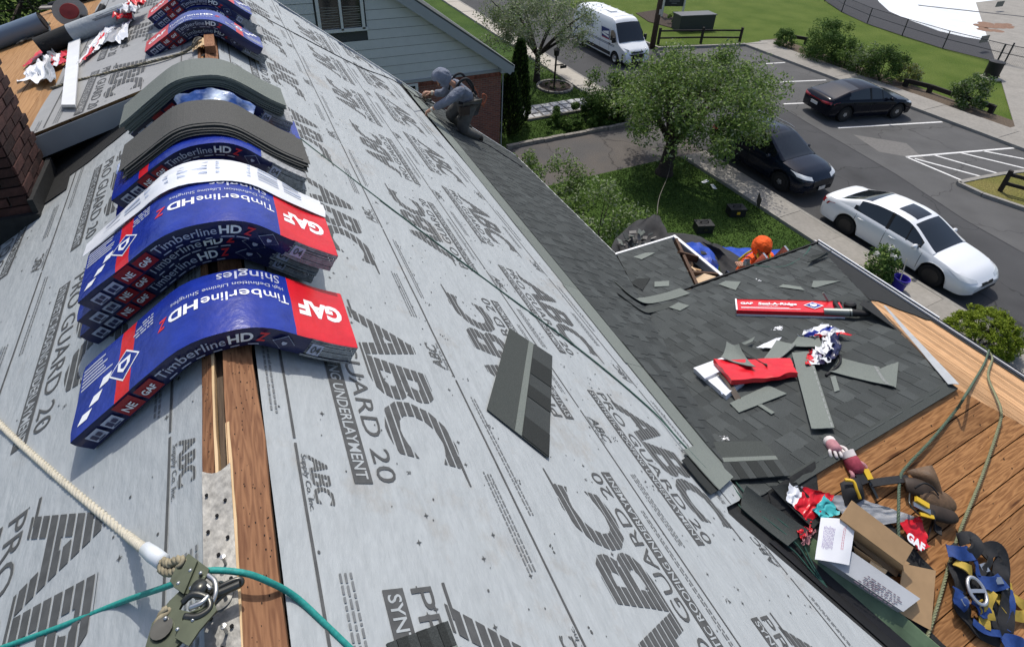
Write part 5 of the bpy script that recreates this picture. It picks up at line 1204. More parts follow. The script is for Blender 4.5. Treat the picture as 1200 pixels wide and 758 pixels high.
b = MB(); b.bar(NF(1073, 584, .13), NF(1088, 593, .13), .03, .02, 'tool_yellow', up=NN); b.build('knife_handle', t); b = MB(); b.bar(NF(1070, 590, .12), NF(1090, 600, .12), .028, .01, 'steel', up=NN); b.bar(NF(1078, 602, .11), NF(1094, 606, .11), .02, .014, 'tool_yellow', up=NN); b.build('snips', t)
b = MB(); b.tube(smoothpath([NF(1066, 578, .10), NF(1066, 590, .14), NF(1074, 600, .12), NF(1080, 604, .08)], 5), .006, 'steel_dark', 6); b.tube(smoothpath([NF(1072, 572, .12), NF(1082, 566, .16), NF(1092, 570, .13), NF(1100, 580, .12)], 5), .006, 'black', 6); b.build('wire_loop', t, smooth=True)
# black pouch with yellow tools by the gloves
t = thing('tape_pouch', 'black pouch with a yellow tape measure and yellow strap by the gloves', 'pouch', NF(1000, 575, .02))
b = MB(); b.grid(lambda u, v: NF(984, 566, .05).lerp(NF(1006, 560, .06), u).lerp(NF(990, 592, .03).lerp(NF(1012, 584, .05), u), v) + NN * .05 * sin(u * 3.1) * sin(v * 3.1), 10, 10, 'strap_black', th=.01); b.build('pouch', t, smooth=True)
b = MB(); b.tube(smoothpath([NF(990, 562, .10), NF(1000, 564, .12), NF(1004, 574, .11), NF(1008, 584, .09)], 5), .010, 'tool_yellow', 8); b.build('cord', t, smooth=True)
b = MB(); b.bar(NF(1012, 550, .05), NF(1018, 562, .05), .045, .04, 'tool_yellow', up=NN); b.bar(NF(1004, 557, .04), NF(1012, 568, .05), .06, .05, 'black', up=NN); b.build('tape_measure', t)
b = MB(); b.bar(NF(1019, 566, .03), NF(1028, 584, .02), .02, .012, 'steel_dark', up=NN); b.build('chisel', t)
# safety harness
t = thing('safety_harness', 'blue, black and yellow safety harness lying on the wooden boards', 'harness', NF(1158, 695, .02))
def web(pts, w, m, name, th=.006, z=.03):
    P = smoothpath([NF(p[0], p[1], p[2] if len(p) > 2 else z) for p in pts], 7); b = MB(); k = len(P) - 1
    def f(u, v):
        i = min(int(round(u * k)), k); d = (P[min(i + 1, k)] - P[max(i - 1, 0)]).normalized(); s = d.cross(NN).normalized(); tw = .4 * sin(i * .5 + w * 90); return P[i] + (s * cos(tw) + NN * sin(tw)) * w * (v - .5) + NN * .004 * noise.noise((u * 9, v * 2, w))
    b.grid(f, k, 2, m, th=th); return b.build(name, t, smooth=True)
web([(1118, 642, .05), (1126, 660, .07), (1124, 690, .05), (1128, 715, .04), (1142, 735, .03), (1170, 748, .03)], .085, 'strap_black', 'back_pad', .010)
web([(1176, 648, .05), (1172, 670, .08), (1178, 700, .06), (1178, 730, .05), (1172, 748, .03)], .08, 'strap_black', 'leg_pad', .010)
web([(1114, 640, .06), (1132, 650, .10), (1144, 640, .12), (1138, 630, .10), (1122, 632, .07)], .065, 'strap_black', 'shoulder_loop', .016)
web([(1150, 650, .06), (1166, 642, .08), (1176, 660, .06), (1166, 680, .06), (1152, 672, .06)], .08, 'strap_black', 'waist_pad', .016)
web([(1110, 645, .09), (1124, 648, .12), (1138, 648, .12)], .075, 'strap_blue', 'blue_strap')
web([(1122, 690, .09), (1126, 702, .10), (1124, 712, .08)], .075, 'strap_blue', 'blue_strap')
web([(1148, 682, .11), (1162, 684, .10), (1176, 680, .09)], .075, 'strap_blue', 'blue_strap')
web([(1140, 702, .09), (1152, 714, .10), (1156, 724, .09)], .075, 'strap_blue', 'blue_strap')
web([(1174, 752, .05), (1188, 752, .05), (1204, 758, .04)], .075, 'strap_blue', 'blue_strap')
web([(1120, 658, .10), (1130, 664, .12), (1138, 668, .10)], .056, 'strap_yellow', 'yellow_strap')
web([(1162, 692, .10), (1158, 710, .11), (1160, 726, .09)], .056, 'strap_yellow', 'yellow_strap')
web([(1146, 704, .10), (1152, 716, .09), (1154, 736, .07)], .056, 'strap_yellow', 'yellow_strap')
web([(1166, 696, .04), (1180, 716, .05), (1198, 722, .03), (1212, 718, .02)], .056, 'strap_yellow', 'yellow_strap')
web([(1178, 682, .03), (1188, 700, .04), (1204, 712, .02)], .056, 'strap_yellow', 'yellow_strap')
b = MB(); c = NF(1145, 692, .125); e = (NF(1150, 692, .125) - c).normalized(); q = NN.cross(e)
b.tube([c + (e * cos(a) * .052 + q * sin(a) * .066) for a in [2 * pi * i / 20 for i in range(21)]], .010, 'alu', 8); b.bar(c - e * .05, c + e * .05, .018, .016, 'alu', up=NN); b.build('d_ring', t, smooth=True, auto=50)
b = MB(); b.tube(smoothpath([NF(1178, 678, .05), NF(1180, 690, .07), NF(1176, 686, .06)], 5), .008, 'steel', 6); b.build('snap_hook', t); b = MB(); b.bar(NF(1150, 660, .09), NF(1156, 670, .09), .05, .014, 'alu', up=NN); b.build('buckle', t)
b = MB(); b.bar(NF(1128, 700, .10), NF(1133, 708, .10), .05, .014, 'steel', up=NN); b.build('buckle', t)
b = MB(); b.bar(NF(1168, 676, .10), NF(1172, 684, .10), .05, .014, 'steel', up=NN); b.build('buckle', t)
web([(1134, 668, .04), (1146, 690, .05), (1154, 716, .04), (1160, 738, .03)], .085, 'strap_black', 'back_pad', .010)
web([(1166, 690, .03), (1168, 715, .03), (1164, 735, .03)], .06, 'strap_black', 'leg_pad', .010)
web([(1112, 660, .06), (1120, 680, .08), (1122, 700, .07)], 0.03, 'strap_black', 'thin_strap')
web([(1150, 640, .05), (1160, 655, .09), (1150, 672, .09), (1140, 690, .08)], 0.035, 'strap_black', 'thin_strap')
web([(1182, 690, .05), (1186, 712, .06), (1180, 738, .05)], 0.035, 'strap_blue', 'thin_strap')
web([(1130, 640, .08), (1142, 656, .10), (1146, 674, .10)], 0.03, 'strap_blue', 'thin_strap')
web([(1140, 728, .06), (1156, 740, .07), (1172, 742, .06)], 0.035, 'strap_blue', 'thin_strap')
# open cardboard box of coil nails, silver box, paper
def npanel(b, px, z, m, th=.005):
    q = [NF(p[0], p[1], zz) for p, zz in zip(px, z)]; n = (q[1] - q[0]).cross(q[2] - q[0]).normalized()
    if n.z < 0: q = q[::-1]; n = -n
    b.prism(q, n, th, m)
t = thing('cardboard_box', 'open brown cardboard box with flaps up beside the silver box', 'box', NF(1045, 650, .01))
b = MB(); npanel(b, ((981, 604), (1000, 620), (1066, 660), (1052, 668)), (.02, .02, .02, .02), 'card_in'); b.build('bottom', t)
b = MB(); npanel(b, ((984, 607), (998, 586), (1070, 641), (1058, 662)), (.17, .22, .22, .17), 'card'); b.build('flap', t)
b = MB(); npanel(b, ((1058, 660), (1096, 668), (1090, 738), (1050, 716)), (.10, .09, .03, .05), 'card'); b.build('flap', t)
b = MB(); npanel(b, ((984, 607), (1058, 662), (1060, 676), (985, 622)), (.17, .17, .02, .02), 'card_in'); b.build('side', t)
b = MB(); npanel(b, ((985, 612), (1004, 640), (1050, 676), (1056, 664)), (.03, .03, .03, .03), 'card_in'); npanel(b, ((1000, 640), (1034, 664), (1036, 676), (1002, 650)), (.09, .09, .02, .02), 'card_in'); b.build('side', t)
b = MB(); npanel(b, ((1020, 656), (1040, 668), (1034, 676), (1018, 664)), (.07, .08, .06, .06), 'pine'); npanel(b, ((1044, 678), (1056, 690), (1046, 706), (1040, 694)), (.08, .08, .06, .06), 'card'); b.build('inner_flap', t)
t = thing('silver_box', 'silver grey printed carton lying open below the white paper', 'box', NF(1010, 690, .01))
sx = ((958, 657), (990, 648), (1068, 702), (1048, 717))
b = MB(); q0 = [NF(*p, .03) for p in sx]; n0 = NN; q0 = q0 if (q0[1] - q0[0]).cross(q0[2] - q0[0]).z > 0 else q0[::-1]; b.prism(q0, NN, .07, 'silver_box'); b.build('shell', t)
b = MB(); A, B_, C_, D_ = [NF(*p, .1125) for p in sx]; g2 = lambda u, v: A.lerp(D_, u).lerp(B_.lerp(C_, u), v)
def ong(polys, m):
    for q in polys:
        w = [g2(*p) for p in q]; b.poly(w if (w[1] - w[0]).cross(w[2] - w[0]).z > 0 else w[::-1], m)
rng = random.Random(8)
for r in range(5):
    u = .42 + rng.uniform(0, .05)
    while u < .9: w = rng.uniform(.02, .07); ong([rect(u, .15 + r * .14, u + w, .20 + r * .14)], 'cardprint'); u += w + .02
for cx in (.55, .63): ong([[(cx + .025 * cos(a), .5 + .1 * sin(a)) for a in (x, x + .5)] + [(cx + .035 * cos(a), .5 + .14 * sin(a)) for a in (x + .5, x)] for x in [i * .5 for i in range(13)]], 'cardprint')
b.build('carton_print', t)
t = thing('instruction_sheet', 'white printed instruction sheet on top of the silver box', 'paper', NF(980, 634, .1))
px = ((955, 655), (995, 662), (1003, 609), (962, 606)); A, B_, C_, D_ = [NF(*p, z) for p, z in zip(px, (.135, .135, .15, .14))]
b = MB(); g3 = lambda u, v: A.lerp(B_, u).lerp(D_.lerp(C_, u), v) + NN * (.010 * sin(u * 3) + .004 * noise.noise((u * 3, v * 3, 0)))
b.grid(g3, 8, 8, 'paper', th=.002); b.build('sheet', t, smooth=True, auto=40)
b = MB(); rng = random.Random(2)
for r in range(9):
    v = .25 + rng.uniform(0, .05)
    while v < .75: w = rng.uniform(.02, .1); b.poly([g3(x, y) + NN * .002 for x, y in rect(.12 + r * .035, v, .135 + r * .035, min(v + w, .8))], 'print_violet'); v += w + .02
b.build('sheet_print', t); b = MB()
for r in range(2):
    v = .3
    while v < .8: w = rng.uniform(.03, .06); b.poly([g3(x, y) + NN * .002 for x, y in rect(.66 + .05 * r, v, .675 + .05 * r, v + w)], 'print_pinkred'); v += w + .015
b.build('sheet_print', t)
crumple('torn_wrapper', 'red and white torn wrapper at the valley foot', 'torn wrapper', [NF(918, 592, 0), NF(948, 618, 0), NF(974, 586, 0), NF(922, 572, 0)], ['wrap_white', 'wrap_red', 'wrap_red'], .028, seed=41, nu=8, lift=.04)
crumple('torn_wrapper', 'teal corner of a torn wrapper beside the red one', 'torn wrapper', [NF(950, 604, 0), NF(962, 618, 0), NF(980, 606, 0), NF(962, 586, 0)], ['wrap_teal'], .03, seed=42, nu=10, lift=.05)
crumple('torn_wrapper', 'silver wrapper sheet behind the cardboard box', 'torn wrapper', [NF(962, 584, 0), NF(1000, 622, 0), NF(1078, 612, 0), NF(1000, 586, 0)], ['wrap_silver', 'wrap_silver', 'wrap_silver'], .02, seed=43, nu=10, lift=.03)
t2 = crumple('torn_wrapper', 'red wrapper end with white letters at the right of the box', 'torn wrapper', [NF(1050, 618, 0), NF(1072, 650, 0), NF(1086, 646, 0), NF(1074, 610, 0)], ['wrap_red', 'wrap_red'], .018, seed=44, nu=8, lift=.045)
crumple('torn_wrapper', 'pink wrapper shreds poking out under the black flap', 'torn wrapper', [NF(930, 632, 0), NF(938, 646, 0), NF(950, 632, 0), NF(944, 622, 0)], ['wrap_red', 'glove_pink'], .05, seed=45, nu=6, lift=.05)
b = MB(); C0 = NF(1066, 634, .085); e = (NF(1080, 640, .085) - NF(1062, 626, .085)).normalized(); q = NN.cross(e)
for p in xf(text_polys('GAF', .05, .05, 0, .11), -.02, 0): b.poly([C0 + e * v[0] + q * v[1] for v in p], 'print_white')
b.build('wrapper_print', t2)
crumple('black_sheet', 'black felt offcut spread under the cardboard box', 'felt', [NF(945, 612, 0), NF(1010, 680, 0), NF(1096, 672, 0), NF(1030, 600, 0)], ['felt'], .012, seed=46, nu=16, lift=.01)
b = MB(); b.grid(lambda u, v: NF(900, 575, .02).lerp(NF(955, 540, .02), u).lerp(NF(905, 600, .02).lerp(NF(960, 585, .02), u), v) + NN * .006 * noise.noise((u * 5, v * 4, 2)), 10, 8, 'felt', th=.003); tag(b.build('black_sheet', smooth=True), 'black felt square tucked under the end of the wing shingles', 'felt')
rope('strap_end', 'thin olive rope tail by the cardboard box', [NF(1160, 700, .012), NF(1130, 655, .012), NF(1124, 640, .012)], .006, 'rope_olive', twist=False)
print('wing done', len(bpy.data.objects))
# ================================================================== GROUND
def flat(name, pts, z, m, kind='structure', parent=None):
    b = MB(); q = [V((p[0], p[1], G + z)) for p in pts]
    if (q[1] - q[0]).cross(q[2] - q[0]).z < 0: q = q[::-1]
    b.poly(q, m); return b.build(name, parent, kind=kind if parent is None else None)
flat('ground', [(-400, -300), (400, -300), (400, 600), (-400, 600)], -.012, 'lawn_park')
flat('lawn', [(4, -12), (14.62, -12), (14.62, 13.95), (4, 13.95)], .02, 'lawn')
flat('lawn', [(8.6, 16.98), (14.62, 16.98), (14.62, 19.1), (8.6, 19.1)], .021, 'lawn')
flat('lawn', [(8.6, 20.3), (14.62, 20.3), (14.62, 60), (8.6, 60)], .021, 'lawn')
flat('driveway', [(4, 13.95), (15.9, 13.75), (15.9, 16.98), (4, 16.98)], .012, 'asphalt_drive')
seam = [(18.9, -6), (20.2, 4.0), (20.56, 6.72), (21.41, 9.61), (22.54, 15.82), (23.0, 24.5), (22.9, 140)]
flat('street', [(15.6, -60), (22.2, -60)] + seam + [(15.6, 140)], .006, 'asphalt')
flat('parking_lot', [(22.4, -1.5), (28.6, -1.5), (28.6, 24.1), (22.6, 25.4)] + [(20.2, 4), ][:0], .002, 'asphalt_old')
b = MB(); q = [V((p[0], p[1], G + .009)) for p in seam[1:6]] + [V((28.62, 24.1, G + .009)), V((28.62, 4, G + .009))]
b.poly(q[::-1] if (q[1] - q[0]).cross(q[2] - q[0]).z < 0 else q, 'asphalt_old'); b.build('parking_lane', kind='structure')
b = MB()
for i in range(4): 
    a, c = seam[i + 1], seam[i + 2]; b.bar((a[0] + .02, a[1], G + .011), (c[0] + .02, c[1], G + .011), .05, .003, 'asphalt')
b.build('seam', kind='structure')
b = MB()
q = [on_ground(*p, G + .012) for p in ((1000, 158), (1062, 168), (1085, 188), (1030, 178))]; b.poly(q if (q[1] - q[0]).cross(q[2] - q[0]).z > 0 else q[::-1], 'concrete_dark'); b.build('patch', kind='structure')
# painted lines
lm = bpy.data.objects.new('parking_marks', None); COL.objects.link(lm); lm['kind'] = 'structure'; WM[lm] = Matrix()
def line(p, q, w=.11):
    a, c = on_ground(*p, G + .0135), on_ground(*q, G + .0135); d = (c - a).normalized(); s = V((-d.y, d.x, 0)) * w / 2; b = MB()
    b.poly([a + s, a - s, c - s, c + s][::-1], 'paint_line') if (a - s - a - s).cross(c - s - a - s).z < 0 else b.poly([a + s, a - s, c - s, c + s], 'paint_line'); b.build('painted_line', lm)
for p, q in (((982, 150), (1104, 143)), ((888, 97.5), (968, 94)), ((896, 75), (920, 73.5)), ((918, 122), (942, 121)), ((842, 124), (862, 123)), ((1062, 184), (1188, 173.5)), ((1062, 184), (1132, 213.5)), ((1072, 186), (1165, 211)), ((1095, 182), (1172, 204)), ((1125, 179), (1212, 200)), ((1152, 177), (1214, 189))): line(p, q)
# pavements: slab by slab
def pavement(name, y0, y1, x0, x1, m, step=1.52, z=.13):
    o = bpy.data.objects.new(name, None); COL.objects.link(o); o['kind'] = 'structure'; WM[o] = Matrix(); y = y0
    while y < y1 - .2:
        b = MB(); b.prism([V((x0, y + .006, G)), V((x1, y + .006, G)), V((x1, min(y + step, y1) - .006, G)), V((x0, min(y + step, y1) - .006, G))], (0, 0, 1), z + random.uniform(-.008, .008), m); b.build('paving_slab', o); y += step
    return o
pavement('pavement', -6, 13.75, 14.62, 15.62, 'concrete')
pavement('pavement', 16.98, 60, 14.62, 15.62, 'concrete_light')
b = MB(); b.box((15.69, 3.9, G + .065), (.13, 19.7, .13), 'kerb'); b.build('kerb', kind='structure'); b = MB(); b.box((15.69, 60, G + .065), (.13, 86, .13), 'kerb'); b.build('kerb', kind='structure')
pavement('pavement', 8.2, 24.2, 28.75, 30.5, 'concrete', 1.6)
b = MB(); b.box((28.68, 16.2, G + .07), (.15, 16.2, .14), 'kerb'); b.build('kerb', kind='structure')
b = MB(); b.bar((22.75, 25.42, G + .07), (30.2, 23.8, G + .07), .16, .15, 'kerb'); b.build('kerb', kind='structure')
b = MB(); b.bar((22.80, 25.5, G + .07), (23.0, 120, G + .07), .16, .15, 'kerb'); b.build('kerb', kind='structure')
b = MB(); b.prism([V((30.2, 23.6, G)), V((30.2, 24.4, G)), V((31.2, 24.2, G)), V((31.2, 23.6, G))], (0, 0, 1), .13, 'concrete'); b.build('pavement', kind='structure')
# planting strip behind the far pavement
flat('planting_strip', [(30.5, 8.3), (31.9, 8.3), (32.2, 24.6), (30.5, 24.6)], .03, 'soil')
b = MB(); b.prism([V((30.5, 10.3, G)), V((31.2, 10.28, G)), V((40.3, 15.5, G)), V((60, 27, G)), V((80, 27, G)), V((60, -5, G)), V((30.5, -5, G))], (0, 0, 1), .035, 'concrete'); b.build('path', kind='structure')
# island with a kerb at the right edge
isl = [on_ground(*p) for p in ((1122, 217), (1145, 212), (1172, 207), (1230, 200), (1260, 270), (1200, 247), (1150, 230))]
b = MB(); q = [V((p.x, p.y, G)) for p in isl]; b.prism(q if (q[1] - q[0]).cross(q[2] - q[0]).z > 0 else q[::-1], (0, 0, 1), .11, 'island_grass'); b.build('island', kind='structure')
b = MB()
for i in range(len(isl)): b.bar(V((isl[i].x, isl[i].y, G + .07)), V((isl[(i + 1) % len(isl)].x, isl[(i + 1) % len(isl)].y, G + .07)), .16, .145, 'kerb')
b.build('island_kerb', kind='structure')
# stone edging along the driveway, white flagged path next door
ed = thing('stone_edging', 'low stone edging along the far side of the driveway', 'edging', (11, 17, G))
x = 8.7
while x < 14.5:
    w = random.uniform(.35, .6); b = MB(); b.box((x + w / 2, 17.02 + random.uniform(-.02, .02), G + .07), (w - .02, .16, .16 + random.uniform(-.02, .02)), 'stonework'); b.build('edging_stone', ed); x += w
fl = bpy.data.objects.new('path', None); COL.objects.link(fl); fl['kind'] = 'structure'; WM[fl] = Matrix(); rng = random.Random(3)
flat('path_bed', [(10.6, 19.0), (14.62, 19.1), (14.62, 20.35), (10.6, 20.45)], .024, 'concrete_dark')
for i in range(9):
    for j in range(3):
        x0 = 10.65 + i * .44; y0 = 19.1 + j * .43; b = MB(); q = [V((x0 + rng.uniform(.0, .05), y0 + rng.uniform(0, .05), G + .02)), V((x0 + .42 - rng.uniform(0, .06), y0 + rng.uniform(0, .06), G + .02)), V((x0 + .42 - rng.uniform(0, .05), y0 + .41 - rng.uniform(0, .06), G + .02)), V((x0 + rng.uniform(0, .06), y0 + .40 - rng.uniform(0, .05), G + .02))]
        b.prism(q, (0, 0, 1), .03, 'pave_white'); b.build('flagstone', fl)
b = MB(); b.bar((10.6, 18.98, G + .06), (14.6, 19.02, G + .06), .12, .13, 'stonework'); b.build('path_edge', kind='structure')
# court and white splash pad behind the chain link fence
crt = [on_ground(*p) for p in ((960, -4), (985, 14), (1015, 28), (1057, 42), (1104, 57), (1168, 73), (1230, 87))]
flat('court', [(p.x, p.y) for p in crt] + [(75, 15), (75, 45)], .015, 'asphalt_court')
pad = [on_ground(*p) for p in ((1024, -6), (1030, 3), (1042, 14), (1060, 22), (1100, 37), (1130, 44), (1165, 50), (1230, 59))]
flat('splash_pad', [(p.x, p.y) for p in pad] + [(80, 18), (80, 40)], .026, 'pad_white')
for k, (p, q) in enumerate((((1076, 7), (1205, 21)), ((1030, -3), (1130, -1)))): 
    a, c = on_ground(*p), on_ground(*q); b = MB(); b.bar(V((a.x, a.y, G + .033)), V((c.x, c.y, G + .033)), .35, .01, 'asphalt_court'); b.build('pad_joint', kind='structure')
b = MB(); rng = random.Random(3)
for i in range(16):
    c = on_ground(1165 + rng.uniform(-24, 22), 33 + rng.uniform(-5, 5)); r = rng.uniform(.15, .6); b.poly([V((c.x + r * cos(a) * 1.2, c.y + r * sin(a), G + .035 + i * .0008)) for a in [2 * pi * j / 9 + rng.uniform(-.2, .2) for j in range(9)]], 'rust')
b.build('rust_stain', kind='stuff')

# grass blades on the near lawns
b = MB(); rng = random.Random(12)
def blades(n, x0, x1, y0, y1, h=.045):
    for i in range(n):
        x, y = rng.uniform(x0, x1), rng.uniform(y0, y1); a = rng.uniform(0, 6.28); w = .018; hh = h * rng.uniform(.5, 1.3); c, s = cos(a) * w, sin(a) * w; lx, ly = rng.uniform(-.04, .04), rng.uniform(-.04, .04)
        b.add([V((x - c, y - s, G + .018)), V((x + c, y + s, G + .018)), V((x + lx, y + ly, G + .02 + hh))], [(0, 1, 2)], 'blade')
blades(26000, 6.2, 14.55, 6.5, 13.9); blades(6000, 9.2, 14.5, 17.1, 18.9); blades(9000, 10.6, 14.55, 20.5, 27)
b.build('grass', kind='stuff')

# ================================================================== PLANTS
def leaf_cloud(b, pts, n, size, mats, rng, spread, up=.35):
    """leaves scattered about clump centres"""
    for i in range(n):
        c, r = pts[rng.randrange(len(pts))]; d = V((rng.gauss(0, 1), rng.gauss(0, 1), rng.gauss(0, 1)))
        d.normalize(); p = c + d * r * (rng.random() ** .45) * spread
        nrm = (V((rng.gauss(0, 1), rng.gauss(0, 1), rng.gauss(0, 1) + up)) + d * .8).normalized(); t = nrm.cross(V((rng.gauss(0, 1), rng.gauss(0, 1), rng.gauss(0, 1)))).normalized(); s = nrm.cross(t); L = size * rng.uniform(.6, 1.3); w = L * .42
        b.add([p - t * L * .5, p + s * w * .5 - t * L * .05, p + t * L * .5, p - s * w * .5 - t * L * .05], [(0, 1, 2, 3)], mats[int(rng.random() ** 1.3 * len(mats))])
def clumps(c, rad, k, cr, rng, shell=.55, squash=1.0, low=-.75):
    out = []
    while len(out) < k:
        d = V((rng.gauss(0, 1), rng.gauss(0, 1), rng.gauss(0, 1))).normalized()
        if d.z < low: continue
        f = shell + (1 - shell) * rng.random(); q = 1 + .22 * noise.noise(d * 1.7 + V((c[0], c[1], 0)))
        out.append((V(c) + V((d.x * rad[0], d.y * rad[1], d.z * rad[2])) * f * q, cr * rng.uniform(.6, 1.35)))
    return out
def tree(label, base, crown_c, rad, k, cr, n, size, mats, seed, trunk_r=.16, fork=None, name='tree', group=None, low=-.7):
    rng = random.Random(seed); base = V(base); t = thing(name, label, 'tree', base, group=group); cl = clumps(crown_c, rad, k, cr, rng, low=low)
    fk = V(fork) if fork else base.lerp(V(crown_c), .45)
    b = MB(); b.tube(smoothpath([base - V((0, 0, .1)), base + (fk - base) * .15, base + (fk - base) * .6 + V((.04, .03, 0)), fk], 5), trunk_r, 'bark', 10, rr=[trunk_r * (1.5 - .8 * i / 15 if i < 5 else 1.25 - .5 * i / 15) for i in range(16)]); b.build('trunk', t, smooth=True)
    for i in range(9):
        q = cl[rng.randrange(len(cl))][0]; m = fk.lerp(q, .5) + V((rng.uniform(-.2, .2), rng.uniform(-.2, .2), .25)); b = MB()
        P = smoothpath([fk - V((0, 0, .15)), m, q], 5); b.tube(P, .05, 'bark', 6, rr=[trunk_r * .55 * (1 - j / (len(P))) + .012 for j in range(len(P))])
        for s in range(3):
            st = P[5 + s]; e = cl[rng.randrange(len(cl))][0]
            if (e - st).length < max(rad) * .9: b.tube([st, st.lerp(e, .55) + V((0, 0, .1)), e], .02, 'bark', 5, rr=[.03, .02, .008])
        b.build('limb', t, smooth=True)
    b = MB(); leaf_cloud(b, cl, n, size, mats, rng, 1.0); b.build('crown', t); return t
t2c = at_y(822, 122, 13.1)
tree('full leafy green street tree between the driveway and the parked dark car', on_ground(778, 204), t2c + V((.0, .2, -.1)), (3.0, 2.6, 1.85), 120, .60, 32000, .125, ['leaf_b', 'leaf_a', 'leaf_c', 'leaf_silver'], 5, .25, fork=at_y(788, 166, 13.1), low=-.42)
t1c = at_y(632, 30, 23.2)
tree('airy pale leaved tree on the neighbour lawn beside the pavement', on_ground(629, 96), t1c + V((0, 0, .15)), (2.7, 2.5, 2.2), 85, .55, 17000, .12, ['leaf_silver', 'leaf_a', 'leaf_silver2', 'leaf_silver'], 8, .15, fork=at_y(630, 62, 23.2))
tree('dark leafy tree in the back yard beyond the dormer', (-6.5, 19.5, G), (-5.2, 18.8, -2.6), (3.6, 3.0, 3.4), 60, .9, 9000, .2, ['leaf_dark', 'leaf_dark2', 'leaf_c'], 9, .25)
tree('second dark tree in the back yard at the top left corner', (-9.5, 22, G), (-9.0, 21.5, -3.0), (3.6, 3.0, 3.2), 50, .9, 6000, .22, ['leaf_dark', 'leaf_dark2', 'leaf_c'], 10, .25)
tree('leafy tree top entering at the upper edge behind the postal van', (17.2, 48.0, G), (16.0, 48.0, -4.6), (3.2, 3, 2.6), 40, .8, 3500, .2, ['leaf_silver', 'leaf_a', 'leaf_b'], 15, .2)
def conifer(label, base, top, r, n, seed, mats=('leaf_dark', 'leaf_dark2', 'leaf_c'), group='columnar conifers beside the brick wall'):
    rng = random.Random(seed); base = V(base); t = thing('arborvitae', label, 'conifer', base, group=group); H_ = top - base.z
    b = MB(); b.tube([base, base + V((0, 0, H_ * .9))], .06, 'bark', 8, rr=[.09, .02]); b.build('trunk', t)
    b = MB()
    for i in range(n):
        f = rng.random() ** .8; R = r * (sin(min(1, f * 4 + .35) * pi / 2)) * (1 - f) ** .55 + .03; a = rng.uniform(0, 2 * pi); q = R * (.70 + .34 * rng.random()) * (1 + .12 * noise.noise((a * 2, f * 9, seed)))
        p = base + V((q * cos(a), q * sin(a), .08 + f * H_)); d = V((cos(a) * .5, sin(a) * .5, 1)).normalized(); s = d.cross(V((rng.gauss(0, 1), rng.gauss(0, 1), rng.gauss(0, 1)))).normalized(); L = rng.uniform(.10, .2)
        b.add([p, p + d * L * .5 + s * .03, p + d * L, p + d * L * .5 - s * .03], [(0, 1, 2, 3)], mats[int(rng.random() ** 1.3 * len(mats))])
    b.build('foliage', t); return t
conifer('tall columnar conifer at the far side, standing clear of the brick corner', (10.10, 18.9, G), at_y(608, 52, 18.9).z, .50, 5200, 1)
conifer('shorter dark columnar conifer right against the brick corner', (9.32, 18.15, G), at_y(598, 88, 18.1).z, .56, 5600, 2)
conifer('conifer tip peeking over the neighbour gable rake', (8.9, 24.2, G), at_y(577, 38, 24.0).z, .5, 3200, 3)
def shrub(label, base, rad, n, size, mats, seed, name='shrub', group=None, k=30, cr=None, cat='shrub', squash=None, petals=0):
    rng = random.Random(seed); base = V(base); t = thing(name, label, cat, base, group=group); c = base + V((0, 0, rad[2] * .9)); cl = clumps(c, rad, k, cr or min(rad) * .35, rng, shell=.88 if name == 'boxwood' else .6, low=-.9)
    b = MB()
    for i in range(6): q = cl[rng.randrange(len(cl))][0]; b.tube([base, base.lerp(q, .5) + V((0, 0, .05)), q], .02, 'bark', 5, rr=[.025, .016, .006])
    b.build('stem', t); b = MB(); leaf_cloud(b, cl, n, size, mats, rng, 1.0, up=.7); b.build('foliage', t)
    if petals:
        for i in range(petals):
            q = max((cl[rng.randrange(len(cl))][0] for _ in range(5)), key=lambda p: p.z); b = MB(); leaf_cloud(b, [(q + V((0, -.05, .10)), .09)], 60, .05, ['petal'], rng, 1.0, up=1); b.build('flower_head', t)
    return t
shrub('dense green rounded bush beside the neighbour front path', on_ground(706, 138), (1.05, 1.0, 1.15), 6500, .12, ['leaf_bush', 'leaf_bush2', 'leaf_a'], 21, k=36)
shrub('taller pale edged shrub next to the rounded bush', on_ground(732, 140) + V((.3, .2, 0)), (.75, .75, 1.15), 3000, .11, ['leaf_bush', 'leaf_silver', 'leaf_a'], 22)
shrub('low spreading juniper along the driveway edging, left one', (12.6, 18.0, G), (1.6, .85, .45), 5200, .13, ['leaf_jun', 'leaf_jun2', 'leaf_bush'], 23, group=None)
shrub('low spreading juniper by the pavement corner of the driveway', (14.0, 17.8, G), (1.1, .75, .42), 3400, .13, ['leaf_jun', 'leaf_jun2', 'leaf_bush'], 24)
shrub('loose scruffy shrub growing against our eave near the driveway', (8.0, 12.9, G), (1.35, 1.2, 1.0), 4200, .11, ['leaf_a', 'leaf_c', 'leaf_silver'], 25, k=24, cr=.40)
shrub('leggy shrub next to the hanging debris net', (8.6, 10.6, G), (1.35, 1.3, .95), 3800, .11, ['leaf_a', 'leaf_silver', 'leaf_c'], 26, k=22, cr=.40)
shrub('round hydrangea bush with white flower heads by the front gutter', on_ground(1022, 326), (.56, .56, .56), 2600, .10, ['leaf_bush', 'leaf_b', 'leaf_bush2'], 27, petals=7, name='hydrangea')
bx = on_ground(1146, 410)
shrub('clipped yellow green boxwood mound beside the pavement at right', bx + V((0, .1, 0)), (.92, .68, .50), 26000, .058, ['leaf_box', 'leaf_box2', 'leaf_box'], 28, k=420, cr=.085, name='boxwood')
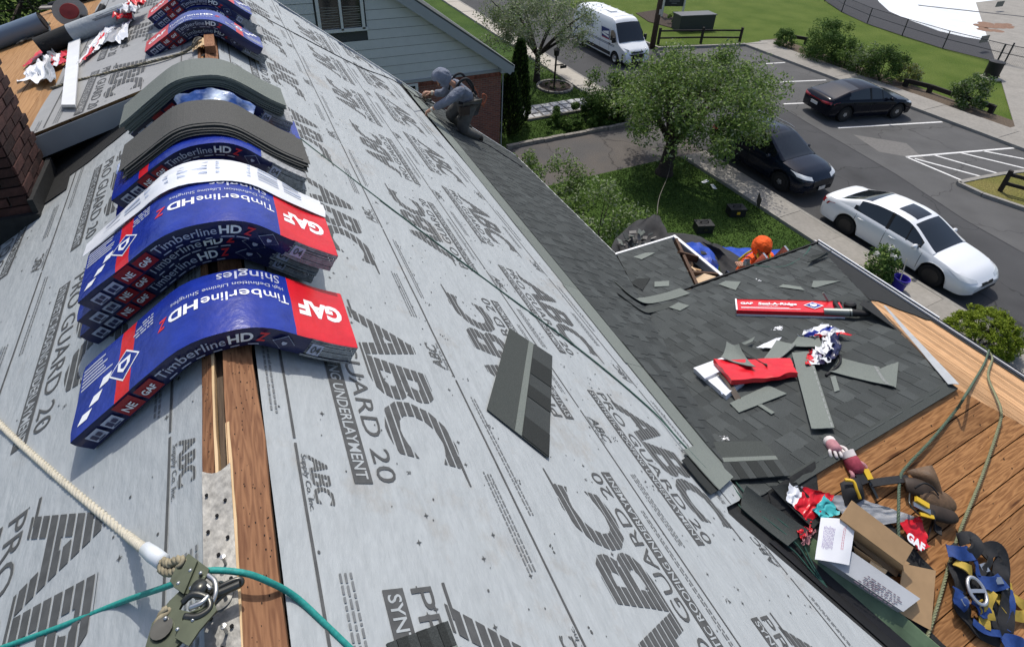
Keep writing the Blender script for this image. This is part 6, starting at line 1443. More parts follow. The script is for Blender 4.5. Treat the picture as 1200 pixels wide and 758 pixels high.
lots = [('small round bush at the far end of the lot planting strip', 918, 56, (.55, .55, .50), 1400, ('leaf_bush', 'leaf_c')), ('biggest clipped bush in the lot planting strip', 962, 70, (1.15, 1.0, 1.0), 5200, ('leaf_bush', 'leaf_bush2', 'leaf_c')),
        ('middling bush right beside the biggest clipped one', 988, 80, (.70, .7, .68), 2200, ('leaf_bush', 'leaf_a', 'leaf_c')), ('pale tipped bush in the middle of the planting strip', 1008, 88, (.80, .8, .78), 2600, ('leaf_a', 'leaf_silver', 'leaf_c')),
        ('dark full bush above the hood of the black parked car', 1030, 95, (.85, .85, .85), 3000, ('leaf_bush', 'leaf_c', 'leaf_dark2')), ('small yellowish flowering shrub by the timber rail', 1061, 98, (.48, .48, .5), 1100, ('leaf_yellow', 'leaf_silver', 'leaf_a')),
        ('dark bush growing across the timber rail at right', 1132, 127, (.65, .65, .75), 2400, ('leaf_c', 'leaf_bush', 'leaf_silver'))]
for i, (lb, px, py, rad, n, ms) in enumerate(lots): shrub(lb, on_ground(px, py), tuple(1.18 * r for r in rad), int(n * 1.7), .12, list(ms), 40 + i, k=44, group='bushes in the lot planting strip')
# lamp bed
c = on_ground(650, 103); bed = thing('flower_bed', 'round mulch bed ringed with bricks around the lamp post', 'flower bed', (c.x, c.y, G))
b = MB(); b.lathe([(0, .10), (.55, .08), (.80, .03)], 'mulch', 20, Matrix.Translation((c.x, c.y, G + .02))); b.build('mulch', bed)
for i in range(22):
    a = 2 * pi * i / 22; b = MB(); M = Matrix.Rotation(a, 4, 'Z'); p = V((c.x + .84 * cos(a), c.y + .84 * sin(a), G + .06)); b.box(p, (.12, .21, .12), 'stonework', M.to_3x3().to_4x4()); b.build('edging_brick', bed)
for i in range(5): shrub('tiny low plant %s the lamp post in the round bed' % ('left of', 'behind', 'right of', 'in front of', 'beside')[i], (c.x + .45 * cos(i * 1.3), c.y + .45 * sin(i * 1.3), G + .06), (.16, .16, .10), 120, .07, ['leaf_bush', 'leaf_a'], 60 + i, k=6, cat='plant', group='low plants in the lamp bed')
# ================================================================== NEIGHBOUR HOUSE
nh = thing('neighbour_house', 'neighbouring house with grey clapboard gable over a red brick wall', 'house', (3, 22, G))
NY, NX, ZB = 17.26, 8.50, -5.18
b = MB(); b.box((NX - 5.5, NY + 5, (G + ZB) / 2), (11, 10, ZB - G), 'brick_wall'); b.build('wall', nh)
b = MB(); b.box((NX - 2.6, NY - .012, ZB - .07), (5.2, .05, .16), 'brick_wall'); b.build('brick_band', nh)
for i in range(58):
    b = MB(); b.box((NX - .05 - i * .088, NY - .030, ZB - .10), (.078, .03, .19), 'brick'); b.build('soldier_brick', nh)
SL = .72; RX = 8.68; RZ = -4.93                         # rake foot
apx = RX - 6.6; apz = RZ + 6.6 * SL
b = MB(); pts = [V((NX, NY + .02, ZB + .02)), V((NX, NY + .02, RZ + .08)), V((apx, NY + .02, apz - .05)), V((2 * apx - NX, NY + .02, RZ + .08)), V((2 * apx - NX, NY + .02, ZB + .02))]; b.prism(pts, (0, 1, 0), .15, 'gap_shade'); b.build('gable_wall', nh)
z = ZB + .01; k = 0
wx0, wx1, wz0, wz1 = 2.50, 3.78, -3.30, -1.9            # gable window
while z < apz - .5:
    e = .286; xr = min(NX + .02, RX - .06 - (z - RZ) / SL); xl = 2 * apx - xr
    for a, c in ((xl, xr),) if not (z + e > wz0 - .1 and z < wz1) else ((xl, wx0 - .10), (wx1 + .10, xr)):
        if c - a > .2:
            b = MB(); xr2 = c - (e / SL if c == xr else 0)
            vs = [V((a, NY - .020, z)), V((c, NY - .020, z)), V((xr2 if c == xr else c, NY - .002, z + e)), V((a, NY - .002, z + e)), V((a, NY + .03, z)), V((c, NY + .03, z))]
            b.add(vs, [(0, 1, 2, 3), (4, 5, 1, 0), (1, 5, 2)], 'siding'); b.build('clapboard', nh)
    z += .302; k += 1
b = MB(); b.box((NX - 3, NY - .035, ZB + .005), (6.2, .05, .10), 'trim'); b.build('sill_board', nh)
w = MB()
for (cx, cz, sx, sz) in (((wx0 + wx1) / 2, wz1, wx1 - wx0 + .16, .09), ((wx0 + wx1) / 2, wz0, wx1 - wx0 + .24, .10), (wx0, (wz0 + wz1) / 2, .09, wz1 - wz0), (wx1, (wz0 + wz1) / 2, .09, wz1 - wz0), ((wx0 + wx1) / 2, (wz0 + wz1) / 2, .07, wz1 - wz0)): w.box((cx, NY - .045, cz), (sx, .07, sz), 'trim_white')
wo = w.build('window', nh)
for s in (0, 1):
    b = MB(); x0 = wx0 + .04 + s * .64; b.poly([V((x0, NY - .02, wz0)), V((x0 + .56, NY - .02, wz0)), V((x0 + .56, NY - .02, wz1)), V((x0, NY - .02, wz1))], 'glass_dark'); b.build('pane', wo)
    b = MB()
    for i in range(9): b.box((x0 + .28, NY - .026, wz0 + .08 + i * .075), (.50, .006, .022), 'blind', Matrix.Rotation(.06 * (i % 3 - 1), 4, 'Y'))
    b.build('blind', wo, kind='stuff')
b = MB(); b.box((5.0, NY - .04, ZB - .55), (.75, .07, .95), 'trim_white'); wo2 = b.build('window', nh); b = MB(); b.poly([V((4.72, NY - .08, ZB - .95)), V((5.28, NY - .08, ZB - .95)), V((5.28, NY - .08, ZB - .15)), V((4.72, NY - .08, ZB - .15))], 'glass_dark'); b.build('pane', wo2)
# roof: right slope with overhang, rake board, soffit
rd = V((-SL, 0, 0)); nr = V((SL, 0, 1)).normalized()
b = MB(); b.prism([V((RX + .12, NY - .34, RZ - .05)), V((RX + .12, NY + 10.3, RZ - .05)), V((apx, NY + 10.3, apz)), V((apx, NY - .34, apz))], nr, .06, 'shingle2'); b.build('roof', nh)
b = MB(); nl_ = V((-SL, 0, 1)).normalized(); b.prism([V((apx, NY - .34, apz)), V((apx, NY + 10.3, apz)), V((2 * apx - RX, NY + 10.3, RZ)), V((2 * apx - RX, NY - .34, RZ))], nl_, .06, 'shingle2'); b.build('roof', nh)
b = MB(); a0, a1 = V((RX + .10, NY - .33, RZ - .13)), V((apx, NY - .33, apz - .08)); b.bar(a0 - V((0, 0, .09)), a1 - V((0, 0, .09)), .03, .30, 'trim', up=(SL, 0, 1)); b.build('rake_board', nh)
b = MB(); a0, a1 = V((RX + .02, NY - .16, RZ - .14)), V((apx, NY - .16, apz - .15)); b.bar(a0, a1, .32, .02, 'trim', up=(SL, 0, 1)); b.build('soffit', nh)
b = MB(); b.box((RX - .08, NY - .15, ZB + .07), (.5, .36, .16), 'trim'); b.build('cornice_return', nh)
b = MB(); b.box((RX + .17, NY + 5, RZ - .10), (.11, 10.5, .11), 'trim'); b.build('gutter', nh)
b = MB(); b.tube([V((NX + .05, NY - .04, ZB)), V((NX + .05, NY - .04, G))], .02, 'trim', 8); b.build('downpipe', nh)

# ================================================================== FENCES, SIGNS, POSTS
def split_fence(label, posts, h, rails, group=None, r=.06, rail_r=.05, name='rail_fence', over=.15):
    t = thing(name, label, 'fence', posts[0], group=group)
    for p in posts: b = MB(); b.box(V(p) + V((0, 0, h / 2)), (r * 2, r * 2, h), 'fence_wood'); b.build('post', t)
    for i in range(len(posts) - 1):
        for z in rails:
            a, c = V(posts[i]) + V((0, -.02, z)), V(posts[i + 1]) + V((0, -.02, z + random.uniform(-.02, .02))); b = MB(); b.bar(a, c, rail_r, rail_r * 2.0, 'fence_wood'); b.build('rail', t)
    return t
split_fence('two rail dark timber fence on the park lawn behind the lot end', [on_ground(771, 52), on_ground(821, 51), on_ground(866, 51)], 1.0, (.38, .82))
split_fence('low dark timber rail through the bushes at the far end of the strip', [on_ground(926, 49), on_ground(943, 52)], .45, (.34,), rail_r=.10)
split_fence('low heavy timber rail behind the planting strip at right', [on_ground(1060, 102), on_ground(1088, 109), on_ground(1122, 121), on_ground(1160, 133), ], .42, (.34,), rail_r=.11, r=.10)
split_fence('dark split rail fence on the kerbed island at the right edge', [on_ground(1170, 227), on_ground(1225, 243), on_ground(1290, 262)], .95, (.45, .80), rail_r=.06)
# chain link
cf = thing('chain_link_fence', 'dark chain link fence curving round the white splash pad', 'fence', on_ground(1057, 42))
fp = [on_ground(*p) for p in ((966, 2), (986, 14.5), (1016, 28), (1057, 42), (1104.5, 57), (1168, 73.5), (1230, 87))]
FH = [1.15] * 7
for i, p in enumerate(fp): b = MB(); b.tube([p, p + V((0, 0, FH[i]))], .035 if i != 5 else .05, 'chain', 8); b.build('post', cf)
b = MB(); p = fp[5] + V((.35, -.25, 0)); b.tube([p, p + V((0, 0, 1.25))], .045, 'chain', 8); b.build('post', cf)
for i in range(6):
    for z in (1.13, .62): b = MB(); b.tube([fp[i] + V((0, 0, z)), fp[i + 1] + V((0, 0, z))], .022, 'chain', 6); b.build('rail', cf)
b = MB()
for i in range(6):
    a, c = fp[i], fp[i + 1]; L_ = (c - a).length; d = (c - a) / L_; n = int((L_ + 1.1) / .11)
    for j in range(n):
        for sg in (1, -1):
            u0 = j * .11 - (1.1 if sg > 0 else 0); u1 = u0 + sg * 1.1 if sg > 0 else u0 - 1.1
            za, zb = .04, 1.12
            if u0 < 0: za += (0 - u0) / 1.1 * 1.08 if sg > 0 else 0; u0c = 0
            else: u0c = u0
            ua, ub = max(0, min(L_, u0)), max(0, min(L_, u1))
            if abs(ub - ua) < .02: continue
            fa = (ua - u0) / (u1 - u0); fb = (ub - u0) / (u1 - u0); b.bar(a + d * ua + V((0, 0, .04 + 1.08 * fa)), a + d * ub + V((0, 0, .04 + 1.08 * fb)), .004, .004, 'chain')
b.build('wire_mesh', cf, kind='stuff')
for (px, py, i, lb) in ((1154, 46, 4, 'dark rectangular notice hung on the chain link fence'), (1172, 5, 2, 'small dark plaque far across the splash pad')):
    q = at_y(px, py, fp[4].y - 1.2) if i == 4 else on_ground(px, py, G + .6); b = MB(); b.box(q, (.9 if i == 4 else 1.1, .04, .45), 'bronze'); tag(b.build('notice_board'), lb, 'sign')
# litter bin on a white base
p = on_ground(1161, 92); t = thing('litter_bin', 'black litter bin on a round white base near the fence gate', 'bin', p)
b = MB(); b.lathe([(.33, .0), (.36, .05), (.37, .85), (.40, .87), (.40, .93), (.1, .98), (0, .98)], 'black', 18, Matrix.Translation(p + V((.1, .1, 0)))); b.build('barrel', t, smooth=True, auto=40); b = MB(); b.lathe([(0, .06), (.52, .06), (.52, 0)], 'concrete_light', 18, Matrix.Translation(p)); b.build('base', t)
# utility pole, park sign, cabinet
p = on_ground(764, 57); t = thing('utility_pole', 'dark brown wooden utility pole at the kerb by the van', 'utility pole', p); b = MB(); b.tube([p, p + V((.12, 0, 9))], .16, 'pole_wood', 12, rr=[.17, .12]); b.build('shaft', t, smooth=True); b = MB(); b.box(p + V((.03, -.17, 2.2)), (.16, .02, .3), 'alu'); b.build('tag_plate', t)
p = on_ground(787, 20); t = thing('park_sign', 'dark park sign with pale lettering between two cream posts', 'sign', p); s = .9
for dx in (-.95, .95): b = MB(); b.box(p + V((dx * .8, -dx * .25, .95)), (.12, .12, 1.9), 'cream'); b.build('post', t)
Ms = Matrix.Translation(p + V((0, 0, 1.25))) @ Matrix.Rotation(atan2(-.25, .8), 4, 'Z'); b = MB(); b.box(Ms.translation, (1.42, .07, 1.0), 'sign_dark', Ms.to_3x3().to_4x4()); bd = b.build('board', t)
b = MB()
for txt, sz, z in (('PARK', .20, .18),): pass
for r in range(5):
    wd = (.5, .9, .7, .8, .4)[r]; q = [Ms @ V((x, -.04, .32 - r * .16 + dz)) for x, dz in ((-wd / 2, 0), (wd / 2, 0), (wd / 2, .07), (-wd / 2, .07))]; b.poly(q, 'sign_pale')
b.build('sign_print', t)
b = MB(); pts = [on_ground(*q) for q in ((745, 16), (770, 12), (800, 26), (812, 38), (790, 34), (760, 26))]; b.prism([V((q.x, q.y, G - .01)) for q in (pts if (pts[1] - pts[0]).cross(pts[2] - pts[0]).z > 0 else pts[::-1])], (0, 0, 1), .04, 'mulch'); b.build('sign_bed', kind='structure')
shrub('small dark shrub at the foot of the park sign', on_ground(790, 28), (.55, .45, .4), 700, .13, ['leaf_c', 'leaf_a'], 70, k=12)
p = on_ground(811, 34); t = thing('utility_cabinet', 'long dark grey utility cabinet on the park lawn', 'cabinet', p); b = MB(); b.box(p + V((0, 0, .5)), (2.7, .95, 1.0), 'cabinet', Matrix.Rotation(-.15, 4, 'Z')); b.build('body', t); b = MB(); b.box(p + V((0, 0, 1.02)), (2.8, 1.05, .06), 'cabinet_top', Matrix.Rotation(-.15, 4, 'Z')); b.build('lid', t)
# lamp post
p = on_ground(649, 104) + V((0, 0, .06)); t = thing('lamp_post', 'short black lamp post with a lantern in the round bed', 'lamp post', p)
b = MB(); b.tube([p, p + V((0, 0, 1.55))], .045, 'black', 10); b.bar(p + V((-.05, 0, 1.12)), p + V((.42, -.03, 1.12)), .05, .05, 'black'); b.build('post', t)
b = MB(); b.lathe([(.05, 1.55), (.12, 1.60), (.14, 1.85), (.17, 1.87), (.05, 1.98), (0, 2.02)], 'black', 8, Matrix.Translation(p)); b.build('lantern', t)
b = MB(); b.box(p + V((.42, -.03, 1.0)), (.34, .03, .14), 'black'); b.build('hanging_plate', t)
# lawn things
for (px, py, lb) in ((823, 271, 'black tool case lying on the shaded lawn, nearer the tarp'), (861, 252, 'black tool case with a brass latch nearer the pavement')):
    p = on_ground(px, py) + V((0, 0, .02)); t = thing('tool_case', lb, 'tool case', p, group='tool cases on the lawn'); M = Matrix.Rotation(-.35, 4, 'Z')
    b = MB(); b.box(p + V((0, 0, .13)), (.52, .34, .24), 'toolbox', M); b.build('box', t); b = MB(); b.box(p + V((0, 0, .27)), (.54, .36, .06), 'toolbox', M); b.build('lid', t); b = MB(); b.tube([p + M.to_3x3() @ V(q) for q in ((-.12, 0, .30), (-.12, 0, .36), (.12, 0, .36), (.12, 0, .30))], .018, 'black', 8); b.build('handle', t); b = MB(); b.box(p + M.to_3x3() @ V((0, -.185, .16)), (.10, .03, .08), 'tool_yellow' if px > 850 else 'steel_dark', M); b.build('latch', t)
p = on_ground(886, 246) + V((0, 0, .02)); t = thing('yard_sign', 'small dark yard sign standing at the lawn edge', 'sign', p); b = MB(); b.box(p + V((0, 0, .36)), (.42, .025, .34), 'sign_dark', Matrix.Rotation(.9, 4, 'Z')); b.build('panel', t); b = MB(); b.tube([p, p + V((0, 0, .2))], .012, 'steel_dark', 6); b.build('stake', t)
for i, (px, py) in enumerate(((826, 214), (836, 220))): b = MB(); p = on_ground(px, py); b.box(p + V((0, 0, .035)), (.30, .12, .02), 'paper', Matrix.Rotation(.2 + i, 4, 'Z')); tag(b.build('flat_stone'), ('pale flat stone on the lawn, nearer the tree', 'pale flat stone on the lawn, nearer the pavement')[i], 'stone')
p = on_ground(1049, 342) + V((0, 0, .13)); t = thing('bucket', 'blue violet bucket with a pale stick standing in it', 'bucket', p)
b = MB(); b.lathe([(.145, 0), (.185, .34), (.20, .345), (.20, .37), (.18, .37), (.14, .02), (0, .02)], 'bucket', 20, Matrix.Translation(p)); b.build('pail', t, smooth=True, auto=40); b = MB(); b.tube([p + V((.02, 0, .05)), p + V((.30, .22, .75))], .014, 'pale_stick', 8); b.build('stick', t); b = MB(); b.tube(smoothpath([p + V((-.19, 0, .34)), p + V((-.13, -.14, .30)), p + V((0, -.20, .26)), p + V((.13, -.14, .30)), p + V((.19, 0, .34))], 5), .006, 'steel', 6); b.build('bail', t)

# ================================================================== TARPS AND DEBRIS NET
def cloth(name, label, rows, m, cat='tarp', nu=20, nv=14, amp=.06, seed=0, th=.004):
    """rows of points (px, py, y) of equal length, interpolated"""
    R = [[at_y(*p) for p in r] for r in rows]
    S = [smoothpath(r, 8) for r in R]; k = len(S[0]) - 1
    def f(u, v):
        col = [s[min(int(round(u * k)), k)] for s in S]; q = v * (len(col) - 1); i = min(int(q), len(col) - 2); p = col[i].lerp(col[i + 1], q - i)
        return p + V((noise.noise((u * 4, v * 4, seed)), noise.noise((u * 4, v * 4, seed + 5)), noise.noise((u * 5, v * 5, seed + 9)))) * amp
    b = MB(); b.grid(f, k, nv, m, th=th); return tag(b.build(name, smooth=True), label, cat)
cloth('debris_net', 'dark grey debris net hung from the eave and tied up to the tree', [[(716, 300, 5.0), (735, 320, 5.0), (760, 320, 5.0), (795, 300, 5.0)], [(717, 288, 5.6), (735, 296, 5.7), (765, 298, 5.7), (792, 286, 5.5)], [(722, 277, 6.4), (742, 276, 6.5), (768, 278, 6.5), (784, 274, 6.3)], [(748, 259, 7.0), (760, 256, 7.0), (768, 250, 7.0), (774, 258, 6.9)]], 'net_grey', 'net', amp=.07, seed=3)
b = MB(); rng = random.Random(14)
t = thing('debris_heap', 'heap of torn shingle debris lying in the grey net', 'debris', at_y(748, 282, 5.9))
for i in range(46):
    c = at_y(745 + rng.gauss(0, 9), 281 + rng.gauss(0, 7), 5.75 + rng.uniform(-.1, .1)); b = MB(); a = rng.uniform(.05, .14); M = Matrix.Rotation(rng.uniform(0, 6), 4, 'Z') @ Matrix.Rotation(rng.uniform(-.8, .8), 4, 'X') @ Matrix.Rotation(rng.uniform(-.8, .8), 4, 'Y')
    b.box(c, (a, a * rng.uniform(.5, 1), .012), rng.choice(('debris', 'shingle2', 'granule', 'concrete_dark')), M); b.build('shingle_scrap', t)
rope('rope', 'thin grey rope from the debris net up to the street tree', [at_y(770, 251, 7.0), at_y(773, 230, 9.3), at_y(783, 205, 12.4), at_y(787, 183, 12.95)], .010, 'rope_dark', twist=False, smooth=4)
cloth('debris_net', 'flat dark grey net lying behind the white eave corner', [[(775, 292, 5.6), (800, 300, 5.6), (830, 300, 5.6), (860, 330, 5.0)], [(780, 276, 6.3), (800, 277, 6.3), (820, 279, 6.2), (850, 296, 5.7)], [(783, 273, 6.5), (800, 273.5, 6.5), (819, 277, 6.4), (838, 288, 6.0)]], 'net_grey', 'net', amp=.03, seed=6)
cloth('tarp', 'bright blue tarp bulging beside the white eave board', [[(798, 300, 5.5), (812, 316, 5.4), (830, 322, 5.2), (842, 322, 5.0)], [(800, 290, 5.7), (815, 296, 5.7), (832, 304, 5.5), (842, 312, 5.2)], [(802, 285.5, 5.9), (812, 284.5, 6.0), (826, 286, 5.9), (838, 300, 5.6)]], 'tarp_blue', amp=.05, seed=7)
cloth('debris_net', 'dark grey net draped between the two blue tarps', [[(822, 284, 5.6), (838, 298, 5.4), (846, 322, 4.9), (850, 335, 4.7)], [(832, 286, 5.5), (850, 298, 5.2), (868, 318, 4.7), (880, 330, 4.4)], [(836, 285, 5.6), (858, 296, 5.3), (878, 308, 4.8), (892, 318, 4.4)]], 'net_grey', 'net', amp=.05, seed=8)
cloth('tarp', 'second blue tarp spread behind the man in orange', [[(846, 302, 5.6), (868, 312, 5.3), (890, 312, 5.1), (915, 305, 5.0)], [(843, 293, 6.0), (866, 298, 5.7), (890, 300, 5.5), (920, 299, 5.3)], [(848, 289, 6.2), (866, 291, 6.1), (890, 292, 6.0), (922, 294, 5.7)]], 'tarp_blue', amp=.08, seed=9)
cloth('tarp', 'folded end of blue tarp at the wing corner', [[(925, 302, 4.2), (940, 300, 4.2), (952, 296, 4.1)], [(930, 296, 4.3), (944, 292, 4.3), (954, 290, 4.2)], [(938, 291, 4.4), (947, 287, 4.4), (957, 286.5, 4.3)]], 'tarp_blue', amp=.03, seed=10)
# ================================================================== VEHICLES
def lerp_tab(tab, x):
    if x <= tab[0][0]: return tab[0][1]
    for (a, p), (b_, q) in zip(tab, tab[1:]):
        if x <= b_: t = (x - a) / (b_ - a); t = t * t * (3 - 2 * t) if False else t; return p + (q - p) * t
    return tab[-1][1]
def smooth_tab(tab, x, w=.08): return (lerp_tab(tab, x - w) + 2 * lerp_tab(tab, x) + lerp_tab(tab, x + w)) / 4
def car(label, kind, loc, rz, paint, P, group='cars in the street'):
    """x forward, y left, built in its own frame. P: dict of profile tables"""
    t = thing(kind, label, P.get('cat', 'car'), loc, rz, group=group, scale=P.get('S', 1.0)); L = P['L']; Wd = P['W'] / 2; R = P['R']; xa = P['axles']; zs = P['sill']
    N = 84; xs = [-L / 2 + L * i / N for i in range(N + 1)]
    def zb(x):
        z = zs + .10 * max(0, (abs(x) - L / 2 + .35) / .35) ** 2
        for a in xa:
            d = abs(x - a); ra = R + P.get('gap', .055)
            if d < ra: z = max(z, R + sqrt(max(0, ra * ra - d * d)) * 1.0)
        return z
    top = lambda x: smooth_tab(P['top'], x); belt = lambda x: smooth_tab(P['belt'], x)
    def hw(x): 
        e = max(0, (x - (L / 2 - .75)) / .75); r = max(0, (-x - (L / 2 - .65)) / .65); e2 = max(0, (x - (L / 2 - .26)) / .26); r2 = max(0, (-x - (L / 2 - .22)) / .22); return Wd * (1 - .13 * e ** 2 - .08 * r ** 2 - .22 * e2 ** 2.5 - .18 * r2 ** 2.5)
    def ring(x):
        w = hw(x); b0 = zb(x); zz = belt(x); zt = top(x); m = b0 + (zz - b0) * .45
        return [(w * .955, b0), (w * .995, max(b0 + .01, zs + .22 if b0 < zs + .2 else b0 + .02)), (w, max(b0 + .03, (zs + zz) / 2 + .04)), (w * .985, zz - .10), (w * .955, zz - .02), (w * .90, zz + (zt - zz) * .45), (w * .70, zt - .012), (w * .35, zt + .004), (0, zt + .008)]
    b = MB(); vs = []; n = None
    for x in xs:
        r = ring(x); full = [V((x, y, z)) for y, z in r] + [V((x, -y, z)) for y, z in r[-2::-1]]; n = len(full); vs += full
    fs = [(i * n + j, (i + 1) * n + j, (i + 1) * n + j + 1, i * n + j + 1) for i in range(N) for j in range(n - 1)] + [tuple(range(n)), tuple(N * n + j for j in range(n))[::-1]]
    b.add(vs, fs, paint); b.build('body', t, smooth=True, world=False, auto=38)
    b = MB(); b.box((0, 0, zs + .16), (L - .5, Wd * 1.80, .22), 'black'); 
    for a in xa: b.box((a, 0, R + .12), (2 * R + .08, Wd * 1.72, 2 * R * .72), 'void')
    b.build('underbody', t, world=False)
    # greenhouse
    c0, c1 = P['cabin']; rt = lambda x: smooth_tab(P['roof'], x, .10); M = 90; gx = [c0 + (c1 - c0) * i / M for i in range(M + 1)]
    wr = P.get('wr', .70); wb = P.get('wb', .90)
    def g(x, k):
        """k 0..1 from the belt to the roof line, then on to the middle"""
        zz = belt(x) - .02; zr = max(rt(x), zz + .004); H_ = P['H'] - (belt(0)); f = min(1, (zr - zz) / H_); w0 = hw(x) * wb; w1 = w0 + (hw(0) * wr - w0) * f
        return w0, w1, zz, zr
    vs = []
    for x in gx:
        w0, w1, zz, zr = g(x, 0); r = [(w0, zz), (w0 + (w1 - w0) * .55, zz + (zr - zz) * .52), (w1, zr - .035 * min(1, (zr - zz) / .2)), (w1 * .86, zr - .008), (w1 * .45, zr + .012), (0, zr + .018)]
        full = [V((x, y, z)) for y, z in r] + [V((x, -y, z)) for y, z in r[-2::-1]]; n = len(full); vs += full
    r0, r1 = P['roofspan']; bp = MB(); gp = MB(); pb, pc = P['bpillar'], P['cpillar']
    for i in range(M):
        xm_ = (gx[i] + gx[i + 1]) / 2
        for j in range(n - 1):
            jj = min(j, n - 2 - j); q = [vs[i * n + j], vs[(i + 1) * n + j], vs[(i + 1) * n + j + 1], vs[i * n + j + 1]]
            if jj <= 1: paint_it = xm_ < pc or (jj == 1 and xm_ < pc + .10) or xm_ > P['apillar']
            elif jj == 2: paint_it = True
            else: paint_it = r0 < xm_ < r1
            (bp if paint_it else gp).add(q, [(0, 1, 2, 3)], paint if paint_it else 'car_glass')
    for b_, nm in ((gp, 'windows'), (bp, 'cabin')):
        o = b_.build(nm, t, smooth=True, world=False); bm = bmesh.new(); bm.from_mesh(o.data); bmesh.ops.remove_doubles(bm, verts=bm.verts, dist=.0005); bm.to_mesh(o.data); bm.free()
    def roofp(u, v):
        x = r0 + (r1 - r0) * u; w0, w1, zz, zr = g(x, 1); y = (v - .5) * 2; ay = abs(y)
        z = zr + .018 - .006 * min(1, ay / .45) - (.020 * (ay - .45) / .41 if ay > .45 else 0); return V((x, -y * w1, z))
    for s in (1, -1):
        for xq, wq in ((pb, .085), (P['apillar'] - .42, .03)):
            b = MB(); w0, w1, zz, zr = g(xq, 0); b.prism([V((xq - wq / 2, s * (w0 + .003), zz)), V((xq + wq / 2, s * (w0 + .003), zz)), V((xq + wq / 2 - .06, s * (w1 + .004), zr - .03)), V((xq - wq / 2 - .06, s * (w1 + .004), zr - .03))], (0, s, 0), .004, 'black'); b.build('pillar', t, world=False)
        # door seams, handles, trim
        b = MB()
        for xd in P['doors']:
            for i in range(6):
                z0, z1 = zs + .12 + (belt(xd) - zs - .16) * i / 6, zs + .12 + (belt(xd) - zs - .16) * (i + 1) / 6
                def yy(z): 
                    r = ring(xd); 
                    for (y0, za), (y1, zb_) in zip(r, r[1:]):
                        if za <= z <= zb_: return y0 + (y1 - y0) * (z - za) / max(1e-6, zb_ - za)
                    return r[2][0]
                b.bar((xd, s * (yy(z0) + .001), z0), (xd, s * (yy(z1) + .001), z1), .012, .004, 'black', up=(0, s, 0))
        b.build('door_seam', t, world=False)
        for xd in P['handles']:
            b = MB(); y = hw(xd) * .985; zz = belt(xd) - .13; b.tube([(xd - .10, s * (y + .012), zz), (xd, s * (y + .028), zz), (xd + .10, s * (y + .012), zz)], .014, paint, 8); b.build('door_handle', t, smooth=True, world=False)
        xm = P['mirror']; b = MB(); w0, w1, zz, zr = g(xm, 0); c = V((xm, s * (w0 + .14), zz + .10)); b.lathe([(0, -.10), (.055, -.085), (.075, 0), (.06, .085), (0, .10)], paint if P.get('mirror_paint', 1) else 'black', 12, Matrix.Translation(c) @ Matrix.Rotation(pi / 2, 4, 'X') @ Matrix.Diagonal((.8, 1, 1.05, 1))); b.bar((xm + .02, s * (w0 - .02), zz + .04), c, .05, .03, 'black'); b.build('wing_mirror', t, smooth=True, world=False)
    # lamps, grille, plates
    def surf_y(x, z):
        r = ring(x)
        if z <= r[0][1]: return r[0][0]
        for (y0, za), (y1, zc) in zip(r, r[1:]):
            if za <= z <= zc: return y0 + (y1 - y0) * (z - za) / max(1e-6, zc - za)
        return 0
    def end_x(y, z, sg):
        lo, hi = L / 2 - .75, L / 2
        if surf_y(sg * hi, z) >= y: return sg * hi
        for _ in range(22):
            m_ = (lo + hi) / 2
            if surf_y(sg * m_, z) >= y: lo = m_
            else: hi = m_
        return sg * lo
    def patch(sg, yf0, yf1, zf0, zf1, m, name, n=8, out=.008):
        """panel laid on an end of the body; yf fraction of half width, z heights"""
        for s in ((1, -1) if yf0 > 0 else (1,)):
            b = MB()
            def f(u, v):
                y = (yf0 + (yf1 - yf0) * u) * Wd; za = zf0[0] + (zf0[1] - zf0[0]) * u; zc = zf1[0] + (zf1[1] - zf1[0]) * u; z = za + (zc - za) * v
                return V((end_x(abs(y), z, sg) + sg * out, s * (y + (out if yf0 > 0 and u > .5 else 0)), z))
            b.grid(f, n, 3, m, th=.004); b.build(name, t, smooth=True, world=False)
    for a in P['patches']: patch(*a)
    for x, z, sg in P['plates']: b = MB(); b.box((x, 0, z), (.02, .42 if sg else .30, .13), 'plate'); b.build('licence_plate', t, world=False)
    for b_, nm in P.get('extra', lambda *a: [])(g, hw, belt, top, rt, roofp): b_.build(nm, t, smooth=True, world=False, auto=40)
    # wheels
    for a in xa:
        for s in (1, -1):
            Mw = Matrix.Translation((a, s * (Wd - .125 + .015), R)) @ Matrix.Rotation(-s * pi / 2, 4, 'X')
            b = MB(); rw = R * .66; b.lathe([(rw, -.10), (R * .93, -.105), (R, -.07), (R, .07), (R * .94, .105), (rw, .10), (rw, -.10)], 'tyre', 28, Mw); w = b.build('tyre', t, smooth=True, world=False, auto=40)
            b = MB(); b.lathe([(0, .02), (rw * .98, .02), (rw * .98, .09), (rw, .10)], 'rim_dark', 24, Mw); k = P.get('spokes', 5)
            for i in range(k):
                ang = 2 * pi * i / k + .3; d = Matrix.Rotation(ang, 4, 'Z')
                for o in ((-.03, .03) if P.get('split', 1) else (0,)): b.prism([Mw @ d @ V(q) for q in ((.03, -.03 + o, .085), (rw * .96, -.018 + o * 1.6, .075), (rw * .96, .018 + o * 1.6, .075), (.03, .03 + o, .085))], (Mw.to_3x3() @ V((0, 0, 1))), .018, P.get('rimm', 'rim'))
            b.lathe([(.05, .085), (.05, .108), (0, .112)], P.get('rimm', 'rim'), 12, Mw); b.build('wheel', t, smooth=False, world=False)
    return t
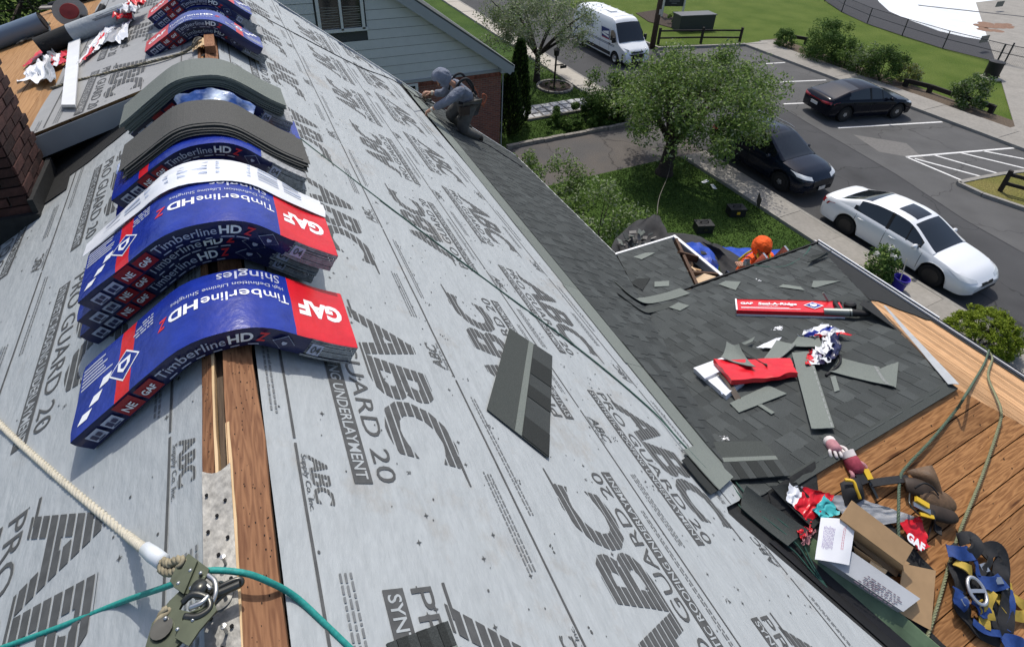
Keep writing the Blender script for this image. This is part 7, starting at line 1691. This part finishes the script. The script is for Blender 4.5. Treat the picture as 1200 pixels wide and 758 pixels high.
# white saloon
def sedan_extra(g, hw, belt, top, rt, roofp):
    out = []; b = MB()
    def sun(u, v): return roofp(.50 + .42 * u, .22 + .56 * v) + V((0, 0, .006))
    b.grid(sun, 8, 8, 'car_glass', th=.004); out.append((b, 'sunroof')); return out
sedan = dict(L=4.80, W=1.83, S=.955, H=1.46, R=.33, axles=(1.42, -1.31), sill=.21, gap=.06,
    top=[(-2.4, .80), (-2.3, .98), (-1.9, 1.03), (-1.4, 1.05), (.6, 1.0), (1.0, .98), (1.7, .90), (2.1, .80), (2.3, .66), (2.4, .52)],
    belt=[(-2.4, .74), (-2.2, .90), (-1.4, .95), (0, .93), (.9, .89), (1.6, .80), (2.1, .68), (2.4, .52)],
    cabin=(-1.92, 1.22), roof=[(-1.92, .98), (-1.15, 1.34), (-.7, 1.43), (-.1, 1.46), (.25, 1.43), (.5, 1.34), (1.22, .94)], roofspan=(-.98, .40), apillar=.86, bpillar=-.16, cpillar=-1.28, wr=.70, wb=.935,
    doors=(.98, -.14, -1.12), handles=(-.02 + .12, -.92), mirror=.78,
    patches=[(1, .46, .93, (.60, .66), (.67, .80), 'lamp_glass', 'headlight', 10), (1, -.30, .30, (.47, .47), (.585, .585), 'rim_dark', 'grille'), (1, -.62, .62, (.26, .26), (.35, .35), 'black', 'lower_intake', 10), (-1, .50, .97, (.66, .70), (.80, .86), 'tail_red', 'tail_light', 8)],
    plates=[(-2.41, .62, 1)], extra=sedan_extra, spokes=10, split=0, rimm='rim_dark')
car('white four door saloon with a sunroof parked at the kerb in front of the wing', 'parked_car', (15.93 + .87, 6.62, G + .006), -pi / 2, 'car_white', sedan)
# dark SUV under the tree
def chrome(g, hw, belt, top, rt, roofp):
    b = MB()
    for s in (1, -1): b.tube([(x, s * (g(x, 0)[1] * 1.0), g(x, 0)[3] + .035) for x in [-1.6 + .2 * i for i in range(10)]], .018, 'rim', 6)
    return [(b, 'roof_rail')]
suv = dict(L=4.55, W=1.86, H=1.66, R=.355, axles=(1.36, -1.34), sill=.25, gap=.07, cat='car',
    top=[(-2.27, .9), (-2.2, 1.05), (.8, 1.10), (1.3, 1.07), (1.8, 1.0), (2.1, .90), (2.27, .70)], belt=[(-2.27, .9), (-1.9, 1.06), (0, 1.02), (1.0, .99), (1.6, .93), (2.1, .80), (2.27, .68)],
    cabin=(-2.16, 1.20), roof=[(-2.16, 1.02), (-1.85, 1.42), (-1.5, 1.60), (-.7, 1.66), (0, 1.66), (.30, 1.60), (1.20, 1.06)], roofspan=(-1.80, .22), apillar=.86, bpillar=-.16, cpillar=-1.75, wr=.70, wb=.93,
    doors=(.92, -.16, -1.15), handles=(.02, -1.0), mirror=.72,
    patches=[(1, .48, .93, (.74, .82), (.84, .94), 'lamp_glass', 'headlight', 10), (1, -.42, .42, (.48, .48), (.72, .72), 'chrome_dark', 'grille', 10), (1, -.75, .75, (.30, .30), (.42, .42), 'black', 'lower_intake', 10), (-1, .5, .97, (.86, .9), (1.0, 1.02), 'tail_red', 'tail_light', 8)],
    plates=[(2.33, .44, 0), (-2.30, .8, 1)], extra=chrome, spokes=5)
car('dark navy sport utility car parked under the street tree behind the white saloon', 'parked_car', (16.2 + .86, 11.95, G + .006), -pi / 2, 'car_navy', suv)
fast = dict(L=4.72, W=1.86, H=1.50, R=.36, axles=(1.42, -1.38), sill=.24, gap=.065,
    top=[(-2.36, .85), (-2.25, 1.06), (-1.9, 1.10), (.7, 1.04), (1.2, 1.0), (1.8, .92), (2.1, .84), (2.36, .62)], belt=[(-2.36, .82), (-2.2, .98), (-1.2, 1.0), (.9, .94), (1.6, .86), (2.1, .74), (2.36, .60)],
    cabin=(-2.08, 1.22), roof=[(-2.08, 1.06), (-1.2, 1.36), (-.6, 1.47), (-.1, 1.50), (.2, 1.48), (.45, 1.40), (1.22, .98)], roofspan=(-.80, .34), apillar=.88, bpillar=-.18, cpillar=-1.36, wr=.69, wb=.93,
    doors=(.95, -.16, -1.16), handles=(.05, -1.0), mirror=.76,
    patches=[(1, .48, .93, (.66, .74), (.74, .84), 'lamp_glass', 'headlight', 10), (-1, .40, .96, (.80, .84), (.90, .95), 'tail_red', 'tail_light', 8), (-1, -.40, .40, (.84, .84), (.88, .88), 'tail_red', 'light_bar', 8)],
    plates=[(-2.39, .66, 1)], spokes=5)
ha = -math.atan2(.66, 2.72); mid_ = V((25.27, 13.62, G + .012)); lf = V((-sin(ha), cos(ha), 0))
car('black fastback car parked nose in to the lot kerb', 'parked_car', mid_ + lf * .66, ha, 'car_black', fast)
# postal van
def van_extra(g, hw, belt, top, rt, roofp):
    out = []
    for s in (1, -1):
        b = MB(); y = s * 1.035; 
        def side(pts, m, o): 
            q = [V((x, y + s * o, z)) for x, z in pts]; q = q if (q[1] - q[0]).cross(q[2] - q[0]).y * s > 0 else q[::-1]; b.poly(q, m)
        return_pts = None
        x0, x1 = 1.30, .42; side([(x0, 1.30), (x1 + .04, 1.30), (x1 - .10, 1.92), (x0 - .12, 1.92)], 'postal_blue', .004)
        side([(x0 - .06, 1.40), (x1 + .06, 1.50), (x1 - .02, 1.62), (x0 - .10, 1.52)], 'print_white', .008); side([(x0 - .10, 1.60), (x0 - .14, 1.82), (x1 + .10, 1.66), (x1 + .22, 1.60)], 'print_white', .008); side([(x0 - .02, 1.31), (x0 - .05, 1.36), (x1 + .10, 1.36), (x1 + .06, 1.31)], 'postal_red', .008)
        side([(1.9, 1.06), (-2.85, 1.06), (-2.85, 1.12), (1.9, 1.12)], 'van_grey', .004); side([(1.9, 1.0), (-2.85, 1.0), (-2.85, 1.03), (1.9, 1.03)], 'postal_blue', .004)
        for i, tx in enumerate(('UNITED STATES', 'POSTAL SERVICE')):
            for q in text_polys(tx, .16, .02, .1, 1.55):
                w = [V(((-.6 - p[0]) if s < 0 else (-2.15 + p[0]) , y + s * .006, 1.86 - i * .22 + p[1])) for p in q] if s > 0 else [V((-.60 - 1.55 + p[0], y + s * .006, 1.86 - i * .22 + p[1])) for p in q]
                if s > 0: w = [V((-.60 - (p.x + 2.15), p.y, p.z)) for p in w]
                b.poly(w, 'postal_blue')
        side([(1.55, .40), (-1.40, .40), (-1.40, .62), (1.55, .62)], 'black', .006); out.append((b, 'side_markings'))
        b = MB(); side([(2.02, 1.32), (1.38, 1.32), (1.38, 1.92), (1.62, 1.98), (1.86, 1.78)], 'car_glass', .006); out.append((b, 'side_window'))
        b = MB()
        for x in (1.32, .32, -.95): side([(x, .66), (x + .012, .66), (x + .012, 2.1), (x, 2.1)], 'black', .005)
        out.append((b, 'door_seam'))
        b = MB(); b.box((1.36, s * 1.055, 1.10), (.16, .03, .05), 'black'); out.append((b, 'door_handle'))
        b = MB(); b.box((1.95, s * 1.20, 1.48), (.12, .16, .34), 'black'); b.box((1.95, s * 1.10, 1.40), (.05, .14, .05), 'black'); out.append((b, 'wing_mirror'))
    return out
def van(label, loc, rz):
    t = thing('postal_van', label, 'van', loc, rz, scale=.89); L, Wd, R = 5.98, 1.03, .36; xa = (2.02, -1.95); zs = .30; N = 100
    tp = lambda x: smooth_tab([(-2.99, 2.40), (-2.9, 2.58), (-2.3, 2.62), (1.05, 2.60), (1.35, 2.52), (1.62, 2.22), (2.22, 1.34), (2.55, 1.16), (2.86, .98), (2.99, .62)], x, .07)
    hw = lambda x: Wd * (1 - .17 * max(0, (x - 2.2) / .79) ** 2)
    def zb(x):
        z = zs
        for a in xa:
            d = abs(x - a); ra = R + .08
            if d < ra: z = max(z, R + sqrt(ra * ra - d * d))
        return z
    b = MB(); vs = []
    for i in range(N + 1):
        x = -L / 2 + L * i / N; w = hw(x); b0 = zb(x); zt = max(tp(x), b0 + .2); k = max(0, min(1, (zt - 1.3) / 1.3)); 
        r = [(w * .97, b0), (w, b0 + .12 if b0 < .5 else b0 + .03), (w, min(1.15, zt - .10)), (w * (1 - .02 * k), min(1.5, zt - .06)), (w * (1 - .09 * k), zt - .22 * k - .04), (w * (1 - .16 * k) - .05, zt - .05 * k), (w * .55, zt), (0, zt + .03)]
        full = [V((x, y, z)) for y, z in r] + [V((x, -y, z)) for y, z in r[-2::-1]]; n = len(full); vs += full
    b.add(vs, [(i * n + j, (i + 1) * n + j, (i + 1) * n + j + 1, i * n + j + 1) for i in range(N) for j in range(n - 1)] + [tuple(range(n)), tuple(N * n + j for j in range(n))[::-1]], 'van_white'); b.build('body', t, smooth=True, world=False, auto=38)
    b = MB(); b.box((0, 0, .40), (L - .6, 1.8, .24), 'black')
    for a in xa: b.box((a, 0, .52), (2 * R + .1, 1.8, .6), 'void')
    b.build('underbody', t, world=False)
    b = MB()
    def ws(u, v): x = 1.50 + .72 * u; z = tp(x); k = max(0, min(1, (z - 1.3) / 1.3)); y = (v - .5) * 2; return V((x + .03, -y * hw(x) * (.93 - .10 * k), z + .035 - .05 * abs(y) ** 3))
    b.grid(ws, 10, 12, 'car_glass', th=.004); b.build('windscreen', t, smooth=True, world=False)
    b = MB(); b.grid(lambda u, v: V((2.93 + .10 - .30 * abs(2 * u - 1) ** 2.4, (u - .5) * 2.02, .28 + .52 * v)), 16, 3, 'black', th=.05); b.build('bumper', t, smooth=True, world=False)
    b = MB(); b.grid(lambda u, v: V((2.99 - .12 * abs(2 * u - 1) ** 2 - .06 * v, (u - .5) * 1.15, .84 + .10 * v)), 10, 2, 'rim_dark', th=.02); b.build('grille', t, smooth=True, world=False)
    for s in (1, -1):
        b = MB(); b.grid(lambda u, v: V((2.86 - .34 * u, s * (.62 + .36 * u - .02 * v), .84 + .22 * v + .10 * u)), 6, 4, 'lamp_glass', th=.01); b.build('headlight', t, smooth=True, world=False)
        b = MB(); b.box((-3.0, s * .93, 1.2), (.03, .12, .7), 'tail_red'); b.build('tail_light', t, world=False)
    b = MB(); b.box((3.04, 0, .48), (.02, .34, .13), 'plate'); b.build('licence_plate', t, world=False)
    b = MB(); b.box((-.2, 0, 2.665), (.5, .5, .05), 'van_white'); b.build('roof_vent', t, world=False)
    for i in range(5): b = MB(); b.box((-2.2 + i * .8, 0, 2.645), (.03, 1.5, .012), 'van_white'); b.build('roof_rib', t, world=False)
    for b_, nm in van_extra(None, hw, None, tp, None, None): b_.build(nm, t, world=False)
    for a in xa:
        for s in (1, -1):
            Mw = Matrix.Translation((a, s * .92, R)) @ Matrix.Rotation(-s * pi / 2, 4, 'X'); b = MB(); rw = R * .62
            b.lathe([(rw, -.10), (R, -.08), (R, .08), (R * .92, .11), (rw, .10), (rw, -.1)], 'tyre', 24, Mw); b.build('tyre', t, smooth=True, world=False, auto=40)
            b = MB(); b.lathe([(0, .09), (.08, .09), (rw * .5, .06), (rw, .09), (rw, .0)], 'rim', 20, Mw); b.build('wheel', t, smooth=True, world=False, auto=40)
    return t
van('white high roof postal van with a blue eagle emblem driving down the street', (18.66 + .86, 25.85, G + .006), -pi / 2)

# ================================================================== PEOPLE
def skin_mesh(name, chains, parent, m, sub=2, roots=None):
    """one continuous surface grown round connected joints; chains: lists of (point, radius); equal points are shared"""
    vs = []; rad = []; es = []; idx = {}
    def key(p): return tuple(round(c, 4) for c in p)
    for ch in chains:
        prev = None
        for p, r in ch:
            k = key(p)
            if k not in idx: idx[k] = len(vs); vs.append(V(p)); rad.append(r if isinstance(r, tuple) else (r, r))
            i = idx[k]
            if prev is not None and (prev, i) not in es and (i, prev) not in es: es.append((prev, i))
            prev = i
    me = bpy.data.meshes.new(name); Mi = WM[parent].inverted(); me.from_pydata([tuple(Mi @ p) for p in vs], es, [])
    o = bpy.data.objects.new(name, me); COL.objects.link(o)
    md = o.modifiers.new('skin', 'SKIN'); md.use_smooth_shade = True; md.branch_smoothing = .6
    k_ = .70 if name == 'body' else 1.12
    for i, r in enumerate(rad):
        q = k_ if (name != 'body' or r[0] > .036) else 1.0; me.skin_vertices[0].data[i].radius = (r[0] * q, r[1] * q)
    for i in range(len(vs)): me.skin_vertices[0].data[i].use_root = (i == 0)
    sb = o.modifiers.new('sub', 'SUBSURF'); sb.levels = sub; sb.render_levels = sub
    dg = bpy.context.evaluated_depsgraph_get(); ev = o.evaluated_get(dg); nm = bpy.data.meshes.new_from_object(ev)
    o.modifiers.clear(); o.data = nm; nm.materials.clear(); nm.materials.append(MATS[m])
    for p in nm.polygons: p.use_smooth = True; p.material_index = 0
    o.parent = parent; WM[o] = WM[parent]; return o
def hand_chains(w, d, side, s=1.0, curl=.5, palm=(0, 0, -1)):
    d = V(d).normalized(); n = V(palm).normalized(); n = (n - d * n.dot(d)).normalized(); sd = d.cross(n) * side; ch = []
    pc = w + d * .05 * s; ch.append([(w, .024 * s), (pc, .030 * s), (w + d * .085 * s, .028 * s)])
    for i, (o, l) in enumerate(((-.028, .072), (-.009, .082), (.010, .076), (.028, .058))):
        a = w + d * .085 * s; k0 = w + d * .098 * s + sd * o * s; k1 = k0 + (d * cos(curl) + n * sin(curl)) * l * .5 * s; k2 = k1 + (d * cos(curl * 2) + n * sin(curl * 2)) * l * .5 * s
        ch.append([(a, .028 * s), (k0, .0105 * s), (k1, .0095 * s), (k2, .008 * s)])
    t0 = w + d * .035 * s - sd * .034 * s; t1 = t0 + (d * .7 - sd * .5 + n * .3).normalized() * .04 * s; ch.append([(pc, .030 * s), (t0, .013 * s), (t1, .011 * s), (t1 + (d * .8 + n * .5).normalized() * .028 * s, .009 * s)])
    return ch
def head(parent, c, face, up, m_hood, hood_r=1.0, name='hood'):
    f = V(face).normalized(); u = V(up).normalized(); u = (u - f * u.dot(f)).normalized(); s = f.cross(u)
    M = Matrix(((s.x, f.x, u.x, c[0]), (s.y, f.y, u.y, c[1]), (s.z, f.z, u.z, c[2]), (0, 0, 0, 1)))
    b = MB()
    def sk(uu, vv):
        th, ph = uu * 2 * pi, vv * pi; x, y, z = sin(ph) * cos(th), sin(ph) * sin(th), cos(ph)
        j = 1 - .22 * max(0, -z) * (1 if y < .2 else .5); return M @ V((x * .075 * j, y * .095 * (1 - .1 * max(0, -z)), z * .118))
    b.grid(sk, 20, 14, 'skin'); 
    ob = b.build('head', parent, smooth=True)
    b = MB(); b.tube([M @ V((0, .092, .012)), M @ V((0, .112, -.018)), M @ V((0, .098, -.028))], .012, 'skin', 8, rr=[.008, .014, .012]); b.build('nose', parent, smooth=True)
    b = MB()
    for e in (-1, 1): b.lathe([(0, .010), (.010, .006), (.011, 0)], 'void', 8, Matrix.Translation(M @ V((e * .030, .080, .016))))
    b.build('eye', parent, smooth=True); b = MB(); b.tube([M @ V((-.022, .085, -.058)), M @ V((0, .092, -.060)), M @ V((.022, .085, -.058))], .006, 'lip', 6); b.build('mouth', parent, smooth=True)
    b = MB(); h = hood_r
    def hd(uu, vv):
        th, ph = uu * 2 * pi, vv * pi * .80; x, y, z = sin(ph) * cos(th), sin(ph) * sin(th), cos(ph)
        q = M @ V((x * .118 * h, y * .135 * h, z * .150 * h)); return q + V((noise.noise(q * 9), noise.noise(q * 9 + V((5, 0, 0))), noise.noise(q * 14) * .6)) * .011
    vs = []; nu, nv = 24, 16; b2 = MB()
    pts = [[hd(i / nu, j / nv) for i in range(nu + 1)] for j in range(nv + 1)]
    for j in range(nv):
        for i in range(nu):
            mid = (pts[j][i] + pts[j + 1][i + 1]) / 2; loc = M.inverted() @ mid
            if loc.y > .075 and -.11 < loc.z < .085 and abs(loc.x) < .075: continue     # face opening
            b.poly([pts[j][i], pts[j + 1][i], pts[j + 1][i + 1], pts[j][i + 1]], m_hood)
    o = b.build(name, parent, smooth=True)
    bm = bmesh.new(); bm.from_mesh(o.data); bmesh.ops.remove_doubles(bm, verts=bm.verts, dist=.0005); bm.to_mesh(o.data); bm.free()
    for p in o.data.polygons: p.use_smooth = True
    return ob
# --- roofer in grey kneeling at the far rake
def RR(px, py, o): return on_right(px, py, o)
kn = on_right(541, 152, .08); ft = on_right(563, 161, .07); kn2 = kn + V((-.12, .24, .16)); ft2 = ft + V((-.10, .24, .10))
t = thing('person', 'roofer in a grey hooded sweatshirt kneeling over the far edge of the roof', 'person', kn)
YK = kn.y + .03; hip = at_y(545, 121, YK + .06); hl = hip + V((.02, -.09, -.02)); hr = hip + V((.02, .09, -.02)); chest = at_y(540, 103, YK + .02); neck = at_y(529, 97, YK); hc = at_y(517.5, 91, YK)
shl = chest + V((-.05, -.18, .05)); shr = chest + V((-.05, .19, .05)); ell = at_y(526, 118, YK - .26); hal = at_y(506, 128.5, YK - .10); elr = at_y(520, 110, YK + .24); har = at_y(506, 109, YK + .30)
dl = (hal - ell).normalized(); dr = (har - elr).normalized()
body = [[(hip, .13), (hip.lerp(chest, .5), .12), (chest, .14), (chest.lerp(neck, .7), .08), (neck, .055), (hc, .08)], [(chest, .14), (shl, .065), (ell, .042), (hal, .030)], [(chest, .14), (shr, .065), (elr, .042), (har, .030)], [(hip, .13), (hl, .10), (kn, .065), (ft, .045)], [(hip, .13), (hr, .10), (kn2, .065), (ft2, .045)]]
skin_mesh('body', body + hand_chains(hal, dl, 1, 1.05, .7, (.2, 0, -1)) + hand_chains(har, dr, -1, 1.05, .7, (.2, 0, -1)), t, 'skin', 2)
skin_mesh('sweatshirt', [[(hip + V((0, 0, .03)), (.165, .15)), (hip.lerp(chest, .5), (.175, .165)), (chest, (.20, .18)), (neck + (chest - neck) * .25, (.10, .10))], [(chest, .18), (shl, .092), (shl.lerp(ell, .5), .078), (ell, .066), (ell.lerp(hal, .85), .050)], [(chest, .18), (shr, .092), (shr.lerp(elr, .5), .078), (elr, .066), (elr.lerp(har, .85), .050)]], t, 'hoodie_grey', 2)
skin_mesh('trousers', [[(hip + V((0, 0, .02)), .155), (hl, .125), (hl.lerp(kn, .5), .105), (kn, .088), (kn.lerp(ft, .9), .066)], [(hip + V((0, 0, .02)), .155), (hr, .125), (hr.lerp(kn2, .5), .105), (kn2, .088), (kn2.lerp(ft2, .9), .066)]], t, 'trousers', 2)
head(t, hc, hal - hc + V((-.2, 0, -.1)), V((-.4, 0, 1)), 'hoodie_grey', 1.05)
for f_, k_ in ((ft, kn), (ft2, kn2)):
    d = (f_ - k_).normalized(); skin_mesh('boot', [[(f_ - d * .10, .055), (f_ + d * .02, .060), (f_ + d * .06 + V((-.05, 0, -.06)), .055), (f_ + d * .07 + V((-.13, 0, -.10)), .045)]], t, 'boot', 1)
for h_, d_ in ((hal, dl), (har, dr)): skin_mesh('glove', [[(h_ - d_ * .04, .040), (h_ + d_ * .03, .044)]] + hand_chains(h_, d_, 1 if h_ is hal else -1, 1.25, .7, (.2, 0, -1)), t, 'pale_stick', 1)
b = MB()
for s in (-1, 1): b.tube(smoothpath([hip + V((.16, -s * .08, .14)), chest + V((.15, s * .10, .05)), chest + V((.06, s * .12, .17)), chest + V((-.06, s * .12, .14)), chest + V((-.15, s * .10, -.05))], 5), .020, 'strap_black', 6)
b.tube(smoothpath([hip + V((-.15, -.12, .08)), hip + V((.0, -.18, .06)), hip + V((.16, -.1, .08)), hip + V((.17, .1, .08)), hip + V((0, .18, .06)), hip + V((-.15, .12, .08))], 5), .024, 'strap_black', 6); b.build('harness_strap', t, smooth=True)
b = MB(); b.box(hip + V((-.10, -.22, -.02)), (.15, .07, .13), 'leather_dark'); b.box(hip + V((.16, .02, -.02)), (.07, .12, .13), 'leather_dark'); b.build('tool_pouch', t)
b = MB(); q = hip + V((.20, -.05, .05)); b.tube(smoothpath([chest + V((.17, 0, .05)), chest + V((.26, -.02, -.10)), q, q + V((.08, 0, -.10)), q + V((.14, 0, .02)), q + V((.07, 0, .07)), q + V((.10, .02, -.16))], 5), .010, 'lanyard', 6); b.build('lanyard', t, smooth=True)
rope('cable', 'loose cable running down the far rake past the kneeling roofer', [hal + V((-.25, 0, .25)), on_right(520, 128, .03), on_right(545, 155, .03), on_right(575, 172, .03), on_right(612, 196, .03)], .010, 'cable', twist=False)
t = thing('tool_heap', 'brown cord and tools piled at the roofer\'s hands', 'tools', at_y(500, 112, 8.3)); b = MB(); rng = random.Random(6)
for i in range(7): p = at_y(498 + rng.uniform(-7, 8), 113 + rng.uniform(-6, 8), 8.25 + rng.uniform(-.1, .1)); b = MB(); b.bar(p, p + V((rng.uniform(-.14, .14), rng.uniform(-.1, .1), rng.uniform(-.02, .1))), .04, .035, rng.choice(('leather', 'rope_tan', 'dark_timber', 'granule_mid'))); b.build('tool', t)
# --- man in orange standing on a ladder beyond the wing eave
fc = V((6.12, 3.84, 0)); lad = thing('ladder', 'aluminium ladder leaning on the wing eave under the man in orange', 'ladder', (6.1, 4.6, G))
la, lb_ = V((6.1, 5.6, G)), V((6.1, 3.62, -2.95))
for s in (-.2, .2): b = MB(); b.bar(la + V((s, 0, 0)), lb_ + V((s, 0, .05)), .03, .08, 'alu'); b.build('stile', lad)
for i in range(17): p = la.lerp(lb_, (i + .7) / 18); b = MB(); b.tube([p + V((-.2, 0, 0)), p + V((.2, 0, 0))], .017, 'alu', 8); b.build('rung', lad)
t = thing('person', 'man in a bright orange hooded jacket leaning over the far eave of the wing', 'person', (6.15, 4.05, -4.6))
st = la.lerp(lb_, .70); hc = at_y(893, 289, 3.86); neck = hc + V((.03, .03, -.14)); chest = hc + V((.09, .06, -.36)); hip = hc + V((.10, .22, -.86)); fl_ = st + V((-.1, .02, .03)); fr_ = st + V((.1, .02, .03)); kl = V((6.06, 4.12, -4.18)); kr = V((6.26, 4.12, -4.18))
hl, hr = hip + V((-.09, 0, 0)), hip + V((.09, 0, 0)); shl = chest + V((-.20, -.02, .08)); shr = chest + V((.20, -.02, .08)); ell = at_y(876, 313, 3.90); hal = at_y(869, 309, 3.64); elr = V((6.45, 3.86, -3.45)); har = V((6.35, 3.56, -3.12))
dl, dr = (hal - ell).normalized(), (har - elr).normalized()
skin_mesh('body', [[(hip, .13), (hip.lerp(chest, .5), .12), (chest, .14), (chest.lerp(neck, .7), .08), (neck, .055), (hc, .08)], [(chest, .14), (shl, .065), (ell, .042), (hal, .030)], [(chest, .14), (shr, .065), (elr, .042), (har, .030)], [(hip, .13), (hl, .10), (kl, .065), (fl_, .045)], [(hip, .13), (hr, .10), (kr, .065), (fr_, .045)]] + hand_chains(hal, dl, 1, 1.05, .5, (0, 0, -1)) + hand_chains(har, dr, -1, 1.05, .5, (0, 0, -1)), t, 'skin', 2)
skin_mesh('jacket', [[(hip + V((0, 0, .03)), .17), (hip.lerp(chest, .5), .175), (chest, .20), (neck + (chest - neck) * .2, .115)], [(chest, .20), (shl, .10), (shl.lerp(ell, .5), .085), (ell, .070), (ell.lerp(hal, .85), .050)], [(chest, .20), (shr, .10), (shr.lerp(elr, .5), .085), (elr, .070), (elr.lerp(har, .85), .050)]], t, 'orange', 2)
skin_mesh('trousers', [[(hip, .15), (hl, .12), (kl, .085), (kl.lerp(fl_, .9), .066)], [(hip, .15), (hr, .12), (kr, .085), (kr.lerp(fr_, .9), .066)]], t, 'jeans', 2)
head(t, hc, V((-.5, -.55, -.35)), V((0, -.1, 1)), 'orange', 1.12)
for f_ in (fl_, fr_): skin_mesh('boot', [[(f_ + V((0, .02, .09)), .055), (f_ + V((0, .02, .03)), .058), (f_ + V((0, -.12, .02)), .048)]], t, 'boot', 1)
b = MB()
for s in (-1, 1): b.tube(smoothpath([chest + V((s * .13, .19, -.05)), chest + V((s * .13, .08, .17)), neck + V((s * .10, -.02, .06)), chest + V((s * .12, -.20, .0))], 5), .018, 'hivis', 6)
b.build('reflective_strap', t, smooth=True)
crumple('plastic_scrap', 'pale grey plastic scrap by the orange man\'s hand', 'plastic scrap', [at_y(868, 313, 3.62), at_y(880, 312, 3.62), at_y(878, 304, 3.6), at_y(872, 305, 3.6)], ['wrap_white', 'wrap_silver'], .03, seed=61, nu=6, lift=0)
